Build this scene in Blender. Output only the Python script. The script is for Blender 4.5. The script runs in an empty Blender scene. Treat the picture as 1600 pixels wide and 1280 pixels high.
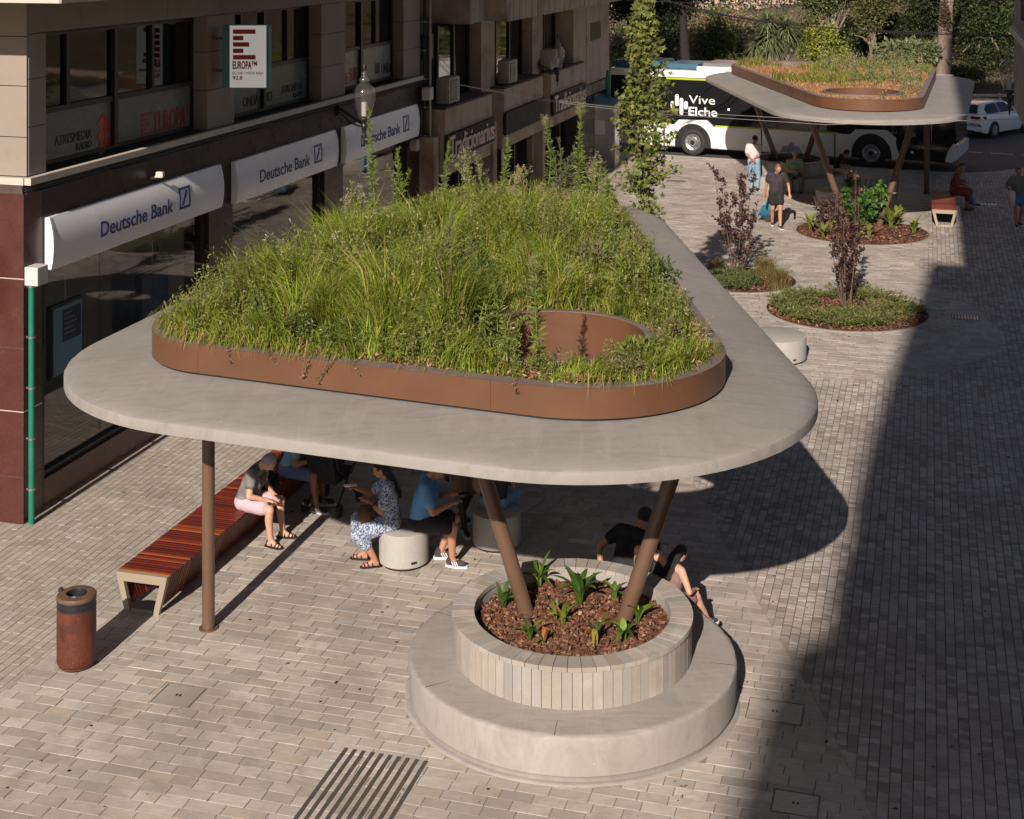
import bpy, bmesh, math, random
import numpy as np
from mathutils import Vector, Matrix, noise
R = math.radians
random.seed(7); np.random.seed(7)
scene = bpy.context.scene
COL = scene.collection

# ---------------------------------------------------------------- camera, sky, sun, exposure
FPX, HCAM = 2296.0, 7.8            # focal length in photo pixels (1600 wide), camera height above the plaza
cam_d = bpy.data.cameras.new('camera'); cam = bpy.data.objects.new('camera', cam_d); COL.objects.link(cam)
cam.location = (0, 0, HCAM); cam.rotation_euler = (R(90), 0, 0)
cam_d.sensor_width = 36; cam_d.lens = FPX / 1600 * 36
cam_d.shift_y = -730 / 1600.0      # level camera with a falling-front shift, verticals stay parallel
cam_d.clip_end = 2000; cam_d.clip_start = 0.05
scene.camera = cam

SUN_EL = R(28.6); SUN_DX, SUN_DY = 0.268, 0.9634      # horizontal travel direction of the light
world = bpy.data.worlds.new('World'); scene.world = world; world.use_nodes = True
nt = world.node_tree; nt.nodes.clear()
sky = nt.nodes.new('ShaderNodeTexSky'); sky.sky_type = 'NISHITA'; sky.sun_disc = False
sky.sun_elevation = SUN_EL; sky.sun_rotation = math.atan2(-SUN_DX, -SUN_DY)
sky.air_density = .75; sky.dust_density = .9; sky.ozone_density = .6
bg = nt.nodes.new('ShaderNodeBackground'); bg.inputs[1].default_value = 0.05
out = nt.nodes.new('ShaderNodeOutputWorld')
nt.links.new(sky.outputs[0], bg.inputs[0]); nt.links.new(bg.outputs[0], out.inputs[0])

sun_d = bpy.data.lights.new('sun', 'SUN'); sun_d.energy = 5.0; sun_d.angle = R(0.5); sun_d.color = (1.0, 0.88, 0.785)
sun = bpy.data.objects.new('sun', sun_d); COL.objects.link(sun); sun.location = (-10, -30, 40)
sun.rotation_euler = Vector((SUN_DX*math.cos(SUN_EL), SUN_DY*math.cos(SUN_EL), -math.sin(SUN_EL))).to_track_quat('-Z', 'Y').to_euler()
scene.view_settings.view_transform = 'Standard'; scene.view_settings.look = 'None'
scene.view_settings.gamma = 1.0; scene.view_settings.exposure = 0.36; scene.view_settings.use_curve_mapping = False

# ---------------------------------------------------------------- helpers
W = {}                                             # world matrix of every object built
def G(px, py, z=0.0):                              # a photo pixel read as a point on the level plane z
    Y = FPX*(HCAM - z)/(py + 90.0); return Vector(((px-800)*Y/FPX, Y, z))
def PZ(px, py, Y):                                 # a photo pixel read at depth Y
    return Vector(((px-800)*Y/FPX, Y, HCAM-(py+90)*Y/FPX))

def tag(o, label=None, cat=None, group=None, kind=None):
    if label: o['label'] = label
    if cat: o['category'] = cat
    if group: o['group'] = group
    if kind: o['kind'] = kind
    return o
def empty(name, loc=(0,0,0), rz=0.0, label=None, cat=None, group=None):
    o = bpy.data.objects.new(name, None); COL.objects.link(o); o.empty_display_size = .2
    o.location = loc; o.rotation_euler = (0,0,rz)
    W[o] = Matrix.Translation(Vector(loc)) @ Matrix.Rotation(rz, 4, 'Z')
    return tag(o, label, cat, group)
ID = Matrix.Identity(4)
def link(name, me, mats, parent=None):
    o = bpy.data.objects.new(name, me); COL.objects.link(o)
    if mats is not None:
        for m in (mats if isinstance(mats, (list, tuple)) else [mats]): me.materials.append(m)
    if parent is not None: o.parent = parent; W[o] = W[parent]
    else: W[o] = ID
    return o
def fast_mesh(name, V, F, k, mat, parent=None, smooth=False, col=None, frame=ID):
    """V (n,3) world (or frame) coordinates, F (m,k) faces"""
    V = np.asarray(V, dtype=np.float64); F = np.asarray(F, dtype=np.int32)
    M = frame if parent is None else W[parent].inverted() @ frame
    if M != ID:
        A = np.array(M); V = V @ A[:3,:3].T + A[:3,3]
    me = bpy.data.meshes.new(name)
    me.vertices.add(len(V)); me.vertices.foreach_set('co', V.astype(np.float32).ravel())
    me.loops.add(F.size); me.loops.foreach_set('vertex_index', F.ravel())
    me.polygons.add(len(F)); me.polygons.foreach_set('loop_start', np.arange(0, F.size, k, dtype=np.int32))
    me.polygons.foreach_set('loop_total', np.full(len(F), k, dtype=np.int32))
    me.polygons.foreach_set('use_smooth', np.full(len(F), bool(smooth)))
    me.update(calc_edges=True)
    if col is not None:
        ca = me.color_attributes.new('tint', 'FLOAT_COLOR', 'POINT')
        c4 = np.ones((len(V),4), dtype=np.float32); c4[:,:3] = col
        ca.data.foreach_set('color', c4.ravel())
    return link(name, me, mat, parent)

class MB:
    """collects geometry for ONE mesh object, in the coordinates of `frame`"""
    def __init__(s, frame=ID): s.v = []; s.f = []; s.m = []; s.frame = frame; s.cur = 0
    def add(s, vs, fs):
        b = len(s.v); s.v += [tuple(v) for v in vs]; s.f += [tuple(b+i for i in f) for f in fs]; s.m += [s.cur]*len(fs); return s
    def box(s, x0,x1,y0,y1,z0,z1, bev=0.0):
        if bev:
            bm = bmesh.new(); bmesh.ops.create_cube(bm, size=1)
            for v in bm.verts: v.co = ((x0+x1)/2+v.co.x*(x1-x0), (y0+y1)/2+v.co.y*(y1-y0), (z0+z1)/2+v.co.z*(z1-z0))
            bmesh.ops.bevel(bm, geom=bm.edges[:], offset=bev, segments=1 if bev < .01 else 2, affect='EDGES')
            bm.verts.index_update(); s.add([v.co[:] for v in bm.verts], [[v.index for v in f.verts] for f in bm.faces]); bm.free(); return s
        vs = [(x,y,z) for z in (z0,z1) for y in (y0,y1) for x in (x0,x1)]
        return s.add(vs, [(0,2,3,1),(4,5,7,6),(0,1,5,4),(2,6,7,3),(0,4,6,2),(1,3,7,5)])
    def obox(s, c, sx, sy, sz, M):                 # box centred c, oriented by the 3x3 M
        vs = []
        for z in (-.5,.5):
            for y in (-.5,.5):
                for x in (-.5,.5): vs.append(Vector(c)+M@Vector((x*sx,y*sy,z*sz)))
        return s.add(vs, [(0,2,3,1),(4,5,7,6),(0,1,5,4),(2,6,7,3),(0,4,6,2),(1,3,7,5)])
    def quad(s, a,b,c,d): return s.add([a,b,c,d], [(0,1,2,3)])
    def prism(s, poly, z0, z1, axis=2):            # polygon extruded along an axis
        def P(p, z):
            return (p[0],p[1],z) if axis == 2 else ((p[0],z,p[1]) if axis == 1 else (z,p[0],p[1]))
        n = len(poly); vs = [P(p,z0) for p in poly]+[P(p,z1) for p in poly]
        fs = [tuple(range(n))[::-1], tuple(range(n,2*n))]+[(i,(i+1)%n,(i+1)%n+n,i+n) for i in range(n)]
        return s.add(vs, fs)
    def tube(s, pts, r, n=10, caps=True):
        pts = [Vector(p) for p in pts]; rs = r if isinstance(r,(list,tuple)) else [r]*len(pts)
        vs = []; up = Vector((0,0,1))
        for i,p in enumerate(pts):
            d = (pts[min(i+1,len(pts)-1)]-pts[max(i-1,0)]).normalized()
            a = d.cross(up)
            if a.length < 1e-3: a = d.cross(Vector((1,0,0)))
            a.normalize(); b = d.cross(a)
            for k in range(n):
                t = 2*math.pi*k/n; vs.append(p+(a*math.cos(t)+b*math.sin(t))*rs[i])
        fs = []
        for i in range(len(pts)-1):
            for k in range(n):
                k2 = (k+1)%n; fs.append((i*n+k, i*n+k2, (i+1)*n+k2, (i+1)*n+k))
        if caps: fs.append(tuple(range(n))); fs.append(tuple((len(pts)-1)*n+k for k in range(n))[::-1])
        return s.add(vs, fs)
    def lathe(s, prof, c=(0,0), n=48, closed=False, a0=0, a1=2*math.pi):    # prof [(r,z)]
        full = abs(a1-a0-2*math.pi) < 1e-6; m = n if full else n+1
        vs = [(c[0]+r*math.cos(a0+(a1-a0)*k/n), c[1]+r*math.sin(a0+(a1-a0)*k/n), z) for r,z in prof for k in range(m)]
        fs = []
        L = len(prof)
        for i in range(L if closed else L-1):
            j = (i+1)%L
            for k in range(n):
                k2 = (k+1)%m; fs.append((i*m+k, i*m+k2, j*m+k2, j*m+k))
        return s.add(vs, fs)
    def disc(s, c, r, z, n=48):
        return s.add([(c[0]+r*math.cos(2*math.pi*k/n), c[1]+r*math.sin(2*math.pi*k/n), z) for k in range(n)], [tuple(range(n))])
    def ell(s, c, r, M=None, n=12, m=8):
        vs = []; M = M or Matrix.Identity(3)
        for i in range(m+1):
            th = math.pi*i/m
            for k in range(n):
                ph = 2*math.pi*k/n
                vs.append(Vector(c)+M@Vector((r[0]*math.sin(th)*math.cos(ph), r[1]*math.sin(th)*math.sin(ph), r[2]*math.cos(th))))
        return s.add(vs, [(i*n+k, (i+1)*n+k, (i+1)*n+(k+1)%n, i*n+(k+1)%n) for i in range(m) for k in range(n)])
    def build(s, name, mats, parent=None, smooth=False, angle=None, recalc=True, weld=False):
        M = s.frame if parent is None else W[parent].inverted() @ s.frame
        me = bpy.data.meshes.new(name); me.from_pydata([M @ Vector(v) for v in s.v], [], s.f)
        if any(s.m): me.polygons.foreach_set('material_index', s.m)
        if recalc:
            bm = bmesh.new(); bm.from_mesh(me)
            if weld: bmesh.ops.remove_doubles(bm, verts=bm.verts, dist=.0008)
            bmesh.ops.recalc_face_normals(bm, faces=bm.faces[:]); bm.to_mesh(me); bm.free()
        if smooth or angle:
            me.polygons.foreach_set('use_smooth', [True]*len(me.polygons))
            if angle: me.set_sharp_from_angle(angle=R(angle))
        me.update()
        return link(name, me, mats, parent)
def tess(loops, z, up=True):
    from mathutils.geometry import tessellate_polygon
    L = [[Vector((p[0],p[1],0)) for p in lp] for lp in loops]
    tris = tessellate_polygon(L); vs = [(p.x,p.y,z) for lp in L for p in lp]
    return vs, [tuple(t) for t in tris]
def circ(c, r, n=40): return [(c[0]+r*math.cos(2*math.pi*k/n), c[1]+r*math.sin(2*math.pi*k/n)) for k in range(n)]
def copy_tree(o, parent=None):
    c = o.copy(); COL.objects.link(c); c.parent = parent
    W[c] = W[parent] if parent is not None else W[o]
    for ch in list(o.children): copy_tree(ch, c)
    return c
def place(o, loc, rz=0.0):
    o.location = loc; o.rotation_euler = (0,0,rz); m = Matrix.Translation(Vector(loc)) @ Matrix.Rotation(rz,4,'Z')
    W[o] = m; return o

# ---------------------------------------------------------------- materials
def node_mat(name):
    m = bpy.data.materials.new(name); m.use_nodes = True; t = m.node_tree; t.nodes.clear()
    o = t.nodes.new('ShaderNodeOutputMaterial'); b = t.nodes.new('ShaderNodeBsdfPrincipled')
    t.links.new(b.outputs[0], o.inputs[0]); return m, t, b, o
def nz(t, vec, scale, detail=4, rough=.6, dist=0.0):
    n = t.nodes.new('ShaderNodeTexNoise'); n.inputs['Scale'].default_value = scale; n.inputs['Detail'].default_value = detail
    n.inputs['Roughness'].default_value = rough; n.inputs['Distortion'].default_value = dist
    if vec is not None: t.links.new(vec, n.inputs['Vector'])
    return n.outputs['Fac']
def ramp(t, fac, stops):
    r = t.nodes.new('ShaderNodeValToRGB'); e = r.color_ramp.elements
    while len(e) > len(stops): e.remove(e[-1])
    while len(e) < len(stops): e.new(.5)
    for x,(p,c) in zip(e, stops):
        x.position = p; x.color = (c,c,c,1) if isinstance(c,(int,float)) else (*c,1)
    t.links.new(fac, r.inputs[0]); return r.outputs['Color']
def mixc(t, fac, a, b, mode='MIX'):
    n = t.nodes.new('ShaderNodeMix'); n.data_type = 'RGBA'; n.blend_type = mode
    for s,v in ((0,fac),(6,a),(7,b)):
        if hasattr(v,'links') or hasattr(v,'is_linked'): t.links.new(v, n.inputs[s])
        elif s == 0: n.inputs[0].default_value = v
        else: n.inputs[s].default_value = (*v,1) if len(v)==3 else v
    return n.outputs[2]
def math_(t, op, a, b=None):
    n = t.nodes.new('ShaderNodeMath'); n.operation = op
    for i,v in ((0,a),(1,b)):
        if v is None: continue
        if hasattr(v,'is_linked'): t.links.new(v, n.inputs[i])
        else: n.inputs[i].default_value = v
    return n.outputs[0]
def posvec(t, obj=False, scale=None, rz=0.0):
    if obj:
        v = t.nodes.new('ShaderNodeTexCoord').outputs['Object']
    else: v = t.nodes.new('ShaderNodeNewGeometry').outputs['Position']
    if scale or rz:
        m = t.nodes.new('ShaderNodeMapping'); t.links.new(v, m.inputs[0])
        if scale: m.inputs['Scale'].default_value = scale
        m.inputs['Rotation'].default_value = (0,0,rz); v = m.outputs[0]
    return v
def bump(t, b, h, strength=.3, dist=.01):
    n = t.nodes.new('ShaderNodeBump'); n.inputs['Strength'].default_value = strength; n.inputs['Distance'].default_value = dist
    t.links.new(h, n.inputs['Height']); t.links.new(n.outputs[0], b.inputs['Normal'])
def sc(c, k): return tuple(min(1.0, x*k) for x in c)
def pm(name, base, rough=.6, var=.12, scale=6, bmp=0.0, metal=0.0, obj=False, stretch=None, speck=None, stain=None, spec=.5, bscale=None, coat=0.0):
    m, t, b, o = node_mat(name); v = posvec(t, obj, stretch)
    n = nz(t, v, scale, 5)
    c = ramp(t, n, [(.25, sc(base,1-var)), (.75, sc(base,1+var))])
    if stain:                                       # (colour, scale, threshold)
        n2 = nz(t, posvec(t, obj), stain[1], 6, .65, .4)
        c = mixc(t, ramp(t, n2, [(stain[2],0.0),(min(1,stain[2]+.2),1.0)]), c, stain[0])
    if speck:                                       # fine grain (colour, scale, threshold)
        n3 = nz(t, posvec(t, obj), speck[1], 2, .5)
        c = mixc(t, ramp(t, n3, [(speck[2],0.0),(min(1,speck[2]+.06),1.0)]), c, speck[0])
    t.links.new(c, b.inputs['Base Color'])
    b.inputs['Metallic'].default_value = metal; b.inputs['Specular IOR Level'].default_value = spec
    b.inputs['Coat Weight'].default_value = coat
    t.links.new(ramp(t, nz(t, v, scale*1.7, 4), [(.3, max(0,rough-.08)), (.7, min(1,rough+.08))]), b.inputs['Roughness'])
    if bmp: bump(t, b, nz(t, v, bscale or scale*8, 5), bmp, .01)
    return m
def leafmat(name, mult=1.48, trans=.42, rough=.5):
    m, t, b, o = node_mat(name)
    a = t.nodes.new('ShaderNodeAttribute'); a.attribute_name = 'tint'
    c = mixc(t, 1.0, a.outputs['Color'], (mult,mult,mult), 'MULTIPLY')
    t.links.new(c, b.inputs['Base Color']); b.inputs['Roughness'].default_value = rough; b.inputs['Specular IOR Level'].default_value = .3
    tr = t.nodes.new('ShaderNodeBsdfTranslucent'); mx = t.nodes.new('ShaderNodeMixShader'); mx.inputs[0].default_value = trans
    t.links.new(c, tr.inputs[0]); t.links.new(b.outputs[0], mx.inputs[1]); t.links.new(tr.outputs[0], mx.inputs[2]); t.links.new(mx.outputs[0], o.inputs[0])
    return m
def glassmat(name, tint=(.55,.56,.55), rough=.02, ior=1.55):
    m, t, b, o = node_mat(name); t.nodes.remove(b)
    fr = t.nodes.new('ShaderNodeFresnel'); fr.inputs[0].default_value = ior
    g = t.nodes.new('ShaderNodeBsdfGlossy'); g.inputs['Roughness'].default_value = rough; g.inputs[0].default_value = (1,1,1,1)
    tr = t.nodes.new('ShaderNodeBsdfTransparent'); tr.inputs[0].default_value = (*tint,1)
    n = t.nodes.new('ShaderNodeBump'); n.inputs['Strength'].default_value = .02; n.inputs['Distance'].default_value = .02
    t.links.new(nz(t, posvec(t), 1.3, 2), n.inputs['Height']); t.links.new(n.outputs[0], g.inputs['Normal'])
    ge = t.nodes.new('ShaderNodeNewGeometry'); mx = t.nodes.new('ShaderNodeMixShader'); t.links.new(math_(t,'MULTIPLY',fr.outputs[0],math_(t,'SUBTRACT',1.0,ge.outputs['Backfacing'])), mx.inputs[0]); t.links.new(tr.outputs[0], mx.inputs[1]); t.links.new(g.outputs[0], mx.inputs[2])
    t.links.new(mx.outputs[0], o.inputs[0]); return m
def pavemat(name, stops, joint=False, dirt=(.20,.175,.15)):
    """stone pavers: colour differs per stone (per mesh island and per object), streaky grain, world-space dirt"""
    m, t, b, o = node_mat(name)
    g = t.nodes.new('ShaderNodeNewGeometry'); oi = t.nodes.new('ShaderNodeObjectInfo')
    k = math_(t, 'FRACT', math_(t, 'ADD', g.outputs['Random Per Island'], oi.outputs['Random']))
    c = ramp(t, k, stops)
    v = posvec(t, False, (1.4,9,1), R(-16.3+6)); n1 = nz(t, v, 4.0, 6, .7, .3)
    c = mixc(t, ramp(t, n1, [(.35,.0),(.75,.55)]), c, (.27,.24,.195))
    n2 = nz(t, posvec(t), .55, 7, .66, .6)
    c = mixc(t, ramp(t, n2, [(.42,0.0),(.72,.62)]), c, dirt)
    n4 = nz(t, posvec(t), 2.6, 5, .7, .5)
    c = mixc(t, ramp(t, n4, [(.50,0.0),(.70,.55)]), c, (.30,.262,.215))
    n5 = nz(t, posvec(t), 1.1, 4, .7, 1.0)
    c = mixc(t, ramp(t, n5, [(.54,0.0),(.74,.5)]), c, (.66,.60,.54))
    n3 = nz(t, posvec(t), 190, 2, .5)
    c = mixc(t, ramp(t, n3, [(.28,.45),(.42,0.0)]), c, (.07,.06,.05))
    t.links.new(c, b.inputs['Base Color']); b.inputs['Specular IOR Level'].default_value = .3
    t.links.new(ramp(t, n1, [(.2,.62),(.8,.85)]), b.inputs['Roughness'])
    bump(t, b, nz(t, posvec(t), 60, 6, .7), .35, .004)
    return m

M = {}
M['paver'] = pavemat('large_paver_stone', [(0,(.53,.475,.415)),(.2,(.42,.38,.33)),(.4,(.60,.54,.475)),(.55,(.50,.42,.34)),(.7,(.36,.335,.305)),(.8,(.56,.50,.44)),(.92,(.46,.42,.37)),(1,(.66,.595,.53))])
M['sett'] = pavemat('small_sett_stone', [(0,(.48,.425,.37)),(.2,(.29,.25,.215)),(.35,(.56,.50,.44)),(.55,(.40,.37,.345)),(.7,(.27,.22,.185)),(.85,(.60,.55,.51)),(1,(.46,.39,.325))])
M['strip'] = pavemat('strip_sett_stone', [(0,(.44,.385,.32)),(.3,(.50,.45,.39)),(.6,(.42,.35,.28)),(.8,(.48,.425,.36)),(1,(.38,.32,.255))], dirt=(.22,.18,.14))
M['joint_s'] = pm('dark_sett_joint_sand', (.125,.108,.09), .9, .3, 20)
M['joint'] = pm('paving_joint_sand', (.235,.205,.17), .9, .3, 20, .4)
M['concrete'] = pm('smooth_grey_concrete', (.255,.242,.216), .75, .09, 1.1, .12, stain=((.225,.212,.188),.8,.5), speck=((.17,.16,.14),150,.68), bscale=60)
def trowelled(name, base, dark, light):
    m,t,b,o = node_mat(name); v = posvec(t)
    c = ramp(t, nz(t,v,.9,6,.6,.5), [(.3,sc(base,.90)),(.7,sc(base,1.08))])
    c = mixc(t, ramp(t, nz(t,posvec(t,False,(1,4.5,1),R(35)),1.6,6,.7,1.2), [(.46,0.0),(.66,.55)]), c, dark)
    c = mixc(t, ramp(t, nz(t,posvec(t,False,(5,1,1),R(-20)),1.1,5,.7,.8), [(.52,0.0),(.72,.45)]), c, light)
    c = mixc(t, ramp(t, nz(t,v,5.5,5,.75,.6), [(.55,0.0),(.8,.4)]), c, dark)
    c = mixc(t, ramp(t, nz(t,v,38,3,.6), [(.70,0.0),(.74,.7)]), c, sc(dark,.7)); c = mixc(t, ramp(t, nz(t,v,29,3,.6,.5), [(.71,0.0),(.75,.7)]), c, sc(light,1.35))
    t.links.new(c,b.inputs['Base Color']); b.inputs['Roughness'].default_value = .78; b.inputs['Specular IOR Level'].default_value = .35
    bump(t,b,nz(t,v,45,6,.7),.22,.006); return m
M['concrete'] = trowelled('trowelled_grey_concrete',(.275,.258,.232),(.20,.187,.165),(.34,.318,.285))
M['concrete_l'] = trowelled('light_cast_concrete',(.335,.31,.28),(.235,.213,.188),(.40,.375,.34))
M['concrete_s'] = pm('stool_concrete', (.37,.36,.325), .8, .06, 3, .15, speck=((.24,.23,.2),160,.58), bscale=120)
M['corten'] = pm('brown_painted_steel', (.125,.058,.030), .42, .16, 1.2, .02, stain=((.165,.085,.05),1.4,.6), speck=((.35,.3,.25),12,.78))
M['column'] = pm('brown_column_paint', (.125,.074,.046), .33, .08, 3, .02, speck=((.3,.2,.14),90,.72))
M['coping'] = pm('dull_brown_coping', (.17,.13,.11), .6, .2, 3, .05, stain=((.28,.25,.22),4,.55))
M['soil'] = pm('dry_roof_soil', (.20,.13,.08), .95, .4, 9, .8, stain=((.32,.2,.12),3,.5))
M['mulch'] = pm('dark_mulch_soil', (.06,.032,.022), .95, .4, 30, .9)
M['tile'] = pavemat('planter_tile_stone', [(0,(.42,.37,.32)),(.2,(.30,.285,.27)),(.4,(.47,.42,.37)),(.55,(.35,.30,.24)),(.7,(.38,.37,.36)),(.85,(.50,.43,.37)),(1,(.36,.325,.285))], dirt=(.26,.23,.19))
M['asphalt'] = pm('road_asphalt', (.06,.06,.062), .85, .25, 3, .5, speck=((.12,.12,.12),90,.62), bscale=90)
M['kerb'] = pm('kerb_stone', (.34,.32,.29), .8, .15, 4, .3)
M['white'] = pm('white_vehicle_paint', (.72,.72,.70), .3, .03, 2, coat=.5)
M['carwhite'] = pm('white_car_paint', (.75,.77,.78), .22, .02, 2, coat=.8)
M['black'] = pm('black_plastic', (.018,.018,.02), .4, .2, 5)
M['rubber'] = pm('tyre_rubber', (.025,.024,.023), .8, .2, 20, .3)
M['blackglass'] = pm('black_bus_glass', (.012,.013,.014), .06, .1, 2, spec=.6)
M['lime'] = pm('lime_green_stripe', (.38,.46,.03), .4, .05, 3)
M['steel'] = pm('grey_steel', (.42,.42,.42), .35, .15, 6, metal=.8)
M['whiteprint'] = pm('white_print', (.8,.8,.78), .5, .02, 5)
M['greyprint'] = pm('grey_print', (.30,.32,.33), .5, .02, 5)
M['granite'] = pm('red_brown_polished_granite', (.082,.027,.019), .3, .2, 3, .05, speck=((.05,.02,.016),60,.54), stain=((.22,.13,.10),1.5,.64))
M['granite_d'] = pm('dark_brown_granite', (.030,.018,.0145), .3, .25, 2.5, spec=.3)
M['beige'] = pm('beige_stone_cladding', (.27,.225,.185), .7, .07, 1.5, .12, stain=((.22,.175,.14),1.1,.55), speck=((.29,.225,.17),140,.66), bscale=50)
M['beige_d'] = pm('old_ribbed_concrete_cladding', (.36,.285,.215), .8, .18, 1.0, .35, stretch=(3,3,.5), stain=((.17,.115,.075),.9,.52), bscale=30)
M['sill'] = pm('pale_stone_sill', (.5,.44,.37), .7, .1, 4, .1)
M['joint_d'] = pm('dark_joint_mortar', (.07,.05,.04), .9, .2, 9)
M['frame'] = pm('dark_bronze_window_frame', (.035,.028,.024), .4, .15, 5, metal=.3)
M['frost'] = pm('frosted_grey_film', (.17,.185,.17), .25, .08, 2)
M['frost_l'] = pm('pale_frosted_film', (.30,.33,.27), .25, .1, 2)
M['glass'] = glassmat('shop_window_glass', (.86,.87,.85), .02, 1.85); M['glass_d'] = glassmat('office_window_glass', (.62,.62,.6), .03, 1.5)
M['clear'] = glassmat('lantern_clear_glass', (.80,.78,.78), .12, 1.5)
_t = M['clear'].node_tree; _d = _t.nodes.new('ShaderNodeBsdfDiffuse'); _d.inputs[0].default_value = (.6,.57,.56,1); _x = _t.nodes.new('ShaderNodeMixShader'); _x.inputs[0].default_value = .05
_o = [n for n in _t.nodes if n.type == 'OUTPUT_MATERIAL'][0]; _s = _o.inputs[0].links[0].from_socket; _t.links.new(_s,_x.inputs[1]); _t.links.new(_d.outputs[0],_x.inputs[2]); _t.links.new(_x.outputs[0],_o.inputs[0])
M['signwhite'] = pm('silver_white_sign_panel', (.82,.82,.84), .32, .03, 1.2, stain=((.62,.61,.61),1.2,.6))
M['navy'] = pm('navy_blue_lettering', (.016,.035,.15), .45, .05, 5)
M['red'] = pm('dark_red_lettering', (.42,.012,.016), .5, .05, 5)
M['redfilm'] = pm('faded_red_film', (.33,.03,.022), .4, .15, 4)
M['orange'] = pm('orange_red_film', (.5,.07,.02), .4, .15, 4)
M['blackfilm'] = pm('black_lettering_film', (.02,.02,.022), .5, .1, 4)
M['teal'] = pm('teal_sign_case', (.03,.17,.18), .5, .1, 4)
M['signface'] = pm('white_sign_face', (.66,.64,.62), .45, .03, 3)
M['greenpipe'] = pm('green_plastic_pipe', (.012,.17,.105), .4, .18, 3, stain=((.05,.22,.16),3,.55))
M['greybox'] = pm('light_grey_box_plastic', (.55,.53,.5), .5, .05, 5)
M['coverframe'] = pm('dull_cover_frame', (.17,.15,.125), .8, .3, 12)
M['stripgrey'] = pm('dark_ribbed_strip', (.075,.068,.06), .7, .25, 9)
M['darkpanel'] = pm('dark_sign_panel', (.022,.019,.018), .6, .15, 3, spec=.12)
M['tradlet'] = pm('beige_raised_letters', (.62,.5,.42), .6, .1, 4)
M['interior'] = pm('shop_interior_wall', (.30,.27,.22), .9, .08, 2)
M['interior_d'] = pm('dark_interior', (.05,.045,.04), .9, .1, 2)
M['posterblue'] = pm('pale_blue_poster', (.22,.45,.58), .4, .05, 3)
M['posternavy'] = pm('navy_poster_block', (.02,.03,.11), .4, .05, 3)
M['acwhite'] = pm('grimy_white_metal_casing', (.38,.33,.28), .6, .15, 3, stain=((.2,.15,.11),3,.55))
M['iron'] = pm('black_cast_iron', (.014,.014,.015), .4, .2, 8)
M['wire'] = pm('black_cable', (.03,.028,.027), .6, .1, 5)
M['wire_l'] = pm('pale_cable', (.35,.33,.31), .5, .1, 5)
M['rust'] = pm('rusty_corten_bin', (.10,.024,.012), .5, .4, 3, .15, stretch=(3,3,.35), stain=((.035,.016,.011),3.2,.52), bscale=30)
def rustmat():
    m,t,b,o = node_mat('streaked_rusty_steel'); v = posvec(t)
    c = ramp(t, nz(t,v,5,6,.7,.5), [(.3,(.045,.012,.008)),(.5,(.095,.022,.011)),(.75,(.13,.036,.016))])
    s_ = nz(t,posvec(t,False,(16,16,1.3)),2.2,5,.7,.4); c = mixc(t, ramp(t,s_,[(.50,0.0),(.72,.6)]), c, (.030,.015,.011))
    c = mixc(t, ramp(t,nz(t,v,60,3,.6),[(.62,0.0),(.68,.6)]), c, (.24,.09,.035))
    t.links.new(c,b.inputs['Base Color']); b.inputs['Roughness'].default_value = .55; bump(t,b,nz(t,v,60,5,.7),.3,.004); return m
M['rust'] = rustmat()
M['rusttop'] = pm('mottled_rust_rim', (.13,.072,.045), .6, .4, 14, .2, stain=((.1,.05,.03),9,.5))
M['beigesteel'] = pm('beige_painted_steel', (.30,.25,.185), .45, .05, 4)
M['stonewall'] = pm('rough_grey_stone', (.30,.25,.21), .9, .3, 5, .9, speck=((.12,.1,.08),20,.6), bscale=25)
M['cliff'] = pm('pinkish_eroded_bank', (.50,.37,.30), .95, .25, .35, 1.0, stain=((.32,.22,.16),.5,.5), bscale=3)
M['earth'] = pm('brown_planting_earth', (.09,.065,.042), .95, .4, 1.2, .9, stain=((.05,.06,.02),.6,.5), bscale=6)  # plain brown soil colour with random greenish blotches
M['bark'] = pm('grey_brown_bark', (.20,.155,.12), .9, .3, 6, .8, stretch=(3,3,.6), bscale=20)
M['bark_shade'] = pm('shade_darkened_bark', (.018,.014,.011), .9, .3, 6, .8)  # bark colour darkened to stand for the crown's shade on the trunk
M['twig'] = pm('brown_twig', (.13,.09,.06), .8, .2, 9)
M['stalk'] = pm('green_weed_stalk', (.13,.17,.04), .7, .2, 9)
M['leaf'] = leafmat('tinted_foliage'); M['petal'] = leafmat('tinted_petals_and_chips', 1.0, .05, .85)
M['chip'] = leafmat('bark_chip', .92, 0.0, .8)
M['plaster'] = pm('pale_street_plaster', (.42,.36,.30), .8, .08, .7, .1)
M['fencewood'] = pm('pale_fence_rail', (.42,.36,.29), .8, .15, 3, .2)
M['bluepanel'] = pm('shade_dimmed_blue_roof_panel', (.06,.14,.21), .35, .1, 3)  # blue dimmed in the colour itself for the shade on the bus roof
M['taillight'] = pm('red_tail_light_plastic', (.22,.008,.01), .2, .1, 5)
def litmat(name,c,e):
    m,t,b,o = node_mat(name); b.inputs['Base Color'].default_value = (*c,1); b.inputs['Emission Color'].default_value = (*c,1); b.inputs['Emission Strength'].default_value = e; return m
M['signlit'] = litmat('backlit_white_sign_face',(.66,.64,.62),.28)
def woodmat():
    m, t, b, o = node_mat('red_brown_oiled_slat_wood'); oi = t.nodes.new('ShaderNodeObjectInfo')
    c = ramp(t, oi.outputs['Random'], [(0,(.10,.014,.009)),(.3,(.15,.022,.011)),(.55,(.07,.012,.009)),(.8,(.20,.034,.014)),(1,(.34,.09,.026))])
    n = nz(t, posvec(t, True, (3,40,3)), 5, 5, .7)
    c = mixc(t, ramp(t, n, [(.3,0.0),(.75,.55)]), c, (.07,.014,.01)); t.links.new(c, b.inputs['Base Color'])
    b.inputs['Roughness'].default_value = .38; bump(t, b, n, .3, .003); return m
M['slat'] = woodmat()

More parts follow.
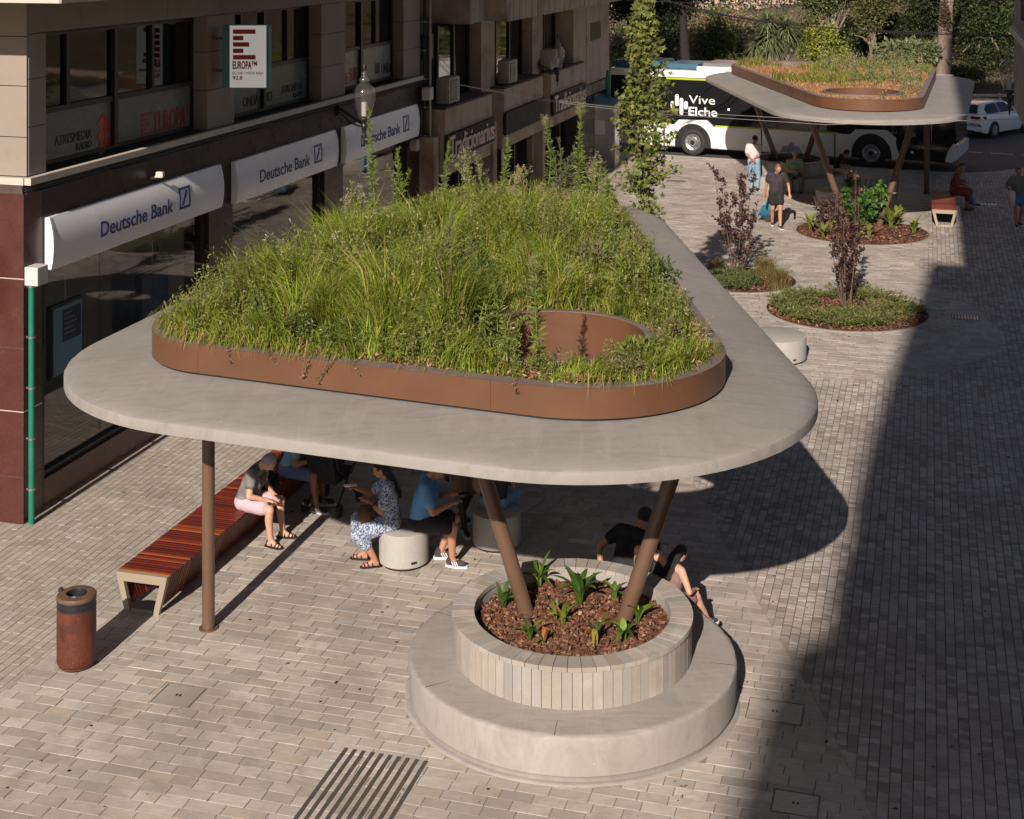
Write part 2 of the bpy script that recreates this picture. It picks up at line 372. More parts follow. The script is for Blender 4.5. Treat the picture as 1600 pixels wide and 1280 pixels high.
# ---------------------------------------------------------------- facade frame (u along the street wall, h up, w out towards the plaza)
P0 = Vector((-6.47, 20.03, 0)); UD = Vector((.27389, .96176, 0)); WD = Vector((.96176, -.27389, 0)); TS = .28478
FM = Matrix(((UD.x,0,WD.x,P0.x),(UD.y,0,WD.y,P0.y),(0,1,0,0),(0,0,0,1)))
def FY(px, w=0.0):
    t = (px-800)/FPX; return (P0.x + w*WD.x - TS*(P0.y - w*(-WD.y)))/(t-TS)
def FU(px, w=0.0): return (FY(px,w) - P0.y - w*WD.y)/UD.y
def FH(px, py, w=0.0): return HCAM-(py+90)*FY(px,w)/FPX
def FW(u, w, z=0.0): return Vector((P0.x+u*UD.x+w*WD.x, P0.y+u*UD.y+w*WD.y, z))

# ---------------------------------------------------------------- lettering
_tc = {}
TMP = bpy.data.scenes.new('scratch')            # scratch scene, so that evaluating one mesh never touches the big one
def bake(o):
    TMP.collection.objects.link(o)
    with bpy.context.temp_override(scene=TMP, view_layer=TMP.view_layers[0]):
        dg = bpy.context.evaluated_depsgraph_get(); dg.update(); return bpy.data.meshes.new_from_object(o.evaluated_get(dg))
def text_polys(s, bold=0.0):
    if (s,bold) in _tc: return _tc[(s,bold)]
    cu = bpy.data.curves.new('txt', 'FONT'); cu.body = s; cu.size = 1; cu.resolution_u = 3; cu.extrude = .5; cu.offset = bold
    o = bpy.data.objects.new('txt', cu)
    me = bake(o); v = [tuple(x.co) for x in me.vertices]; f = [tuple(p.vertices) for p in me.polygons]
    bpy.data.objects.remove(o); bpy.data.meshes.remove(me)
    x0,x1 = min(a[0] for a in v),max(a[0] for a in v); y0,y1 = min(a[1] for a in v),max(a[1] for a in v)
    v = [((a[0]-x0)/(x1-x0),(a[1]-y0)/(y1-y0),a[2]+.5) for a in v]; _tc[(s,bold)] = (v,f); return v,f
def letter(mb, s, x0, x1, y0, y1, z0, z1, bold=0.0, flip=False):
    v,f = text_polys(s,bold)
    mb.add([(x0+(x1-x0)*a[0], y0+(y1-y0)*a[1], z0+(z1-z0)*a[2]) for a in v], f)

# ---------------------------------------------------------------- ground
base = MB(); base.box(-140,160,-120,260,-.6,-.06); base.build('ground', M['asphalt']).__setitem__('kind','structure')
road = MB(); road.quad((-90,46,-.056),(140,20,-.056),(140,150,-.056),(-90,150,-.056)); road.build('road', M['asphalt']).__setitem__('kind','structure')
mk = MB()
for i in range(7):
    a = Vector((17.2+.9*i*1.1, 55.0-.43*i*1.1+ (i%2)*.02, -.05)); mk.obox(a, .8, .12, .004, Matrix.Rotation(R(-25),3,'Z'))
for i in range(3):
    mk.obox((24+i*.4, 61+i*2.2, -.05), 4.5, .12, .004, Matrix.Rotation(R(-25),3,'Z'))
mk.build('road_marking', M['greyprint']).__setitem__('kind','structure')
edge = [(-40,75.4),(-12,62.2),(6.5,53.45),(14.4,49.85),(15.4,49.65),(16.5,49.95),(18.0,50.9),(20,52.4),(40,62)]
plaza_poly = [(-40,-30)] + [(-40,75.4)] + edge[1:] + [(40,-30)]
pl = MB(); pl.prism(plaza_poly, -.1, -.0055); plaza = pl.build('plaza_paving', M['joint']); plaza['kind'] = 'structure'
kb = MB()
for a,b in zip(edge[:-1], edge[1:]):
    a3,b3 = Vector((*a,0)),Vector((*b,0)); d = (b3-a3).normalized(); n = Vector((-d.y,d.x,0)); L = (b3-a3).length
    k = 0.0
    while k < L:
        e = min(L,k+.8); p,q = a3+d*(k+.004),a3+d*(e-.004)
        kb.prism([(p.x-.1*n.x,p.y-.1*n.y),(q.x-.1*n.x,q.y-.1*n.y),(q.x+.08*n.x,q.y+.08*n.y),(p.x+.08*n.x,p.y+.08*n.y)], -.1,.006); k += .8
kb.build('kerb', M['kerb']).__setitem__('kind','structure')

CIRC = [(.626,15.3,1.62),(5.29,33.95,1.22),(7.09,31.1,1.65),(9.43,39.6,1.71),(8.94,47.3,1.62)]
cen = [(-6.2,12.1),(3.30,11.4),(3.13,15.05),(2.99,16.5),(2.78,18.9),(2.62,21.2),(3.2,25.2),(5.1,26.3),(6.58,26.26),(8.1,26.9),(9.2,28.0),(9.75,29.4),(9.9,31.2),(9.6,33.2),(9.8,35.5),(11.06,38.9),(11.9,42.5),(13.3,48.6),(14.6,56)]
lb = lambda Y: -5.04+TS*(Y-16.24)
cen_poly = [(lb(8),8),(3.4,8)]+cen[1:]+[(lb(56),56)]
def inpoly(X, Y, poly):
    r = np.zeros(X.shape, bool); n = len(poly)
    for i in range(n):
        x1,y1 = poly[i]; x2,y2 = poly[(i+1)%n]
        c = ((y1 > Y) != (y2 > Y)); xi = (x2-x1)*(Y-y1)/((y2-y1) if y2 != y1 else 1e-9)+x1
        r ^= c & (X < xi)
    return r
pz = np.array(plaza_poly)
def world_ab(a, b): return P0.x+a*UD.x+b*WD.x, P0.y+a*UD.y+b*WD.y
def clip_line(poly, p, q, sign):
    def side(v): return ((q[0]-p[0])*(v[1]-p[1])-(q[1]-p[1])*(v[0]-p[0]))*sign
    o = []
    for i in range(len(poly)):
        A,B = poly[i],poly[(i+1)%len(poly)]; sa,sb = side(A),side(B)
        if sa >= 0: o.append(A)
        if (sa >= 0) != (sb >= 0):
            t = sa/(sa-sb); o.append((A[0]+(B[0]-A[0])*t, A[1]+(B[1]-A[1])*t))
    return o
def lay(name, part, recs, inside, bound, mat, sep, gap, yr):
    gap_a, gap_b = gap
    # recs (n,4): a0,a1,b0,b1 in the facade frame; single stones nearest the camera become objects
    a0,a1,b0,b1 = recs.T
    cx,cy = world_ab((a0+a1)/2,(b0+b1)/2)
    keep = (np.abs(cx) < .3484*cy+3.6) & (cy > 10.2) & (cy >= yr[0]) & (cy < yr[1])
    for X,Y,r in CIRC: keep &= (cx-X)**2+(cy-Y)**2 > r*r
    keep &= inpoly(cx,cy,plaza_poly)
    recs = recs[keep]; a0,a1,b0,b1 = recs.T; cx,cy = cx[keep],cy[keep]
    cs = [world_ab(a,b) for a,b in ((a0,b0),(a1,b0),(a1,b1),(a0,b1))]
    ins = np.array([inside(x,y) for x,y in cs]); allin = ins.all(0); anyin = ins.any(0)
    cut = np.where(anyin & ~allin)[0]; full = np.where(allin)[0]
    root = MB(); root.quad((-.01,0,-.03),(0,0,-.03),(0,.01,-.03),(-.01,.01,-.03))
    parent = plaza
    vis = full[(np.abs(cx[full]) < .3484*cy[full]) & (cy[full] > 12.95)]
    order = vis[np.argsort(cy[vis]+.15*np.abs(cx[vis]))][:sep]; rest = np.setdiff1d(full, order)
    def stone(idx):
        z = np.random.normal(0,.0012,len(idx)); bv = .0018
        A0,A1,B0,B1 = a0[idx]+gap_a/2,a1[idx]-gap_a/2,b0[idx]+gap_b/2,b1[idx]-gap_b/2
        tlt = np.random.normal(0,.0009,(len(idx),4)); V = []
        for k,(a,b) in enumerate(((A0+bv,B0+bv),(A1-bv,B0+bv),(A1-bv,B1-bv),(A0+bv,B1-bv))):
            x,y = world_ab(a,b); V.append(np.stack([x,y,z+tlt[:,k]],1))
        for a,b in ((A0,B0),(A1,B0),(A1,B1),(A0,B1)):
            x,y = world_ab(a,b); V.append(np.stack([x,y,np.full(len(x),-.02)],1))
        V = np.stack(V,1)                    # n,8,3
        return V
    FQ = np.array([(3,2,1,0),(0,1,5,4),(1,2,6,5),(2,3,7,6),(3,0,4,7)])
    V = stone(rest); n = len(rest); F = (np.arange(n)[:,None,None]*8+FQ[None]).reshape(-1,4)
    o = fast_mesh(part+'_field', V.reshape(-1,3), F, 4, mat, parent); o['kind'] = 'stuff'
    # cut stones along the boundary
    mb = MB()
    for i in cut:
        poly = [(float(c[0][i]),float(c[1][i])) for c in cs]
        m = (cx[i],cy[i]); best = None
        for k in range(len(bound)-1):
            p,q = np.array(bound[k]),np.array(bound[k+1]); d = q-p; t = np.clip(np.dot(np.array(m)-p,d)/np.dot(d,d),0,1)
            ds = np.linalg.norm(p+d*t-m)
            if best is None or ds < best[0]: best = (ds,k)
        p,q = bound[best[1]],bound[best[1]+1]
        # which side is inside
        mid = ((p[0]+q[0])/2,(p[1]+q[1])/2); nx,ny = -(q[1]-p[1]),(q[0]-p[0]); L = math.hypot(nx,ny)
        s = 1 if inside(np.array([mid[0]+nx/L*.02]),np.array([mid[1]+ny/L*.02]))[0] else -1
        c = clip_line(poly, p, q, s)
        if len(c) >= 3:
            g = Vector((sum(x for x,_ in c)/len(c), sum(y for _,y in c)/len(c)))
            tp = [(g.x+(x-g.x)*.975, g.y+(y-g.y)*.975) for x,y in c]; k = len(tp)
            mb.add([(x,y,0.0) for x,y in tp]+[(x,y,-.02) for x,y in c], [tuple(range(k))]+[(j,(j+1)%k,(j+1)%k+k,j+k) for j in range(k)])
    if mb.v: mb.build(part+'_cut_edge', mat, parent)['kind'] = 'stuff'
    V = stone(order); cache = {}
    for j in range(len(order)):
        i = order[j]; key = (round(float(a1[i]-a0[i]),2), round(float(b1[i]-b0[i]),2), j%3)
        c = V[j].mean(0)
        if key not in cache:
            me = bpy.data.meshes.new(part); me.from_pydata([tuple(v-c) for v in V[j]], [], [tuple(f) for f in FQ]); me.materials.append(mat); me.update(); cache[key] = me
        o = bpy.data.objects.new(part, cache[key]); COL.objects.link(o); o.parent = parent; o.location = tuple(c); W[o] = ID
def run_rows(amin,amax,bmin,bmax,pitch,lens,along_b=True):
    out_ = []; r = random.Random(3); p = amin if along_b else bmin; hi = amax if along_b else bmax
    lo2,hi2 = (bmin,bmax) if along_b else (amin,amax)
    while p < hi:
        q = lo2 - r.random()*.3
        while q < hi2:
            L = r.choice(lens)
            out_.append((p,p+pitch,q,q+L) if along_b else (q,q+L,p,p+pitch)); q += L
        p += pitch
    return np.array(out_)
cen_in = lambda x,y: inpoly(x,y,cen_poly)
rightb = [(3.4,8)]+cen[1:]
right_poly = rightb+[(40,62),(40,8)]
rt_in = lambda x,y: inpoly(x,y,right_poly)
leftb = [(lb(8),8),(lb(56),56)]
left_poly = leftb+[(lb(56)-6,56),(lb(8)-6,8)]
lf_in = lambda x,y: inpoly(x,y,left_poly)
lay('c','paver',run_rows(-11,38,-7,22,.155,[.24,.28,.31,.37,.42,.31]),cen_in,rightb+leftb[::-1],M['paver'],300,(.0026,.0062),(0,99))
sb = MB(); v_,f_ = tess([[(x,y) for x,y in [(3.4,8)]+cen[1:-1]+[(13.4,48.9),(16.2,49.7),(18.0,50.7),(20,52.2),(34,59.6),(34,8)]]],-.0048); sb.add(v_,f_); sb.build('sett_bedding',M['joint_s']).__setitem__('kind','structure')
rs = run_rows(-12,14,2,24,.105,[.084,.084,.084,.168],False)
lay('r','sett',rs,rt_in,[(3.4,8)]+cen[1:]+[],M['sett'],300,(.004,.0058),(0,28))
rs = run_rows(0,42,2,36,.105,[.105,.21,.21],False)
lay('r','far_sett',rs,rt_in,[(3.4,8)]+cen[1:],M['sett'],0,(.005,.0075),(28,99))
lay('l','strip_sett',run_rows(-12,38,-1,7,.105,[.2,.24,.17],False),lf_in,leftb,M['strip'],160,(.004,.007),(0,99))

# inspection covers, drain grates and tactile strips let into the paving
def cover(px, py, L, Wd, label, rz, inlay='paver'):
    g = G(px,py); e = empty('inspection_cover', (g.x,g.y,0), rz, label, 'manhole cover', 'inspection covers let into the paving')
    fr = MB(W[e]); t = .009
    for a in ((-L/2,L/2,-Wd/2,-Wd/2+t),(-L/2,L/2,Wd/2-t,Wd/2),(-L/2,-L/2+t,-Wd/2+t,Wd/2-t),(L/2-t,L/2,-Wd/2+t,Wd/2-t)): fr.box(*a,-.005,.007)
    fr.build('frame', M['coverframe'], e)
    lid = MB(W[e]); lid.box(-L/2+t+.006,L/2-t-.006,-Wd/2+t+.006,Wd/2-t-.006,-.005,.0052); lid.build('lid', M[inlay], e)
    k = MB(W[e]); k.box(-.03,-.008,-.018,.018,.0053,.0075); k.box(.008,.03,-.018,.018,.0053,.0075); k.build('keyhole', M['iron'], e)
AZ = math.atan2(UD.y,UD.x)-math.pi/2
cover(279,1087,.44,.40,'small square paver-filled cover in sunlit paving below the rust bin',AZ)
cover(1211,1112,.56,.42,'large paver-filled cover beside the round bench, half in the building shadow',AZ)
cover(1243,1256,.42,.36,'paver-filled cover in deep shadow near the bottom edge of the picture',AZ)
def grate(px,py,L,Wd,label):
    g = G(px,py); e = empty('drain_grate', (g.x,g.y,0), AZ, label, 'drain grate', 'drain grates in the paving')
    m = MB(W[e]); m.box(-L/2,L/2,-Wd/2,Wd/2,-.004,.003); m.build('frame', M['iron'], e)
    m = MB(W[e]); n = 9
    for i in range(n): x = -L/2+.03+(L-.06)*i/(n-1); m.box(x-.012,x+.012,-Wd/2+.03,Wd/2-.03,.003,.009)
    m.build('bars', M['steel'], e)
grate(1056,283,.62,.3,'small drain grate in the sunlit paving left of the purple shrub')
grate(1535,319,.8,.32,'dark drain grate right of the far wooden bench')
grate(1508,496,.55,.42,'dark drain grate right of the flat green bed, inside the paving curve')
lid = MB(); g = G(1218,391); lid.disc((g.x,g.y),.33,.004,40); o = lid.build('round_cover', M['paver']); tag(o,'thin round cover flush in the paving left of the far planted bed','manhole cover')
def tactile(x0, y0, n, pitch, L, label):
    e = empty('tactile_strip_set', (x0,y0,0), AZ, label, 'tactile paving', 'dark ribbed warning strips')
    for i in range(n):
        m = MB(W[e]); m.box(i*pitch-.0205,i*pitch+.0205,-L,0,-.003,.0065,.002); m.build('strip', M['stripgrey'], e)
tactile(-1.60,14.22,10,.0905,1.9,'row of dark ribbed strips let into the paving in the foreground')
tactile(11.2,48.6,10,.17,4.0,'row of dark ribbed strips in the shade under the far canopy')
# stains: dark chewing-gum spots
gm = MB(); r = random.Random(5)
for i in range(150):
    y = 12.5+18*r.random()**1.6; x = lb(y)-2+r.random()*(12); s = .006+.016*r.random()**2
    if all((x-c[0])**2+(y-c[1])**2 > c[2]**2 for c in CIRC): gm.add([(x+s*math.cos(k)*1.1,y+s*math.sin(k)*(.8+.4*r.random()),.0045) for k in np.linspace(0,2*math.pi,9)[:-1]], [tuple(range(8))])
tag(gm.build('gum_spots', M['blackfilm']), 'small dark gum spots trodden into the paving stones','stain',kind='stuff')

# ---------------------------------------------------------------- buildings that stand behind and beside the camera (their shade falls into the picture)
def off(x,y,h):
    k = h/math.tan(SUN_EL); return (x-k*SUN_DX, y-k*SUN_DY)
HT = 25.0
sh = [(1.55,11.0),(1.90,13.07),(2.55,15.0),(3.15,16.4),(3.95,16.7),(4.15,17.5),(4.0,18.3),(4.5,19.4),(4.75,20.6),(6.09,24.5),(8.2,30.35),(10.17,35.75)]
top = [off(x,y,HT) for x,y in sh]
poly = [off(-2.2,0.0,HT)]+top+[(top[-1][0]+9,top[-1][1]-2.4),(top[-1][0]+6,top[-1][1]-60),(top[0][0]-8,top[0][1]-44)]
tb = MB(); tb.prism(poly,-.05,HT)
e = empty('apartment_tower',(poly[0][0],poly[0][1],0),0,'tall pale apartment tower behind the viewpoint','building'); tb.build('wall', M['plaster'], e)
rb = MB(); x0 = 1.0+TS*17.6
ra = [(1.0+TS*6.5,6.5),(1.0+TS*17.6,17.6),(1.0+TS*17.6+14*.9617,17.6-14*.2739),(1.0+TS*6.5+14*.9617,6.5-14*.2739)]
e = empty('street_side_building',(ra[1][0]+2,ra[1][1]-3,0),0,'rough grey stone building whose upper storeys reach in at the right edge','building')
rb.prism(ra,5.83,31.0); rb.build('upper_storeys', M['stonewall'], e)
gb = MB(); gb.prism([(x+3.2,y-1.6) for x,y in ra],-.05,5.82); gb.build('ground_floor', M['plaster'], e)
q0 = Vector((ra[0][0],ra[0][1],0))-P0; ru,rw = q0.dot(UD),q0.dot(WD)
for fl in range(6):                  # windows on the two faces that a viewer on the plaza could see
    hb_ = 6.9+3.1*fl
    for k in range(4):
        a = rw+1.2+3.1*k; f = MB(FM); f.box(ru-.05,ru-.005,hb_,hb_+1.7,a,a+.09); f.box(ru-.05,ru-.005,hb_,hb_+1.7,a+1.51,a+1.6); f.box(ru-.05,ru-.005,hb_,hb_+.09,a+.09,a+1.51); f.box(ru-.05,ru-.005,hb_+1.61,hb_+1.7,a+.09,a+1.51); wn = f.build('window',M['frame'],e); f = MB(FM); f.box(ru-.03,ru-.006,hb_+.09,hb_+1.61,a+.09,a+1.51); f.build('pane',M['blackglass'],wn)
    for k in range(3):
        a = ru+.9+3.4*k; f = MB(FM); f.box(a,a+1.7,hb_+1.61,hb_+1.7,rw-.05,rw-.005); f.box(a,a+1.7,hb_,hb_+.09,rw-.05,rw-.005); f.box(a,a+.09,hb_+.09,hb_+1.61,rw-.05,rw-.005); f.box(a+1.61,a+1.7,hb_+.09,hb_+1.61,rw-.05,rw-.005); wn = f.build('window',M['frame'],e); f = MB(FM); f.box(a+.09,a+1.61,hb_+.09,hb_+1.61,rw-.03,rw-.006); f.build('pane',M['blackglass'],wn)
band = MB(); c = Vector((ra[1][0],ra[1][1],0)); d = Vector((UD.x,UD.y,0))
p,q = c-d*3.0-WD*.05,c+d*.03-WD*.05
band.prism([(p.x,p.y),(q.x,q.y),(q.x+.4,q.y-.1),(p.x+.4,p.y-.1)],6.72,6.80); band.build('band', M['sill'], e)

# ---------------------------------------------------------------- corner building with the bank
cb = empty('corner_office_building', tuple(FW(-.36,0)), 0, 'corner office building of beige stone over a dark granite bank front', 'building')
U1 = FU(656)
def fb(): return MB(FM)
uS = {k: FU(k) for k in (33,43,68,72,203,130,261,324,325,362,366,432,502,506,535,537,539,581,627,635)}
c = fb()
c.box(-.36,.06,0,4.42,-9,.03); c.build('corner_pillar', M['granite'], cb)
for k,h in enumerate((.62,1.5,2.35,3.28)):                      # mortar joints of the granite pillar
    m = fb(); m.box(-.363,.062,h,h+.012,-8,.033); m.build('joint', M['sill'] if k in(1,3) else M['joint_d'], cb)
c = fb(); c.box(.065,U1,3.36,4.42,-.3,.02); c.build('fascia', M['granite_d'], cb)
for a,b,nm in ((.062,uS[68],'pillar'),(uS[325],uS[362],'pillar'),(uS[506],uS[535],'pillar'),(uS[635],U1,'pillar')):
    m = fb(); m.box(a,b,0,3.355,-.45,.015); m.build(nm, M['granite_d'], cb)
for a,b in ((uS[68],uS[325]),(uS[362],uS[506]),(uS[535],uS[635])):
    m = fb(); m.box(a,b,0,.43,-.35,.01); m.build('plinth', M['granite'], cb)
    w = fb(); w.box(a+.02,b-.02,.43,.50,-.2,-.05); w.box(a+.02,b-.02,3.28,3.35,-.2,-.05); w.box(a,a+.06,.5,3.28,-.2,-.05); w.box(b-.06,b,.5,3.28,-.2,-.05)
    win = w.build('shop_window', M['frame'], cb)
    n = max(2,round((b-a)/1.6)); L = (b-a-.12)/n
    for i in range(n):
        g = fb(); x = a+.06+i*L; g.box(x+.006,x+L-.006,.503,3.277,-.132,-.12); g.build('pane', M['glass'], win)
    bl = fb(); bl.box(a+.06,b-.06,3.02,3.27,-.3,-.27); bl.build('blind_box', M['beige'], win)
inr = fb(); inr.box(.1,U1-.1,.28,.3,-6,-.36); inr.build('shop_floor', M['interior'], cb)
inr = fb(); inr.box(.1,U1-.1,.3,4.0,-4.1,-4.0); inr.build('interior_wall', M['interior'], cb)
inr = fb(); inr.box(.1,U1-.1,3.6,3.7,-4.0,-.36); inr.build('shop_ceiling', M['interior_d'], cb)
inr = fb(); inr.box(uS[68]+1.5,uS[68]+4.4,.3,3.4,-1.65,-1.6); inr.box(uS[362]+.3,uS[362]+3,.3,3.4,-1.65,-1.6); inr.build('partition', M['interior'], cb)
# upper floor: end wall panels and facade panels
c = fb(); c.box(-.20,.0,4.64,7.04,-9,-.02); c.box(0,U1,4.64,7.04,-.7,-.42); c.box(-.34,U1,4.42,4.53,-.7,-.002); c.build('core_wall', M['joint_d'], cb)
hs = [4.64,5.17,5.86,6.53,7.04]
for i in range(4):
    for k in range(5):
        m = fb(); m.box(-.24,-.203,hs[i]+.006,hs[i+1]-.006,-1.35*(k+1)+.006,-1.35*k-.006+(.0 if k else .0)); m.build('stone_panel', M['beige'], cb)
def panel(u0,u1,h0,h1,w0=-.42,w1=0.0): m = fb(); m.box(u0+.004,u1-.004,h0+.005,h1-.005,w0,w1); return m.build('stone_panel', M['beige'], cb)
pil = [(-.20,uS[72]),(uS[324],uS[366]),(uS[502],uS[539]),(uS[627]+.15,U1)]
for a,b in pil:
    hh = [4.64,5.3,5.95,6.56]
    for i in range(3): panel(a,b,hh[i],hh[i+1])
x = -.2
while x < U1: panel(x,min(x+1.25,U1),6.56,7.04); x += 1.25
sl = fb(); sl.box(-.30,U1,4.535,4.63,-.0,.10); sl.build('sill_ledge', M['sill'], cb)
sl = fb(); sl.box(-.32,-.206,4.535,4.63,-9,-.004); sl.build('sill_ledge', M['sill'], cb)
ov = fb(); ov.box(-.22-1.42,U1,7.06,17,-9,1.42); ov.build('upper_storeys', M['beige'], cb)
sl = fb(); sl.box(-.22-1.45,U1,7.05,7.35,1.423,1.46); sl.box(-1.67,-1.643,7.05,7.35,-9,1.46); sl.build('soffit_edge', M['sill'], cb)
def office_window(u0,u1,hb,ht,hf,um,subs,texts):
    f = fb(); t = .05; w0,w1 = -.34,-.26
    f.box(u0,u1,hb,hb+t,w0,w1); f.box(u0,u1,ht-t,ht,w0,w1); f.box(u0,u0+t,hb+t,ht-t,w0,w1); f.box(u1-t,u1,hb+t,ht-t,w0,w1)
    f.box(um-.05,um+.05,hb+t,ht-t,w0,w1+.03); f.box(u0+t,um-.05,hf-.04,hf+.04,w0,w1+.01); f.box(um+.05,u1-t,hf-.04,hf+.04,w0,w1+.01)
    for s in subs: f.box(s-.04,s+.04,hf+.04,ht-t,w0,w1+.015)
    win = f.build('window', M['frame'], cb)
    xs = [u0+t,um-.05,um+.05,u1-t]
    for i,(a,b) in enumerate(((xs[0],xs[1]),(xs[2],xs[3]))):
        s = [q for q in subs if a < q < b]; cuts = [a]+[v for q in s for v in (q-.04,q+.04)]+[b]
        for k in range(0,len(cuts),2):
            g = fb(); g.box(cuts[k]+.003,cuts[k+1]-.003,hf+.043,ht-t-.003,-.31,-.3); g.build('pane', M['glass_d'], win)
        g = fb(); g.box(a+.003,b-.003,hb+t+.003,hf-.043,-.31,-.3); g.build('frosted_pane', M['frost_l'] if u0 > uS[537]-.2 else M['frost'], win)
    room = fb(); room.box(u0,u1,hb,ht,-.40,-.395); room.build('blind', M['interior_d'], win)
    for (mat, fn) in texts:
        tm = fb(); fn(tm); tm.build('lettering', mat, win)
    return win
def px_box(x0,y0,x1,y1,w):       # photo pixels to facade coordinates
    return FU(x0,w),FU(x1,w),FH((x0+x1)/2,y1,w),FH((x0+x1)/2,y0,w)
def T(s,x0,y0,x1,y1,w=-.298,bold=0.0,dep=.006):
    a,b,h0,h1 = px_box(x0,y0,x1,y1,w)
    return lambda m: letter(m,s,a,b,h0,h1,w,w+dep,bold)
def shape(pts,w=-.298,dep=.006): return lambda m: m.prism([(FU(x,w),FH(x,y,w)) for x,y in pts],w,w+dep)
Wd = -.298
def zig(cx,cy,s):                # faceted zigzag emblem, drawn as folded diamonds
    return [[(cx-.30*s,cy-.5*s),(cx+.0*s,cy-1.0*s),(cx+.0*s,cy-.35*s),(cx-.12*s,cy-.12*s)],
            [(cx-.30*s,cy+.1*s),(cx-.02*s,cy-.32*s),(cx+.05*s,cy+.25*s),(cx-.12*s,cy+.45*s)],
            [(cx-.34*s,cy+.72*s),(cx-.06*s,cy+.32*s),(cx+.12*s,cy+.62*s),(cx-.1*s,cy+1.0*s)]], \
           [[(cx+.01*s,cy-1.0*s),(cx+.42*s,cy-.45*s),(cx+.06*s,cy+.24*s),(cx-.01*s,cy-.33*s)],
            [(cx+.08*s,cy+.2*s),(cx+.42*s,cy-.0*s+.08*s),(cx+.13*s,cy+.62*s),(cx-.0*s,cy+.36*s)],
            [(cx+.14*s,cy+.6*s),(cx+.42*s,cy+.15*s),(cx+.3*s,cy+.5*s),(cx-.06*s,cy+1.02*s)]]
zo,zr = zig(161,210,33)
def ebars(x0,y0,s,k=.78):        # five stacked bars forming an E
    ws = [1,.45,.72,.45,1]; hs_ = .13
    return [[(x0,y0+i*.215*s),(x0+ws[i]*k*s,y0+i*.215*s-ws[i]*.11*s),(x0+ws[i]*k*s,y0+i*.215*s-ws[i]*.11*s+hs_*s),(x0,y0+i*.215*s+hs_*s)] for i in range(5)]
office_window(uS[72],uS[324],4.66,6.53,5.43,uS[203],[uS[130],uS[261]],
   [(M['blackfilm'],T('ATRESMEDIA',85,207,143,222)),(M['blackfilm'],T('RADIO',119,221,143,233)),
    (M['orange'],lambda m:[shape(p)(m) for p in zo]),(M['redfilm'],lambda m:[shape(p)(m) for p in zr]),
    (M['redfilm'],lambda m:([shape(p)(m) for p in ebars(221,178,36,.5)],T('EUROPA',242,170,290,203,bold=.015)(m),T('FM',292,162,305,177,bold=.01)(m)))])
zo2,zr2 = zig(486,136,24)
office_window(uS[366],uS[502],4.66,6.55,5.48,uS[432],[FU(397),FU(468)],
   [(M['blackfilm'],T('ONDA CERO',380,147,425,163)),(M['blackfilm'],T('ATRESMEDIA',440,131,473,143)),(M['blackfilm'],T('RADIO',458,143,473,151)),
    (M['orange'],lambda m:[shape(p)(m) for p in zo2]),(M['redfilm'],lambda m:[shape(p)(m) for p in zr2])])
office_window(uS[539],FU(630),4.66,6.55,5.5,uS[581],[FU(557),FU(604)],
   [(M['redfilm'],lambda m:([shape(p)(m) for p in ebars(539,115,17,.5)],T('EUROPA',547,104,568,125,bold=.015)(m),T('FM',569,103,573,109)(m))),
    (M['blackfilm'],lambda m:(T('ONDA CERO',596,97,626,112,bold=.01)(m),shape([(586,100),(593,98),(593,114),(586,116)])(m)))])
# cables clipped along the ledge
cab = fb(); r = random.Random(2)
for k in range(4):
    cab.tube([(u,4.50-.028*k+.012*math.sin(u*3+k)+.01*r.random(),.045+.02*(k%2)) for u in np.linspace(-.35,U1,60)], .009, 5)
tag(cab.build('cable_bundle', M['wire']), 'bundle of thin black cables clipped under the stone ledge above the bank signs','cable')

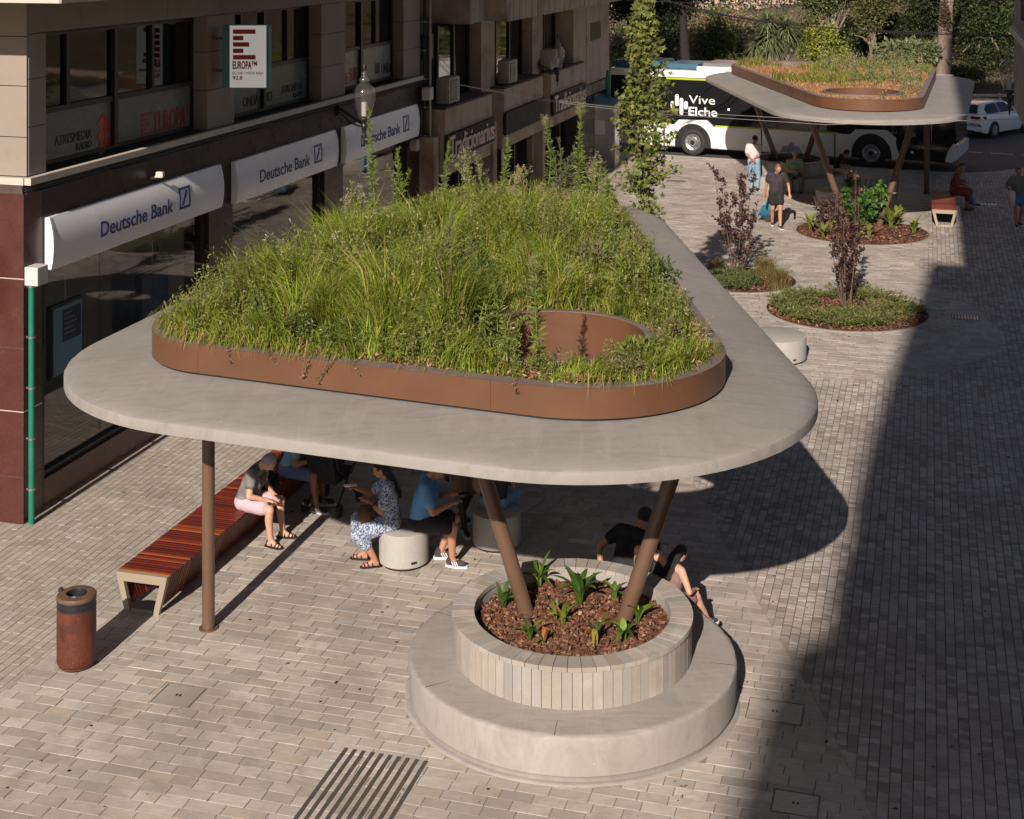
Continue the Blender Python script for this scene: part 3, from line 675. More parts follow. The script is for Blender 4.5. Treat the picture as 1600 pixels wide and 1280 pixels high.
# bank sign boxes
def bank_sign(x0,x1,yt0,yb0,label,tx,logo,seams,wp=.15):
    a,b = FU(x0,wp),FU(x1,wp); h1 = FH(x0,yt0,wp); h0 = FH(x0,yb0,wp); H_ = h1-h0
    e = empty('bank_sign', tuple(FW(a,.02,h0)), 0, label, 'sign', 'curved bank signs over the shop windows')
    def pf(h): t = (h-h0)/H_; return .095+.060*(1-abs(2*t-.9)**2.2*.9)
    prof = [(h0,.03)]+[(h0+H_*t, pf(h0+H_*t)) for t in np.linspace(0,1,13)]+[(h1,.03)]
    cuts = [a+.03]+[FU(s,wp) for s in seams]+[b-.03]
    for i in range(len(cuts)-1):
        m = fb(); m.prism([(h,w) for h,w in prof], cuts[i]+.004, cuts[i+1]-.004, axis=0); o = m.build('face_panel', M['signwhite'], e, angle=30)
    for u_ in (a,b-.032):
        m = fb(); m.prism([(h,w+.012 if w > .05 else w) for h,w in prof], u_,u_+.032,axis=0); m.build('end_cap', M['signwhite'], e, angle=30)
    def bend(mb):                    # lettering follows the bulge
        for i,v in enumerate(mb.v): mb.v[i] = (v[0],v[1],pf(v[1])+v[2])
    m = fb(); u0,u1 = FU(tx[0],wp),FU(tx[2],wp); letter(m,'Deutsche Bank',u0,u1,h0+.31*H_,h0+.62*H_,.001,.007,.008); bend(m); m.build('lettering', M['navy'], e)
    u0,u1 = FU(logo[0],wp),FU(logo[2],wp); z1,z0 = h0+.78*H_,h0+.30*H_; t = .04
    m = fb(); m.box(u0,u1,z0,z0+t,.001,.007); m.box(u0,u1,z1-t,z1,.001,.007)
    for k in range(8):
        q0,q1 = z0+t+(z1-z0-2*t)*k/8,z0+t+(z1-z0-2*t)*(k+1)/8; m.box(u0,u0+t,q0,q1,.001,.007); m.box(u1-t,u1,q0,q1,.001,.007)
        f0,f1 = (k/8-.5)*.75,((k+1)/8-.5)*.75; uc = (u0+u1)/2; W_ = (u1-u0)*.55; z_0,z_1 = z0+.06+(z1-z0-.12)*k/8,z0+.06+(z1-z0-.12)*(k+1)/8
        m.prism([(uc-.03+W_*f0,z_0),(uc+.03+W_*f0,z_0),(uc+.03+W_*f1,z_1),(uc-.03+W_*f1,z_1)],.001,.007)
    bend(m); m.build('emblem', M['navy'], e, weld=True)
    return e
bank_sign(82,349,341,424,'nearest silver bank sign, lit at its left end beside the green pipe',(157,346,270,349),(280,301,297,331),(147,303))
bank_sign(371,528,253,319,'middle silver bank sign, between two dark pillars',(406,262,484,278),(491,231,503,257),(420,))
bank_sign(541,655,199,256,'farthest silver bank sign, behind the lantern and a tall weed',(564,216,625,218),(630,187,639,209),(560,))

# projecting radio sign, pipe, boxes
def sign_box():
    # photo: white face x 358-415, y 41-137 facing the camera, case depth seen on both sides
    Yc = 24.8; a = PZ(359,40,Yc); b = PZ(416,137,Yc)
    e = empty('radio_sign', (FW(FU(345),0,a.z).x, FW(FU(345),0).y, b.z), 0, 'white projecting radio sign with red bars and a teal case, left of the second window', 'sign')
    m = MB(); x0,x1,z0,z1 = a.x,b.x,b.z,a.z
    m.box(x0-.13,x1+.035,Yc+.02,Yc+.32,z0+.0,z1-.01); m.box(x0-.02,x1+.02,Yc+.008,Yc+.05,z0-.015,z1+.015); m.build('case', M['teal'], e)
    m = MB(); m.box(x0,x1,Yc-.004,Yc+.008,z0,z1); m.build('face', M['signlit'], e)
    m = MB()
    for z in (z0+.25,z1-.25): m.box(x0-.38,x0-.131,Yc+.12,Yc+.17,z,z+.05)
    m.build('bracket', M['iron'], e)
    FR = Matrix(((1,0,0,x0),(0,0,-1,Yc-.005),(0,1,0,z0),(0,0,0,1))); w,h = x1-x0,z1-z0
    m = MB(FR)
    for i,k in enumerate((1,.46,.72,.46,1)): m.box(.09*w,.09*w+.62*w*k,h*(.865-.103*i),h*(.865-.103*i)+.072*h,0,.006)
    letter(m,'EUROPA',.08*w,.60*w,.295*h,.43*h,0,.006,.035); letter(m,'FM',.61*w,.75*w,.35*h,.43*h,0,.006,.025)
    letter(m,'ELCHE - VEGA BAJA',.08*w,.93*w,.20*h,.255*h,0,.006,.006); letter(m,'92.8',.08*w,.35*w,.125*h,.19*h,0,.006,.02)
    m.build('lettering', M['red'], e)
sign_box()
def vpipe(px0,px1,yb,yt,w,label,mat,clips=True):
    u = FU((px0+px1)/2,w); r_ = (px1-px0)/2*FY((px0+px1)/2,w)/FPX; h1 = FH((px0+px1)/2,yt,w)
    p = FW(u,w); e = empty('drain_pipe',(p.x,p.y,0),0,label,'pipe')
    m = MB(); m.tube([(p.x,p.y,0),(p.x,p.y,h1)],r_,14); m.build('pipe', mat, e, angle=40)
    if clips:
        for h in np.arange(.45,h1,.68):
            m = MB(); m.tube([(p.x,p.y,h),(p.x,p.y,h+.025)],r_+.008,14); q = p-WD*.06; m.obox(((p.x+q.x)/2,(p.y+q.y)/2,h+.012),.03,.09,.02,Matrix.Rotation(AZ+R(90),3,'Z')); m.build('clip', M['steel'], e)
    return e
vpipe(44.5,54,806,430,.11,'bright green pipe with steel clips up the dark corner pillar',M['greenpipe'])
u = FU(52,.1); m = fb(); m.box(u-.11,u+.14,3.20,3.45,.035,.24,.008); e_ = m.build('junction_box', M['greybox']); tag(e_,'pale grey junction box on top of the green pipe','junction box')
m = fb(); 
for k in range(4): m.tube([(u-.03+.02*k,3.21,.11),(u-.02+.012*k,3.15,.12),(u-.03+.02*k,3.06,.11)],.006,5)
tag(m.build('wires', M['greenpipe']),'loose green wires between the junction box and the pipe top','wires')
# blade sign on the end wall (cut by the left picture edge)
e = empty('end_wall_sign', tuple(FW(-.36,-.9,2.9)), 0, 'dark blade sign on the red granite end wall, cut by the left edge', 'sign')
m = fb(); m.box(-.62,-.365,2.78,3.62,-1.6,-.36); m.build('case', M['black'], e); m = fb(); m.box(-.635,-.622,2.80,3.60,-1.58,-.45); m.build('face', M['signface'], e)
# security camera and bell
m = fb(); u = FU(243,.1); m.tube([(u,4.12,.02),(u,4.16,.14)],.02,8); m.box(u-.04,u+.04,4.14,4.23,.12,.24,.01); tag(m.build('security_light', M['greybox']),'small pale lamp fitting above the nearest bank sign','light fitting')
u = FU(651,.15); m = fb(); m.tube([(u,3.05,.02),(u,3.05,.18)],.14,20); tag(m.build('alarm_bell', M['acwhite']),'round pale alarm box beside the farthest bank sign','alarm box')
# bank interior displays
def display(px0,px1,py0,py1,label,w=-.24,dark=False):
    u0,u1 = FU(px0,w),FU(px1,w); h1,h0 = FH(px1,py0,w),FH(px0,py1,w)
    e = empty('window_display', tuple(FW(u0,w,h0)), 0, label, 'display')
    m = fb(); m.box(u0-.04,u1+.04,h0-.04,h1+.04,w-.1,w-.012); m.build('frame', M['black'], e)
    m = fb(); m.box(u0,u1,h0,h1,w-.01,w); m.build('screen', M['posternavy' if dark else 'posterblue'], e)
    if not dark:
        m = fb(); W_,H_ = u1-u0,h1-h0; m.box(u0+.3*W_,u1-.04*W_,h0+.46*H_,h1-.06*H_,w+.001,w+.004); m.build('text_block', M['posternavy'], e)
        m = fb()
        for i in range(5): m.box(u0+.36*W_,u0+(.62+.25*((i*37)%5)/5)*W_,h1-(.14+.075*i)*H_,h1-(.115+.075*i)*H_,w+.005,w+.007)
        m.build('text_lines', M['greyprint'], e)
    m = fb(); m.tube([((u0+u1)/2,h1,w-.05),((u0+u1)/2,3.58,w-.05)],.008,6); m.build('hanger', M['steel'], e)
display(84,128,466,590,'pale blue hanging poster with a navy text block inside the nearest bank window')
display(222,262,418,500,'dark screen hanging deeper inside the nearest bank window',-.4,True)
display(552,578,278,300,'small pale blue poster low in the farthest bank window',-.3)

# ---------------------------------------------------------------- second building, old concrete
W2 = .5
b2 = empty('concrete_office_building', tuple(FW(FU(660),.2)), 0, 'old ribbed concrete office building with three projecting ledges and raised shop lettering', 'building')
V0,V1 = U1+.02,FU(957,W2)
c = fb(); c.box(V0,V1-.02,0,5.9,-6,-.45); c.build('rear_wall', M['interior_d'], b2)
hO = 5.74
uo1,uo2,uo3 = FU(737,.6)-1.2,FU(752,.8),FU(789,1.0)
ovp = [(uo1,-.4),(uo1,.6),(uo2-.3,.6),(uo2-.05,.42),(uo3-.25,.42),(uo3-.25,1.0),(V1,1.0),(V1,-6),(uo1,-6)]
uo1 = FU(735,.6)
A = [(FU(735,.6),-.45),(FU(735,.6),.6),(FU(748,.45),.45),(FU(789,1.0),.45),(FU(789,1.0),1.0),(V1+.02,1.0),(V1+.02,-6),(FU(735,.6),-6)]
def pr_up(mb,poly,h0,h1):         # prism on (u,w) outline between heights
    n = len(poly); mb.add([(p[0],h0,p[1]) for p in poly]+[(p[0],h1,p[1]) for p in poly],[tuple(range(n)),tuple(range(n,2*n))[::-1]]+[(i,(i+1)%n,(i+1)%n+n,i+n) for i in range(n)])
c = fb(); pr_up(c,A,hO,14); c.build('upper_storeys', M['beige_d'], b2)
x = FU(789,1.0)
while x < V1-.3:                   # ribs of the cladding
    m = fb(); m.box(x+.02,min(x+.60,V1),hO-.02,9.5,1.003,1.045); m.build('cladding_panel', M['beige_d'], b2); x += .64
def span(a,b,w): return FU(a,w),FU(b,w)
# pillars between the recessed windows
for a,b in ((752,773),(832,848)):
    m = fb(); u0,u1 = span(a,b,.12); m.box(u0,u1,0,hO,-.44,.12); m.build('pillar', M['beige_d'], b2)
u0 = FU(897,.40)
x = u0; k = 0
while x < V1-.05:
    m = fb(); m.box(x+.008,min(x+1.9,V1)-.008,2.9,hO-.005,-.44,.38+.012*(k%2)); m.build('cladding_panel', M['beige_d'], b2); x += 1.9; k += 1
m = fb(); a,b = span(924,939,.42); m.box(a,b,FH(931,62,.42),FH(931,35,.42),.30,.41); m.build('square_window', M['black'], b2)
# window bands
for a,b in ((682,752),(773,832),(848,897)):
    u0,u1 = span(a,b,-.25); w = fb(); n = 3; L = (u1-u0)/n
    h0 = 3.55
    for i in range(n+1): w.box(u0+i*L-.05,u0+i*L+.05,h0,hO-.05,-.3,-.2)
    win = w.build('window', M['frame'], b2)
    for i in range(n): g = fb(); g.box(u0+i*L+.053,u0+(i+1)*L-.053,h0,hO-.05,-.26,-.25); g.build('pane', M['glass_d'], win)
    if a != 773:
        g = fb(); g.box(u0+.6*L,u0+1.05*L,h0+.05,hO-.1,-.36,-.35); g.build('curtain', M['interior'], win)
# projecting ledges made of panels
led = []
for (a,b,c0,yt,yb,lbl) in ((695,768,3,170,212,'a'),(787,848,3,138,176,'b'),(861,911.5,3,114,149,'c')):
    u0,u1 = span(a,b,W2); ht,hs_ = FH(a,yt,W2),FH(a,yb,W2)
    led.append((u0,u1,ht,hs_))
    m = fb(); m.box(u0+.01,u1-.01,hs_-1.0,ht-.03,-.2,W2-.03); m.build('ledge', M['beige_d'], b2)
    m = fb(); m.box(u0-.02,u1,ht-.028,ht+.02,-.2,W2+.02); m.build('ledge_top', M['joint_d'], b2)
    L = (u1-u0)/3
    for i in range(3): m = fb(); m.box(u0+i*L+.012,u0+(i+1)*L-.012,hs_,ht-.03,W2-.028,W2+.01,.006); m.build('concrete_panel', M['beige_d'], b2)
# ground floor: dark shop fronts
for (a,b) in ((697,768),(789,846),(863,910)):
    u0,u1 = span(a,b,.1); n = 3; L = (u1-u0)/n; w = fb()
    for i in range(n+1): w.box(u0+i*L-.04,u0+i*L+.04,0,2.5,-.3,.0)
    win = w.build('shop_window', M['frame'], b2)
    for i in range(n): g = fb(); g.box(u0+i*L+.043,u0+(i+1)*L-.043,.1,2.5,-.16,-.15); g.build('pane', M['glass_d'], win)
for (a,b) in ((679,695),(772,787),(848.5,861)):
    u0,u1 = span(a,b,W2-.1); m = fb(); m.box(u0,u0+.35,0,led[0][3] if a<700 else (led[1][3]-.2 if a<800 else led[2][3]-.2),-.2,W2-.12); m.build('pillar', M['beige_d'], b2)
u0,u1 = FU(912,W2),V1
m = fb(); m.box(u0,u1,0,2.88,-.44,W2-.08); base_w = m.build('polished_base', M['interior_d'], b2)
L = (u1-u0)/3
for i in range(3): m = fb(); m.box(u0+i*L+.01,u0+(i+1)*L-.01,.25,2.5,W2-.078,W2-.05); m.build('glossy_panel', M['blackglass'], b2)
m = fb()
for k in range(7): m.box(u0+.05,u1-1.2,2.56+.05*k,2.585+.05*k,W2-.078,W2-.03)
m.build('ventilation_grille', M['beige_d'], b2)
# raised shop signs
def trad(i,label,txt=True):
    u0,u1,ht,hs_ = led[i]; H = .62
    e = empty('shop_sign', tuple(FW(u0,W2,hs_-H)), 0, label, 'sign')
    m = fb(); m.box(u0-.02,u1+.02,hs_-H,hs_-.006,W2+.012,W2+.08); m.build('panel', M['darkpanel'], e)
    m = fb(); m.box(u0+.05,u1,hs_-H-.06,hs_-H-.005,W2-.1,W2+.09); m.build('lower_trim', M['beige'], e)
    if txt: m = fb(); letter(m,'Tradicionarius',u0+.14,u1-.06,hs_-H+.06,hs_-.05,W2+.081,W2+.10,.008); m.build('lettering', M['tradlet'], e)
trad(0,'dark shop sign with tall raised letters, nearest of the three below the ledges')
trad(1,'blank dark sign panel between the two lettered shop signs',False)
trad(2,'dark shop sign with tall raised letters, farthest below the ledges')
# air conditioners on the ledges
def ac(px,py,i,label):
    u0,u1,ht,hs_ = led[i]; w = .28; u = FU(px,w); h = ht+.022
    e = empty('air_conditioner', tuple(FW(u,w,h)), 0, label, 'air conditioner', 'air conditioners on the ledges')
    m = fb(); m.box(u-.42,u+.42,h+.03,h+.66,w-.17,w+.17,.012); m.build('casing', M['acwhite'], e)
    m = fb(); m.box(u-.435,u-.422,h+.1,h+.6,w-.12,w+.12); m.build('side_panel', M['interior'], e)
    m = fb(); FRm = []
    m.box(u-.32,u+.18,h+.08,h+.60,w+.172,w+.18); m.build('fan_guard', M['black'], e)
    m = fb()
    for k in range(9): m.box(u-.31,u+.17,h+.10+.055*k,h+.108+.055*k,w+.181,w+.19)
    m.build('grille', M['steel'], e)
    m = fb(); m.box(u-.3,u-.24,h,h+.03,w-.15,w+.15); m.box(u+.24,u+.3,h,h+.03,w-.15,w+.15); m.build('foot', M['black'], e)
ac(700,150,0,'grimy air conditioner on the nearest ledge, next to the drainpipe')
ac(793,110,1,'grimy air conditioner on the middle ledge')
ac(858,95,2,'grimy air conditioner on the farthest ledge, behind the far lantern')
for (a,b,w,mt,lb_) in ((661,666,.1,'interior_d','tall dark drainpipe at the joint between the two buildings'),(670,674,.22,'acwhite','thin pale conduit beside the dark drainpipe')):
    vpipe(a,b,800,-60,w,lb_,M[mt])
u = FU(668,.12); m = fb(); m.box(u-.15,u+.2,5.0,5.6,.0,.2,.01); tag(m.build('junction_box', M['black']),'black junction box high on the building joint','junction box')
u = FU(674,.3); m = fb(); m.box(u-.12,u+.15,4.05,4.35,.1,.3,.01); tag(m.build('meter_box', M['greybox']),'pale meter box on the joint between the buildings','meter box')
vpipe(947,954,400,110,.75,'dark green pipe up the far corner of the concrete building',M['greenpipe'],False)
# ticket kiosk beside the far corner
g = Vector((3.15,51.6,0)); e = empty('street_kiosk',tuple(g),AZ,'narrow grey kiosk with a sloping blue roof by the far building corner','kiosk')
m = MB(W[e]); m.box(-.35,.55,-.4,.4,0,2.15,.02); m.build('cabinet', M['steel'], e); m = MB(W[e]); m.prism([(-.42,2.16),(.62,2.16),(.62,2.24),(-.42,2.5)],-.45,.45,axis=1); m.build('roof', M['bluepanel'], e)
m = MB(W[e]); m.box(-.2,.2,-.412,-.402,1.1,1.6); m.build('notice', M['signface'], e)

# wall lanterns
def lantern(px,py,Y,wallx,label,rot=0.0):
    c = PZ(px,py,Y); e = empty('wall_lantern',(c.x,c.y,c.z-.42),0,label,'lantern','glass lanterns on wall brackets'); T_ = Matrix.Translation(c)
    m = MB(T_); m.lathe([(.10,-.30),(.115,-.28),(.15,-.18),(.20,.0),(.215,.14),(.19,.24),(.12,.31),(.075,.34)],(0,0),24); m.build('globe', M['clear'], e, smooth=True)
    m = MB(T_); m.lathe([(.075,.34),(.09,.36),(.10,.40),(.06,.45),(.045,.48),(.06,.51),(.02,.56),(.001,.57)],(0,0),20); m.build('glass_cap', M['clear'], e, smooth=True)
    m = MB(T_); m.lathe([(.001,-.30),(.12,-.30),(.13,-.33),(.06,-.37),(.05,-.44),(.08,-.47),(.05,-.50),(.035,-.62),(.055,-.66),(.02,-.72),(.012,-.84),(.001,-.85)],(0,0),16)
    m.lathe([(.001,.57),(.02,.58),(.03,.60),(.012,.63),(.014,.67),(.001,.69)],(0,0),10); m.build('holder', M['iron'], e, smooth=True)
    m = MB(); m.tube([(c.x,c.y,c.z-.28),(c.x,c.y,c.z-.02)],.05,12); m.build('lamp', M['greybox'], e)
    m = MB(); wv = Vector(wallx); a = Vector((c.x,c.y,c.z-.45)); mid = (a+wv)/2
    m.tube([a,(mid.x,mid.y,a.z+.02),(wv.x,wv.y,a.z+.05)],[.025,.028,.04],8); m.tube([(a.x,a.y,a.z-.05),(mid.x,mid.y,a.z-.12),(wv.x,wv.y,a.z-.02)],.014,6)
    m.tube([(wv.x,wv.y,a.z-.14),(wv.x,wv.y,a.z+.2)],.05,8); m.build('bracket', M['iron'], e)
Yl = 27.5; u = FU(525); lantern(569,158,Yl-.1,FW(u,.03,0),'clear glass lantern on a black bracket in front of the farthest bank sign')
Yl = 42.8; lantern(871,90,Yl,FW(FU(842,.12),.12,0),'clear glass lantern on a black bracket by the old concrete building')
c = PZ(1577,118,31); lantern(1577,118,31,(11.05,31.2,0),'clear glass lantern at the right edge beside the stone pillar')
m = MB(); m.tube([(11.05,31.2,0),(11.05,31.2,5.6)],[.08,.05],12); tag(m.build('lamp_post', M['iron']),'black lamp post just beyond the right edge that carries the lantern','lamp post')

# thin cables strung over the plaza
def cable(pts,label,mat='wire',r_=.012,sag=.0):
    P = [PZ(*p) for p in pts]; Q = []
    for a,b in zip(P[:-1],P[1:]):
        for k in range(12): t = k/12; q = a.lerp(b,t); q.z -= sag*4*t*(1-t); Q.append(q)
    Q.append(P[-1]); m = MB(); m.tube(Q,r_,5); tag(m.build('overhead_cable', M[mat]),label,'cable','overhead cables')
cable([(716,132,37),(840,154,42),(1000,172,45),(1290,188,36),(1600,176,30)],'pale thin cable from the nearest air conditioner across the plaza, upper of two','wire_l',.007)
cable([(716,132.5,37),(840,156,42),(1000,176,45),(1290,195,36),(1600,186,30)],'pale thin cable from the nearest air conditioner across the plaza, lower of two','wire_l',.007)
cable([(985,-12,45),(1090,14,47),(1180,33,50),(1330,47,55),(1600,56,60)],'heavy black cable sagging across the trees, upper','wire',.02)
cable([(1000,-14,45),(1100,20,47),(1250,40,52),(1400,52,56),(1600,58,60)],'heavy black cable sagging across the trees, lower','wire',.022)
cable([(940,-2,45),(1150,8,50),(1400,6,56),(1600,0,60)],'thin black cable along the top of the picture','wire',.012)

# ---------------------------------------------------------------- planted canopies
def hull3(cs, n=220):              # outline round three circles
    C = np.array([(x,y) for x,y,_ in cs]); Rr = np.array([r for *_,r in cs]); pts = []
    th = np.linspace(0,2*math.pi,720,endpoint=False)
    for t in th:
        d = np.array([math.cos(t),math.sin(t)]); k = (C@d+Rr).argmax(); pts.append(C[k]+d*Rr[k])
    pts = np.array(pts+[pts[0]]); seg = np.linalg.norm(np.diff(pts,axis=0),axis=1); L = np.concatenate([[0],np.cumsum(seg)])
    s = np.linspace(0,L[-1],n,endpoint=False)
    return np.stack([np.interp(s,L,pts[:,0]),np.interp(s,L,pts[:,1])],1)
def radial(outl, c, n=420):        # outline resampled by direction from c
    d = outl-c; a = np.unwrap(np.arctan2(d[:,1],d[:,0])); o = np.argsort(a % (2*math.pi)); aa = (a % (2*math.pi))[o]; rr = np.linalg.norm(d,axis=1)[o]
    th = np.linspace(0,2*math.pi,n,endpoint=False)
    r = np.interp(th, np.concatenate([aa-2*math.pi,aa,aa+2*math.pi]), np.concatenate([rr,rr,rr]))
    return np.stack([c[0]+r*np.cos(th),c[1]+r*np.sin(th)],1)
def canopy(slab, rim, holes, label, ze=3.335, zr=3.47, th=.105):
    base_pt = slab[0][:2]
    e = empty('planted_canopy',(base_pt[0],base_pt[1],0),0,label,'canopy','concrete canopies with planted roofs')
    c = np.mean(np.array([(x,y) for x,y,_ in rim]),0)
    O = radial(hull3(slab,600),c); I = radial(hull3(rim,600),c); n = len(O)
    # slab: top cone, rounded lip, chipped vertical edge, underside with the openings
    m = MB(); rings = []
    Wn = O-I; Ln = np.linalg.norm(Wn,axis=1)[:,None]; dn = Wn/Ln
    ring = lambda dist,z: [(float(p[0]),float(p[1]),float(z)) for p in (O-dn*dist)]
    prof = [(I-dn*.10,zr)]
    rings.append([(float(p[0]),float(p[1]),zr) for p in (I-dn*.12)])
    for t in (.15,.35,.5): rings.append([(float(p[0]),float(p[1]),zr-(zr-ze-.045)*t) for p in (I+Wn*t)])
    rings.append(ring(.24,ze+.054)); rings.append(ring(.13,ze+.038)); rings.append(ring(.06,ze+.020)); rings.append(ring(.02,ze+.007))
    rr = np.random.RandomState(4); ch = np.clip(rr.normal(0,.006,n),-.004,.012)
    rings.append([(float(p[0]),float(p[1]),float(ze+.002-abs(k))) for p,k in zip(O-dn*.004,ch)])
    rings.append([(float(p[0]),float(p[1]),float(ze-.003-abs(k)*1.6)) for p,k in zip(O,ch)]); rings.append(ring(.0,ze-th))
    vs = [v for r in rings for v in r]; fs = []
    for i in range(len(rings)-1):
        for k in range(n): k2 = (k+1)%n; fs.append((i*n+k,i*n+k2,(i+1)*n+k2,(i+1)*n+k))
    m.add(vs,fs)
    low = [(float(x),float(y)) for x,y,_ in rings[-1]]
    v,f = tess([low]+[circ(h[:2],h[2]) for h in holes], ze-th); m.add(v,f)
    s = m.build('slab', M['concrete'], e, angle=50, recalc=False)
    bm = bmesh.new(); bm.from_mesh(s.data); bmesh.ops.remove_doubles(bm,verts=bm.verts,dist=.0005); bmesh.ops.recalc_face_normals(bm,faces=bm.faces[:]); bm.to_mesh(s.data); bm.free(); s.data.set_sharp_from_angle(angle=R(32))
    # steel edging of the planted tray, in sections
    zt = zr+.30; H = hull3(rim,240); t = .16
    Hc = np.roll(H,-1,0)-np.roll(H,1,0); nrm = np.stack([Hc[:,1],-Hc[:,0]],1); nrm /= np.linalg.norm(nrm,axis=1)[:,None]
    Hin = H-nrm*t; Hb = H-nrm*.015; secs = 9; k0 = 0
    for q in range(secs):
        a,b = 240*q//secs,240*(q+1)//secs; m = MB(); vs = []; idx = [i%240 for i in range(a,b+1)]
        for j,i in enumerate(idx):
            p,pi = H[i],Hin[i]
            if j == len(idx)-1: p = p-(H[i]-H[i-1])*.02; pi = pi-(Hin[i]-Hin[i-1])*.02
            vs += [(p[0],p[1],zr+.022),(p[0],p[1],zt)]
        m.add(vs,[(2*j,2*j+2,2*j+3,2*j+1) for j in range(len(idx)-1)]); m.build('edging_section', M['corten'], e, smooth=True, recalc=False)
    m = MB(); vs = []
    for i in range(240): vs += [(*H[i],zt+.001),(*Hin[i],zt+.004),(*Hin[i],zt-.12)]
    m.add(vs,[f for j in range(240) for f in ((3*j,3*((j+1)%240),3*((j+1)%240)+1,3*j+1),(3*j+1,3*((j+1)%240)+1,3*((j+1)%240)+2,3*j+2))]); m.build('coping', M['coping'], e, angle=40)
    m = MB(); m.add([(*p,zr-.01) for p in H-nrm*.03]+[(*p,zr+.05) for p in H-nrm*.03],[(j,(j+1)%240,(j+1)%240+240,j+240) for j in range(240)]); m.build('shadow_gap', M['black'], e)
    v,f = tess([[tuple(p) for p in Hin]]+[circ(h[:2],h[2]+.02) for h in holes], zt-.045); m = MB(); m.add(v,f); m.build('soil', M['soil'], e)
    for h in holes:
        m = MB(); m.lathe([(h[2],ze-th-.01),(h[2],zt-.004)],h[:2],56); m.build('skylight_wall', M['corten'], e, smooth=True)
        m = MB(); m.lathe([(h[2]-.004,zt-.005),(h[2]-.004,zt+.004),(h[2]+.07,zt+.004),(h[2]+.07,zt-.06)],h[:2],56); m.build('skylight_coping', M['coping'], e, angle=40)
    return e, H, Hin, zt-.045
can1 = canopy([(-2.38,15.82,2.34),(.60,14.80,2.43),(-.10,23.25,2.55)],[(-2.82,15.62,.98),(.70,14.69,1.42),(.15,22.9,1.5)],[(.44,15.12,.93),(.0,23.3,.95)],
    'near concrete canopy shaped like a rounded triangle, its brown tray full of tall green grass')
can2 = canopy([(8.93,48.2,2.56),(9.48,39.31,2.60),(13.2,47.6,1.70)],[(8.78,48.25,1.56),(9.42,38.95,1.45),(12.55,46.9,.95)],[(9.47,39.75,.98),(9.30,49.0,.85)],
    'far concrete canopy with dry orange-brown plants, standing in front of the bus')
def column(a,b,r_,e,plate=True):
    m = MB(); m.tube([a,b],r_,20); m.build('column', M['column'], e, angle=40)
    if plate: m = MB(); a = Vector(a); m.tube([a,a+Vector((0,0,.018))],r_+.035,20); m.build('base_plate', M['column'], e, angle=40)
c1,c2 = can1[0],can2[0]
column((-3.45,16.70,.0),(-3.45,16.70,3.26),.072,c1)
column((.149,15.53,.72),(-.62,15.55,3.24),.082,c1); column((1.16,15.30,.72),(2.0,15.30,3.24),.082,c1)
column((-.4,22.9,0),(-.9,22.8,3.26),.08,c1); column((.5,22.9,0),(1.2,22.9,3.26),.08,c1)
column((12.87,45.6,0),(12.87,45.6,3.26),.085,c2)
column((9.25,40.55,0),(8.12,40.5,3.26),.085,c2); column((10.06,40.3,0),(11.12,40.3,3.26),.085,c2)
column((8.55,47.3,.72),(7.6,47.4,3.26),.085,c2); column((9.42,47.3,.72),(10.3,47.4,3.26),.085,c2)

# ---------------------------------------------------------------- round bench with planter
def seat_planter(cx,cy,label,ntile,lab2):
    e = empty('round_planter_bench',(cx,cy,0),0,label,'planter bench','round concrete planter benches')
    T_ = W[e]; n = 160
    m = MB(T_); rr = random.Random(8)
    m.lathe([(1.30,.02),(1.665,.0),(1.672,.05),(1.69,.07),(1.702,.40),(1.698,.425),(1.685,.437),(1.66,.442),(1.64,.443),(1.20,.45)],(0,0),n)
    # small chips along the seat edge
    for i,v in enumerate(m.v):
        if .41 < v[2] < .44 and math.hypot(v[0],v[1]) > 1.6: k = rr.random(); m.v[i] = (v[0]*(1-.005*k*k),v[1]*(1-.005*k*k),v[2]-.009*k**3)
    m.build('seat_ring', M['concrete_l'], e, angle=35)
    m = MB(T_); rq = random.Random(2); m.lathe([(1.60,.012),(1.695,.012),(1.735,.006),(1.745,-.02)],(0,0),n)
    m.v = [((x*(1+.006*math.sin(5*math.atan2(y,x))+.004*math.sin(17*math.atan2(y,x)))),y,z) for x,y,z in m.v]; m.build('mortar_fillet', M['concrete_l'], e, smooth=True)
    for a in (-152,-98,-12,40,95,150):
        q = R(a); m = MB(T_); d = Vector((math.cos(q),math.sin(q),0)); mm = Matrix.Rotation(q,3,'Z')
        m.obox(d*1.47+Vector((0,0,.4445)),.42,.005,.004,mm); m.build('seat_joint', M['joint_d'], e)
    m = MB(T_); m.lathe([(1.205,.40),(1.205,.83),(1.03,.83),(1.03,.5)],(0,0),n); m.build('wall_core', M['concrete_l'], e, angle=35)
    rs = random.Random(3)
    for k in range(ntile):           # vertical facing tiles
        a0,a1 = 2*math.pi*k/ntile,2*math.pi*(k+1)/ntile; g = .0028/1.24; r0,r1 = 1.208,1.240+rs.uniform(-.0015,.0015)
        m = MB(T_); zt_ = .812
        P = [(r1,a0+g),(r1,a1-g),(r0,a1-g),(r0,a0+g)]; m.prism([(r*math.cos(a),r*math.sin(a)) for r,a in P],.451,zt_); m.build('facing_tile', M['tile'], e)
    nc = int(ntile*.72)
    for k in range(nc):
        a0,a1 = 2*math.pi*(k+.3)/nc,2*math.pi*(k+1.3)/nc; g = .003; z = .862+rs.uniform(-.0015,.0015)
        ri,ro = 1.02,1.252; m = MB(T_); am = (a0+a1)/2
        P = [(ro,a0+g/ro),(ro,am),(ro,a1-g/ro),(ri,a1-g/ri),(ri,am),(ri,a0+g/ri)]; m.prism([(r*math.cos(a),r*math.sin(a)) for r,a in P],.816,z); m.build('coping_tile', M['tile'], e)
    m = MB(T_); m.disc((0,0),1.03,.70,60); m.build('soil', M['mulch'], e)
    return e
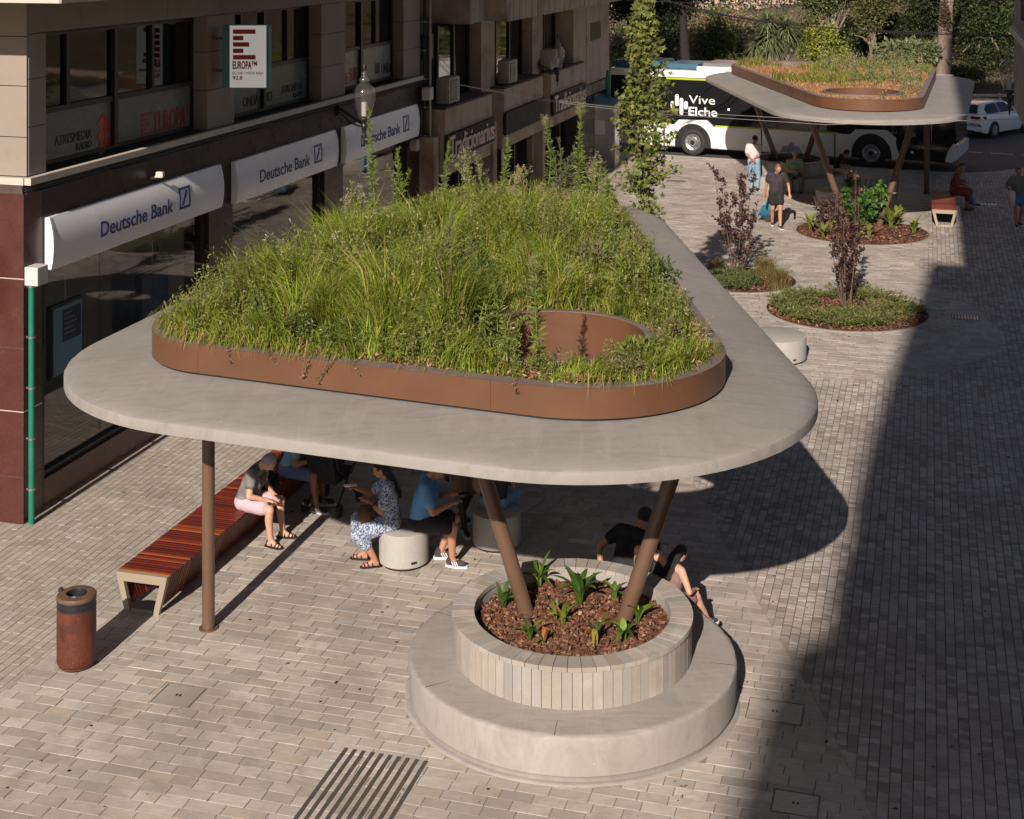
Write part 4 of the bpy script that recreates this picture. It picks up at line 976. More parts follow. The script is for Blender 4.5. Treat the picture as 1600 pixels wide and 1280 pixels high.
pb1 = seat_planter(.626,15.3,'near round concrete bench around a tiled bark planter from which two leaning columns rise',78,'')
pb2 = seat_planter(8.94,47.3,'far round bench and planter in the shade of the far canopy',78,'')
def chips(name,cx,cy,r_,z,n,parent,label=None,size=.03,hump=.02):
    rs = np.random.RandomState(int(cx*100)%999); a = rs.rand(n)*2*math.pi; q = r_*np.sqrt(rs.rand(n)); X,Y = cx+q*np.cos(a),cy+q*np.sin(a)
    Z = z+hump*(1-(q/r_)**2)+rs.rand(n)*.025
    L = size*(.5+rs.rand(n)*1.0); Wd_ = L*(.35+.4*rs.rand(n)); T_ = L*.22
    # random orientation
    u = rs.normal(size=(n,3)); u[:,2] *= .45; u /= np.linalg.norm(u,axis=1)[:,None]; w = rs.normal(size=(n,3)); w[:,2] += 1.2; w -= (w*u).sum(1)[:,None]*u; w /= np.linalg.norm(w,axis=1)[:,None]; v = np.cross(w,u)
    C = np.stack([X,Y,Z],1); V = []
    for sx,sy,sz in ((-1,-1,-1),(1,-.7,-1),(.8,1,-1),(-.9,.8,-1),(-.8,-.8,1),(.9,-.6,1),(.7,.8,1),(-1,.6,1)):
        V.append(C+u*(sx*L/2)[:,None]+v*(sy*Wd_/2)[:,None]+w*(sz*T_/2)[:,None])
    V = np.stack(V,1).reshape(-1,3); FQ = np.array([(3,2,1,0),(4,5,6,7),(0,1,5,4),(1,2,6,5),(2,3,7,6),(3,0,4,7)])
    F = (np.arange(n)[:,None,None]*8+FQ[None]).reshape(-1,4)
    pal = np.array([(.125,.055,.03),(.19,.09,.05),(.085,.038,.022),(.26,.145,.09),(.15,.07,.04),(.38,.25,.17)]); ci = rs.choice(6,n,p=[.3,.25,.2,.1,.12,.03])
    col = np.repeat(pal[ci]*(.8+.4*rs.rand(n))[:,None],8,0)
    o = fast_mesh(name,V,F,4,M['chip'],parent,col=col); o['kind'] = 'stuff'
    if label: tag(o,label,'bark mulch')
    return o
chips('bark_mulch',.626,15.3,1.02,.70,5200,pb1,size=.042); chips('bark_mulch',8.94,47.3,1.02,.70,1500,pb2,size=.05)
def bed(cx,cy,r_,label,n):
    m = MB(); m.disc((cx,cy),r_-.02,.003,64); mm = m.build('planting_bed', M['mulch']); tag(mm,label,'flower bed')
    k = MB(); k.lathe([(r_-.02,-.02),(r_-.02,.012),(r_,.012),(r_,-.02)],(cx,cy),72); k.build('edging', M['corten'], mm)
    chips('bark_mulch',cx,cy,r_-.03,.0,n,mm,size=.055,hump=.04)
    spill = chips('bark_mulch',cx,cy,r_+.45,-.018,int(n*.10),mm,size=.04,hump=.0)
    k = MB(); k.lathe([(r_+.002,.006),(r_+.10,.006),(r_+.10,-.015)],(cx,cy),72); k.build('border_ring', M['paver'], mm)
    return mm
bed1 = bed(5.29,33.95,1.25,'round mulch bed under the left purple shrub, partly hidden by the near canopy',1500)
bed2 = bed(7.09,31.1,1.68,'round bed with a carpet of low juniper around the right purple shrub',2600)
bed3 = bed(9.43,39.6,1.74,'round bed of strap-leaved plants under the leaning columns of the far canopy',2200)

# ---------------------------------------------------------------- concrete stools
def stool(cx,cy,r_,label,h=.45):
    e = empty('concrete_stool',(cx,cy,0),0,label,'stool','round concrete stools')
    m = MB(W[e]); m.lathe([(.001,.03),(r_-.035,.03),(r_-.03,.03),(r_,.05),(r_,h-.018),(r_-.005,h-.005),(r_-.018,h),(.001,h)],(0,0),64); m.build('body', M['concrete_s'], e, angle=35)
    m = MB(W[e]); m.lathe([(r_-.05,.0),(r_-.05,.03)],(0,0),40); m.build('foot_ring', M['black'], e)
    a = R(-62); d = Vector((math.cos(a),math.sin(a),0)); m = MB(W[e]); m.obox(d*(r_+.001)+Vector((0,0,.11)),.004,.075,.03,Matrix.Rotation(a,3,'Z')); m.build('badge', M['black'], e)
stool(-1.36,18.47,.31,'near concrete stool shared by the woman in blue and the blue T-shirt man')
stool(-.20,19.02,.31,'shaded concrete stool behind the left leaning column')
stool(4.93,27.55,.58,'wide sunlit concrete stool right behind the edge of the near canopy')
stool(9.62,43.7,.58,'wide concrete stool behind the left leaning column of the far canopy')
stool(10.32,43.15,.31,'small concrete stool between the leaning columns of the far canopy')

# ---------------------------------------------------------------- slatted benches
def bench(x,y,L,label):
    """x,y: near left foot; runs along the facade direction"""
    e = empty('slatted_bench',(x,y,0),AZ,label,'bench','wooden slatted benches with beige steel ends')
    # local: x across (0..w), y along
    wt,wb,h = .66,.44,.45; o = (wt-wb)/2; T_ = W[e]
    def ring(m,y0,y1,s=0.0,bt=.045,tt=.10):
        outer = [(-.0,0),(wb,0),(wb+o,h-s),(-o,h-s)]; 
        def P(x_,z_): return (x_,z_)
        parts = [[(-o,h-s),(wb+o,h-s),(wb+o-.02,h-s-tt),(-o+.02,h-s-tt)],[(-o+.02,h-s-tt),(-o+.095,h-s-tt),(.07,0),(0,0)],[(wb+o-.02,h-s-tt),(wb,0),(wb-.07,0),(wb+o-.095,h-s-tt)],[(.07,0),(wb-.07,0),(wb-.085,bt),(.085,bt)]]
        for p in parts: m.prism(p,y0,y1,axis=1)
    for y0 in (0.0,L-.06):
        m = MB(T_); ring(m,y0,y0+.06); m.build('end_frame', M['beigesteel'], e)
    m = MB(T_); m.box(.02,.06,.06,L-.06,.34,.40); m.box(wb-.06,wb-.02,.06,L-.06,.34,.40); m.box(.19,.25,.06,L-.06,.34,.40); m.build('rail', M['black'], e)
    n = int((L-.14)/.0585); meshes = []
    for k in range(3):
        m = MB(); t = .02*0+.036; j = (.0,.004,-.003)[k]
        def bar(p): m.prism(p,0,t,axis=1)
        m.prism([(-o-.005,h+.002+j),(wb+o+.005,h+.002+j),(wb+o+.0,h-.03),(-o-.0,h-.03)],0,.038,axis=1)
        m.prism([(-o+.003,h-.032),(-o+.033,h-.032),(.03+.02,.055),(.012,.055)],0,.038,axis=1)
        m.prism([(wb+o-.033,h-.032),(wb+o-.003,h-.032),(wb-.012,.055),(wb-.05,.055)],0,.038,axis=1)
        meshes.append(m)
    ms = []
    for m in meshes:
        me = bpy.data.meshes.new('slat'); me.from_pydata(m.v,[],m.f); bm = bmesh.new(); bm.from_mesh(me); bmesh.ops.recalc_face_normals(bm,faces=bm.faces[:]); bm.to_mesh(me); bm.free(); me.materials.append(M['slat']); ms.append(me)
    for i in range(n):
        s = bpy.data.objects.new('slat',ms[random.randrange(3)]); COL.objects.link(s); s.parent = e; s.location = (0,.07+i*.0585,0); W[s] = W[e]
    return e
bench(-4.52,17.14,4.6,'long wooden slat bench with beige steel ends beside the vertical column')
bench(11.66,40.4,3.4,'far wooden slat bench at the edge of the building shadow')

# ---------------------------------------------------------------- litter bin
e = empty('litter_bin',(-4.70,15.86,0),0,'rusty cylindrical litter bin with a black band under its rim','bin'); T_ = W[e]
m = MB(T_); m.lathe([(.001,.02),(.19,.02),(.19,.04),(.207,.06),(.207,.64)],(0,0),48); m.build('body', M['rust'], e, angle=40)
m = MB(T_); m.tube([(0,0,0),(0,0,.03)],.17,32); m.build('foot', M['black'], e)
m = MB(T_); m.lathe([(.2085,.64),(.2085,.665),(.203,.668),(.203,.70),(.2085,.703),(.2085,.735)],(0,0),48); m.build('band', M['black'], e, angle=30)
m = MB(T_); m.lathe([(.209,.735),(.211,.76),(.200,.775),(.112,.78),(.106,.772),(.106,.60)],(0,0),48); m.build('rim', M['rusttop'], e, angle=40)
m = MB(T_); m.lathe([(.109,.773),(.104,.783),(.101,.773),(.101,.55)],(0,0),40); m.disc((0,0),.105,.56,30); m.build('liner', M['black'], e, angle=40)
m = MB(T_); m.box(-.215,-.17,.05,.10,.76,.80,.006); m.build('latch', M['black'], e)

# ---------------------------------------------------------------- vegetation
rs = np.random.RandomState(11)
def inside_pts(poly, holes, n, r=rs, pad=.05):
    mn,mx = poly.min(0),poly.max(0); out_ = []
    while sum(len(o) for o in out_) < n:
        p = mn+(mx-mn)*r.rand(n,2); k = inpoly(p[:,0],p[:,1],[tuple(q) for q in poly])
        for h in holes: k &= (p[:,0]-h[0])**2+(p[:,1]-h[1])**2 > (h[2]+pad)**2
        out_.append(p[k])
    return np.concatenate(out_)[:n]
def blades(P, h, w, az, lean, col, r=rs):
    """arched grass blades: 5 points, 3 triangles each"""
    n = len(P); d = np.stack([np.cos(az),np.sin(az),np.zeros(n)],1); fa = r.rand(n)*math.pi*2; s = np.stack([np.cos(fa),np.sin(fa),np.zeros(n)],1)*(w/2)[:,None]
    up = np.array([0,0,1.0]); m = P+up*(h*.58)[:,None]+d*(h*lean*.32)[:,None]; t = P+up*(h*(1-.35*lean))[:,None]+d*(h*lean)[:,None]
    V = np.stack([P-s,P+s,m-s*.8,m+s*.8,t],1).reshape(-1,3); b = np.arange(n)[:,None]*5
    F = np.concatenate([b+np.array([[0,1,3]]),b+np.array([[0,3,2]]),b+np.array([[2,3,4]])]); return V,F,np.repeat(col,5,0)
def cards(C, D, L, Wd_, col, r=rs, fold=.25):
    """small folded leaves: 4 points, 2 triangles each; D is the leaf axis"""
    n = len(C); D = D/np.maximum(np.linalg.norm(D,axis=1),1e-6)[:,None]; q = r.normal(size=(n,3)); q -= (q*D).sum(1)[:,None]*D; q /= np.linalg.norm(q,axis=1)[:,None]; k = np.cross(D,q)
    V = np.stack([C,C+D*(L*.5)[:,None]+q*(Wd_/2)[:,None]+k*(Wd_*fold)[:,None],C+D*L[:,None],C+D*(L*.5)[:,None]-q*(Wd_/2)[:,None]+k*(Wd_*fold)[:,None]],1).reshape(-1,3)
    b = np.arange(n)[:,None]*4; return V,np.concatenate([b+np.array([[0,1,2]]),b+np.array([[0,2,3]])]),np.repeat(col,4,0)
def join(parts):
    V,F,Cc = [],[],[]; k = 0
    for v,f,c in parts: V.append(v); F.append(f+k); Cc.append(c); k += len(v)
    return np.concatenate(V),np.concatenate(F),np.concatenate(Cc)
def pal(cols, p, n, r=rs, jit=.25):
    c = np.array(cols)[r.choice(len(cols),n,p=p)]; return c*(1-jit+2*jit*r.rand(n))[:,None]
_lat = np.random.RandomState(99).rand(256,256)*2-1
def fbm(X,Y,s,seed=0):            # smooth value noise, about -.6 to .6
    o = 0
    for q,(k,a) in enumerate(((1,.65),(2.1,.3),(4.3,.15))):
        x,y = X*s*k+seed*7.3+q*31,Y*s*k+seed*3.1+q*17; i,j = np.floor(x).astype(int),np.floor(y).astype(int); u,v = x-i,y-j; u,v = u*u*(3-2*u),v*v*(3-2*v)
        g = lambda a_,b_: _lat[a_ % 256,b_ % 256]
        o = o+a*((g(i,j)*(1-u)+g(i+1,j)*u)*(1-v)+(g(i,j+1)*(1-u)+g(i+1,j+1)*u)*v)
    return o
GREEN = [(.165,.215,.020),(.110,.160,.018),(.225,.26,.032),(.065,.10,.016),(.29,.25,.07)]
DULL = [(.12,.155,.03),(.155,.18,.045),(.08,.11,.022),(.21,.205,.07)]
DRY = [(.33,.22,.11),(.26,.15,.07),(.40,.29,.17),(.30,.12,.06)]
# near canopy meadow
H,Hin,zs_ = can1[1],can1[2],can1[3]; holes1 = [(.44,15.12,1.0),(.0,23.3,1.02)]
def edge_dist(p,poly):
    d = np.full(len(p),9.0)
    for a,b in zip(poly,np.roll(poly,-1,0)):
        ab = b-a; t = np.clip(((p-a)@ab)/max(ab@ab,1e-9),0,1); d = np.minimum(d,np.linalg.norm(p-(a+t[:,None]*ab),axis=1))
    return d
def hmap(p,holes):
    e = edge_dist(p,Hin[::4]); h = .25+.36*np.clip(e/.9,0,1)
    q = holes[0]; dh = np.linalg.norm(p-np.array(q[:2]),axis=1)-q[2]; left = np.clip((q[0]-.25-p[:,0])/.5,0,1); h *= np.clip(.60+.40*np.clip(dh/.45,0,1)+.55*left*(dh < .6),0,1.3)
    q = holes[1]; h *= .60+.40*np.clip((np.linalg.norm(p-np.array(q[:2]),axis=1)-q[2])/.45,0,1)
    # the ground-hugging strip in front of the skylight
    h *= (.70+.30*np.clip((p[:,1]-14.4)/1.2,0,1))*(1-.45*np.clip((p[:,1]-19.3)/2.2,0,1))
    return h
nb = 140000; p = inside_pts(Hin,holes1,nb); cl = fbm(p[:,0],p[:,1],.9,3); c2_ = fbm(p[:,0],p[:,1],2.6,8); c3_ = fbm(p[:,0],p[:,1],.55,21); hm = hmap(p,holes1)*np.clip(.88+1.1*c2_+.4*cl+.9*c3_,.3,1.75)
near = p[:,1]+.0*p[:,0]
keepg = rs.rand(nb) < np.clip(.72+2.1*cl+1.0*c2_,.05,1.0); p,cl,c2_,hm = p[keepg],cl[keepg],c2_[keepg],hm[keepg]; n = len(p)
tuft = np.floor(p*5.5); hs_t = (np.sin(tuft[:,0]*12.98+tuft[:,1]*78.2)*43758.5)%1.0; hs_b = (np.sin(tuft[:,0]*39.3+tuft[:,1]*11.1)*24634.6)%1.0; az = hs_t*6.283+rs.normal(0,.6,n); hm = hm*(.50+.62*hs_b); tb = .68+.62*((hs_t*7.7)%1.0)
P3 = np.c_[p,np.full(n,zs_)]
col = pal(GREEN,[.32,.24,.2,.16,.08],n); dryk = rs.rand(n) < .06+.25*np.clip(-c2_,0,1); col[dryk] = pal(DRY,[.3,.3,.3,.1],dryk.sum())
parts = [blades(P3,hm*(.65+.6*rs.rand(n)),.006+.008*rs.rand(n),az,.25+.6*rs.rand(n),col*tb[:,None])]
m_ = fast_mesh('meadow_grass',*parts[0][:2],3,M['leaf'],c1,col=parts[0][2]); m_['kind'] = 'stuff'
# bushy weeds mixed in: stems with many small leaves
ns = 2700; p = inside_pts(Hin,holes1,ns*2); cl = fbm(p[:,0],p[:,1],.9,3); p = p[rs.rand(len(p)) < np.clip(.55-1.5*cl,.1,1)][:ns]; ns = len(p); hm = hmap(p,holes1)*np.clip(.7+.6*rs.rand(ns)-.5*cl[:ns]*0+.7*fbm(p[:,0],p[:,1],1.3,14),.4,1.7); K = 24
a0 = rs.rand(ns)*6.28; ln = .1+.25*rs.rand(ns); base_c = pal(DULL+[(.165,.20,.03)],[.2,.25,.15,.12,.28],ns,jit=.2)
t = np.linspace(.18,1,K)[None,:]; hx = p[:,0,None]+np.cos(a0)[:,None]*ln[:,None]*hm[:,None]*t**2; hy = p[:,1,None]+np.sin(a0)[:,None]*ln[:,None]*hm[:,None]*t**2; hz = zs_+hm[:,None]*t
C = np.stack([hx,hy,hz],2).reshape(-1,3)+rs.normal(0,.012,(ns*K,3)); D = rs.normal(size=(ns*K,3)); D[:,2] += .7
LL = (.028+.03*rs.rand(ns*K)); cc = np.repeat(base_c,K,0)*(.75+.5*rs.rand(ns*K))[:,None]
fl = (np.tile(np.arange(K),ns) > K-5)&(np.repeat(rs.rand(ns),K) < .10); cc[fl] = np.array((.33,.31,.19))*(.7+.5*rs.rand(fl.sum()))[:,None]
hm = hm*(.7+.6*rs.rand(ns)); stems = blades(np.c_[p,np.full(ns,zs_)],hm,np.full(ns,.006),a0,ln,pal([(.14,.17,.05),(.2,.15,.08)],[.7,.3],ns))
v,f,c = join([stems,cards(C,D,LL,LL*.32,cc)]); m_ = fast_mesh('bushy_weeds',v,f,3,M['leaf'],c1,col=c); m_['kind'] = 'stuff'
# ground litter and sedum
n = 16000; p = inside_pts(Hin,holes1,n,pad=0); C = np.c_[p,zs_+.06*rs.rand(n)]; D = rs.normal(size=(n,3)); D[:,2] *= .4; LL = .02+.04*rs.rand(n)
v,f,c = cards(C,D,LL,LL*.35,pal(DRY+GREEN[:2],[.3,.25,.15,.1,.1,.1],n)); m_ = fast_mesh('dry_litter',v,f,3,M['leaf'],c1,col=c); m_['kind'] = 'stuff'
# grass and runners hanging over the steel edging
k = rs.randint(0,240,9000); b = H[k]; pr = np.clip(.22+.9*fbm(b[:,0],b[:,1],1.1,5),.03,1); pr = np.where(b[:,0] < -1.6,np.maximum(pr,.75),pr); pr = np.where((b[:,0] < .6)&(b[:,0] > -1.6),pr*.9,pr)
k = k[rs.rand(9000) < pr]; n = len(k); outd = (H[k]-Hin[k])/.16; b = Hin[k]+outd*(.11*rs.rand(n)-.06)[:,None]; az = np.arctan2(outd[:,1],outd[:,0])+rs.normal(0,.65,n); d = np.stack([np.cos(az),np.sin(az)],1); L = (.10+.20*rs.rand(n)**1.5)
P_ = np.c_[b,np.full(n,zs_+.03)]; md = P_+np.c_[d*(L*.45)[:,None],L*(.25+.45*rs.rand(n))]; tp = P_+np.c_[d*L[:,None],L*(.6*rs.rand(n)-.30)]; sd = np.c_[-d[:,1],d[:,0],np.zeros(n)]*(.003+.002*rs.rand(n))[:,None]
V = np.stack([P_-sd,P_+sd,md-sd*.8,md+sd*.8,tp],1).reshape(-1,3); b_ = np.arange(n)[:,None]*5; F = np.concatenate([b_+np.array([[0,1,3]]),b_+np.array([[0,3,2]]),b_+np.array([[2,3,4]])])
m_ = fast_mesh('overhanging_grass',V,F,3,M['leaf'],c1,col=np.repeat(pal(GREEN+DRY[:2],[.22,.18,.18,.1,.1,.14,.08],n),5,0)); m_['kind'] = 'stuff'
k = rs.randint(0,240,5200); outd = (H[k]-Hin[k])/.16; n = len(k); b = Hin[k]+outd*(-.10*rs.rand(n)+.03*rs.rand(n))[:,None]; C = np.c_[b,zs_+.03+.07*rs.rand(n)]; D = rs.normal(size=(n,3)); D[:,:2] += outd*.5; LL = .025+.045*rs.rand(n)
v,f,c = cards(C,D,LL,LL*.3,pal(DRY+GREEN[:2],[.25,.15,.25,.12,.12,.11],n)); m_ = fast_mesh('edge_litter',v,f,3,M['leaf'],c1,col=c); m_['kind'] = 'stuff'
vv = MB(); r = random.Random(4); lc,ld = [],[]
for (px,dz,s_) in ((330,.20,-.06),(352,.14,.03),(415,.12,.08),(480,.17,-.05),(476,.1,.08),(512,.2,-.1),(546,.13,.06),(805,.1,.02)):
    j = int(np.argmin(np.abs(800+H[:,0]*FPX/H[:,1]-px)+(H[:,1] > 17)*999)); a = Vector((H[j][0],H[j][1],zs_+.06)); o_ = Vector((H[j][0]-Hin[j][0],H[j][1]-Hin[j][1],0))*.35
    pts = [a-o_*2,a+o_*.4]+[a+o_*.6+Vector((s_*t*1.6+.012*math.sin(t*9),0,-dz*t)) for t in (.35,.7,1.0)]; vv.tube(pts,.0035,4)
    for q in range(26): t = r.random(); P_ = pts[1].lerp(pts[-1],t); lc.append(P_); ld.append((r.gauss(0,1),r.gauss(0,1)-.4,r.gauss(0,1)-.6))
vv.build('hanging_runner',M['twig'],c1); lc,ld = np.array([tuple(x) for x in lc]),np.array(ld)
v,f,c = cards(lc,ld,np.full(len(lc),.035),np.full(len(lc),.014),pal([(.12,.12,.05),(.2,.10,.07),(.3,.22,.12)],[.4,.3,.3],len(lc))); fast_mesh('runner_leaves',v,f,3,M['leaf'],c1,col=c)['kind'] = 'stuff'
# darker broad clumps that break up the grass
nc_ = 70; cp = inside_pts(Hin,holes1,nc_,pad=.2); CC_,DD_,LL2,CO2 = [],[],[],[]
for (x_,y_) in cp:
    nl_ = rs.randint(120,420); rr_ = .10+.22*rs.rand(); hh_ = .22+.45*rs.rand()*float(hmap(np.array([[x_,y_]]),holes1)[0])/.6; u = rs.normal(size=(nl_,3)); u /= np.linalg.norm(u,axis=1)[:,None]; q_ = rs.rand(nl_)**.4
    CC_.append(np.c_[x_+u[:,0]*rr_*q_,y_+u[:,1]*rr_*q_,zs_+hh_*(.45+.5*np.abs(u[:,2])*q_)]); DD_.append(u+rs.normal(0,.5,(nl_,3))+np.array([0,0,.3])); LL2.append((.03+.05*rs.rand())*(.6+.8*rs.rand(nl_))); bc_ = np.array([(.05,.085,.018),(.08,.115,.03),(.12,.15,.03),(.15,.13,.06)][rs.randint(4)]); CO2.append(bc_*(.7+.6*rs.rand(nl_))[:,None])
CC_,DD_,LL2,CO2 = np.concatenate(CC_),np.concatenate(DD_),np.concatenate(LL2),np.concatenate(CO2); v,f,c = cards(CC_,DD_,LL2,LL2*.4,CO2); m_ = fast_mesh('leafy_clumps',v,f,3,M['leaf'],c1,col=c); m_['kind'] = 'stuff'
# tall individual weeds
def weed(x,y,z,h,label,kind='leafy',lean=(0,0),seed=0,dull=False):
    r = np.random.RandomState(seed); e = empty('tall_weed',(x,y,z),0,label,'weed','tall weeds rising from the near canopy'); m = MB()
    ns_ = {'leafy':1,'plume':1,'candle':4,'seed':7}[kind]; CC,DD,LL_,CO = [],[],[],[]
    for q in range(ns_):
        ox = Vector((r.normal(0,.05),r.normal(0,.05),0))*(q > 0); hh = h*(1-.35*r.rand()*(q > 0)); L_ = Vector((lean[0]+r.normal(0,.05)*(1+2*(q > 0)),lean[1]+r.normal(0,.04),0))
        w1,w2 = r.uniform(.01,.035),r.rand()*6; f_ = lambda t: Vector((x,y,z))+ox+L_*h*t*t+Vector((w1*math.sin(t*5+w2),w1*math.cos(t*4+w2),hh*t))
        m.tube([f_(t) for t in np.linspace(0,1,9)],[.008*(1.1-.8*t) for t in np.linspace(0,1,9)],5)
        if kind in ('leafy','plume'): N = int(270*h)
        elif kind == 'candle': N = int(150*h)
        else: N = int(60*h)
        for k_ in range(N):
            t = r.rand()**.8; a = r.rand()*6.28; sp = (.9-.55*t) if kind in('leafy','plume') else .45
            CC.append(f_(t)); DD.append((math.cos(a)*sp,math.sin(a)*sp,.95*r.rand()-.25*(t < .6))); LL_.append((.16-.10*t)*(.45+.75*r.rand()) if kind != 'seed' else .045)
            CO.append((.135,.175,.035) if not dull else (.11,.12,.06))
        if kind in ('seed','plume'):                      # branching seed heads
            for k_ in range(16 if kind == 'seed' else 60):
                t0 = (.45+.5*r.rand()) if kind == 'seed' else (.86+.14*r.rand()); a = r.rand()*6.28; A_ = f_(t0); B_ = A_+Vector((math.cos(a)*.09*r.rand(),math.sin(a)*.09*r.rand(),.05+.08*r.rand()))
                m.tube([A_,B_],.002,3,False)
                for u_ in range(7): CC.append(B_+Vector(r.normal(0,.012,3))); DD.append(tuple(r.normal(size=3))); LL_.append(.022); CO.append((.33,.31,.16) if kind == 'plume' else (.34,.29,.18))
    m.build('stem',M['stalk'],e)
    CC = np.array([tuple(c) for c in CC]); LL_ = np.array(LL_); CO = np.array(CO)*(.7+.6*r.rand(len(CC)))[:,None]
    v,f,c = cards(CC,np.array(DD),LL_,LL_*(.17 if kind != 'seed' else .5),CO,r); fast_mesh('leaves',v,f,3,M['leaf'],e,col=c)
def wd(px,pyt,Y,label,kind,lean=(0,0),dull=False):
    x = (px-800)*Y/FPX; zt = HCAM-(pyt+90)*Y/FPX; weed(x,Y,zs_,zt-zs_,label,kind,lean,int(px),dull)
wd(586,168,21.2,'tallest green weed spire, in front of the lantern and the farthest bank sign','leafy')
wd(619,232,21.0,'slim weed spire just right of the tallest one','candle')
wd(552,285,20.0,'short weed with arched tip at the left rear of the grass','seed')
wd(696,222,22.5,'bushy weed below the first raised shop sign','leafy')
wd(738,238,22.5,'loose seeding weed below the shop sign panel','seed',(-.06,0))
wd(758,245,22.8,'narrow seed-headed weed between the shop sign and a bright spire','candle',(0,0),True)
wd(787,214,21.5,'bright green weed spire below the blank dark sign','leafy')
wd(812,262,23.6,'small weed right of the bright spire, above the bare rim','seed')
wd(858,188,24.0,'seeding weed with a bushy top, left of the tallest plume','plume')
wd(876,215,23.8,'thin many-stemmed weed between the two plumes','candle',(.02,0),True)
wd(903,167,23.4,'tallest plume-topped weed standing before the polished corner','plume')
wd(893,225,23.9,'forked pale weed stem left of the tallest plume','candle',(.05,0),True)
wd(925,245,23.5,'fine seeding weed right of the tallest plume','seed',(.03,0))
wd(950,262,22.8,'dark green feathery weed near the slender tree','candle')
wd(560,380,17.4,'dark weed spire in the middle of the grass, left one','leafy',(-.03,0),True)
wd(700,335,17.2,'slender dark weed spire leaning in the middle of the grass','leafy',(.05,0),True)
wd(735,365,17.6,'dull green weed spire right of the leaning one','candle',(-.05,0),True)
wd(838,400,14.05,'drooping leafy weed hanging across the left of the skylight','leafy',(.0,-.04))
wd(768,430,14.9,'bushy leafy weed at the left edge of the skylight','candle',(.08,0))
wd(792,470,14.35,'low arching weed in front of the left edge of the skylight','candle',(.15,0))
wd(830,418,16.6,'pale flowering weed head above the skylight, left one','plume',(0,0),True)
wd(890,432,16.5,'pale flowering weed head above the skylight, right one','plume',(0,0),True)

# far canopy: dry sedum and tufts
H2,Hin2,z2 = can2[1],can2[2],can2[3]; holes2 = [(9.47,39.75,1.1),(9.30,49.0,.97)]
n = 30000; p = inside_pts(Hin2,holes2,n); cl = fbm(p[:,0],p[:,1],.55,2)+.03*(p[:,0]-10)+.03*(p[:,1]-44); gr = cl > .20
col = pal(DRY+[(.42,.24,.10)],[.25,.25,.15,.15,.2],n); col[gr] = pal(GREEN+DRY[:2],[.15,.2,.1,.15,.1,.15,.15],gr.sum())
hh = .05+.10*rs.rand(n); hh[gr] *= 2.3; hh *= .25+.75*np.clip((np.hypot(p[:,0]-9.47,p[:,1]-39.75)-1.0)/1.2,0,1)
v,f,c = blades(np.c_[p,np.full(n,z2)],hh,np.full(n,.02),rs.rand(n)*6.28,.3+.6*rs.rand(n),col); fast_mesh('dry_sedum',v,f,3,M['leaf'],c2,col=c)['kind'] = 'stuff'
p = inside_pts(Hin2,holes2,260); p = p[(p[:,0] > 9.6)]; n = len(p); K = 26; a0 = rs.rand(n)*6.28; hm = .3+.5*rs.rand(n); t = np.linspace(.1,1,K)[None,:]
C = np.stack([np.repeat(p[:,0],K),np.repeat(p[:,1],K),(z2+hm[:,None]*t).ravel()],1)+rs.normal(0,.035,(n*K,3)); D = rs.normal(size=(n*K,3)); D[:,2] += .9
v,f,c = cards(C,D,np.full(n*K,.10),np.full(n*K,.022),pal([(.12,.15,.05),(.2,.2,.1),(.3,.24,.13),(.09,.12,.05)],[.3,.3,.2,.2],n*K)); fast_mesh('tufted_plants',v,f,3,M['leaf'],c2,col=c)['kind'] = 'stuff'

# strap-leaved plants, every leaf an object
def strap_plant(x,y,z,s,n,label,colr,seed,par_group):
    r = random.Random(seed); e = empty('strap_leaved_plant',(x,y,z),0,label,'plant',par_group)
    for k in range(n):
        a = 2*math.pi*(k+.6*r.random())/n; L = s*(.7+.5*r.random()); arch = r.uniform(.25,1.0); w = s*.14*(.8+.4*r.random()); side = Vector((-math.sin(a),math.cos(a),0)); d = Vector((math.cos(a),math.sin(a),0)); vs = []; K = 7
        for i in range(K+1):
            t = i/K; pt = Vector((x,y,z))+d*(L*(.12+.75*arch*t)*t)+Vector((0,0,L*(t*1.15-arch*.85*t*t))); ww = w*(.55+1.6*t*(1-t)-.55*t**6)*.7
            vs += [tuple(pt-side*ww/1+Vector((0,0,ww*.35))),tuple(pt),tuple(pt+side*ww/1+Vector((0,0,ww*.35)))]
        F = []
        for i in range(K): b_ = 3*i; F += [(b_,b_+1,b_+4,b_+3),(b_+1,b_+2,b_+5,b_+4)]
        cc = np.array(colr[r.randrange(len(colr))])*(.75+.5*r.random()); fast_mesh('leaf',vs,F,4,M['leaf'],e,smooth=True,col=np.tile(cc,(len(vs),1)))
CL = [(.10,.17,.02),(.06,.11,.02),(.15,.22,.03),(.05,.09,.02)]; CY = CL+[(.32,.24,.04),(.38,.16,.05)]
g_ = 'strap-leaved plants in the near planter'
for i,(px,py,s_,n_,lb_,cc) in enumerate(((905,945,.46,11,'largest strap-leaved plant, at the back centre of the near planter',CL),(787,948,.34,7,'strap-leaved plant at the left rim of the near planter',CL),(842,915,.36,9,'strap-leaved plant behind the left column foot',CL),
    (828,1000,.30,5,'small upright plant in front of the left column foot',CL),(975,1000,.32,8,'plant in front of the right column foot',CL),(997,972,.30,5,'tall-leaved plant right of the right column foot',CL),(880,975,.26,6,'half-withered orange-leaved plant in the middle of the near planter',CY),
    (868,968,.24,5,'small dark-leaved plant beside the withered one',CL),(930,1008,.30,7,'low spreading plant at the front of the near planter',CY),(850,1006,.2,5,'tiny yellowing plant at the front left of the near planter',CY),(960,935,.3,6,'low plant right of the largest one, behind the right column',CL))):
    g = G(px,py,.74); strap_plant(g.x,g.y,.73,s_,n_,lb_,cc,i,g_)
g_ = 'strap-leaved plants in the far round bed'
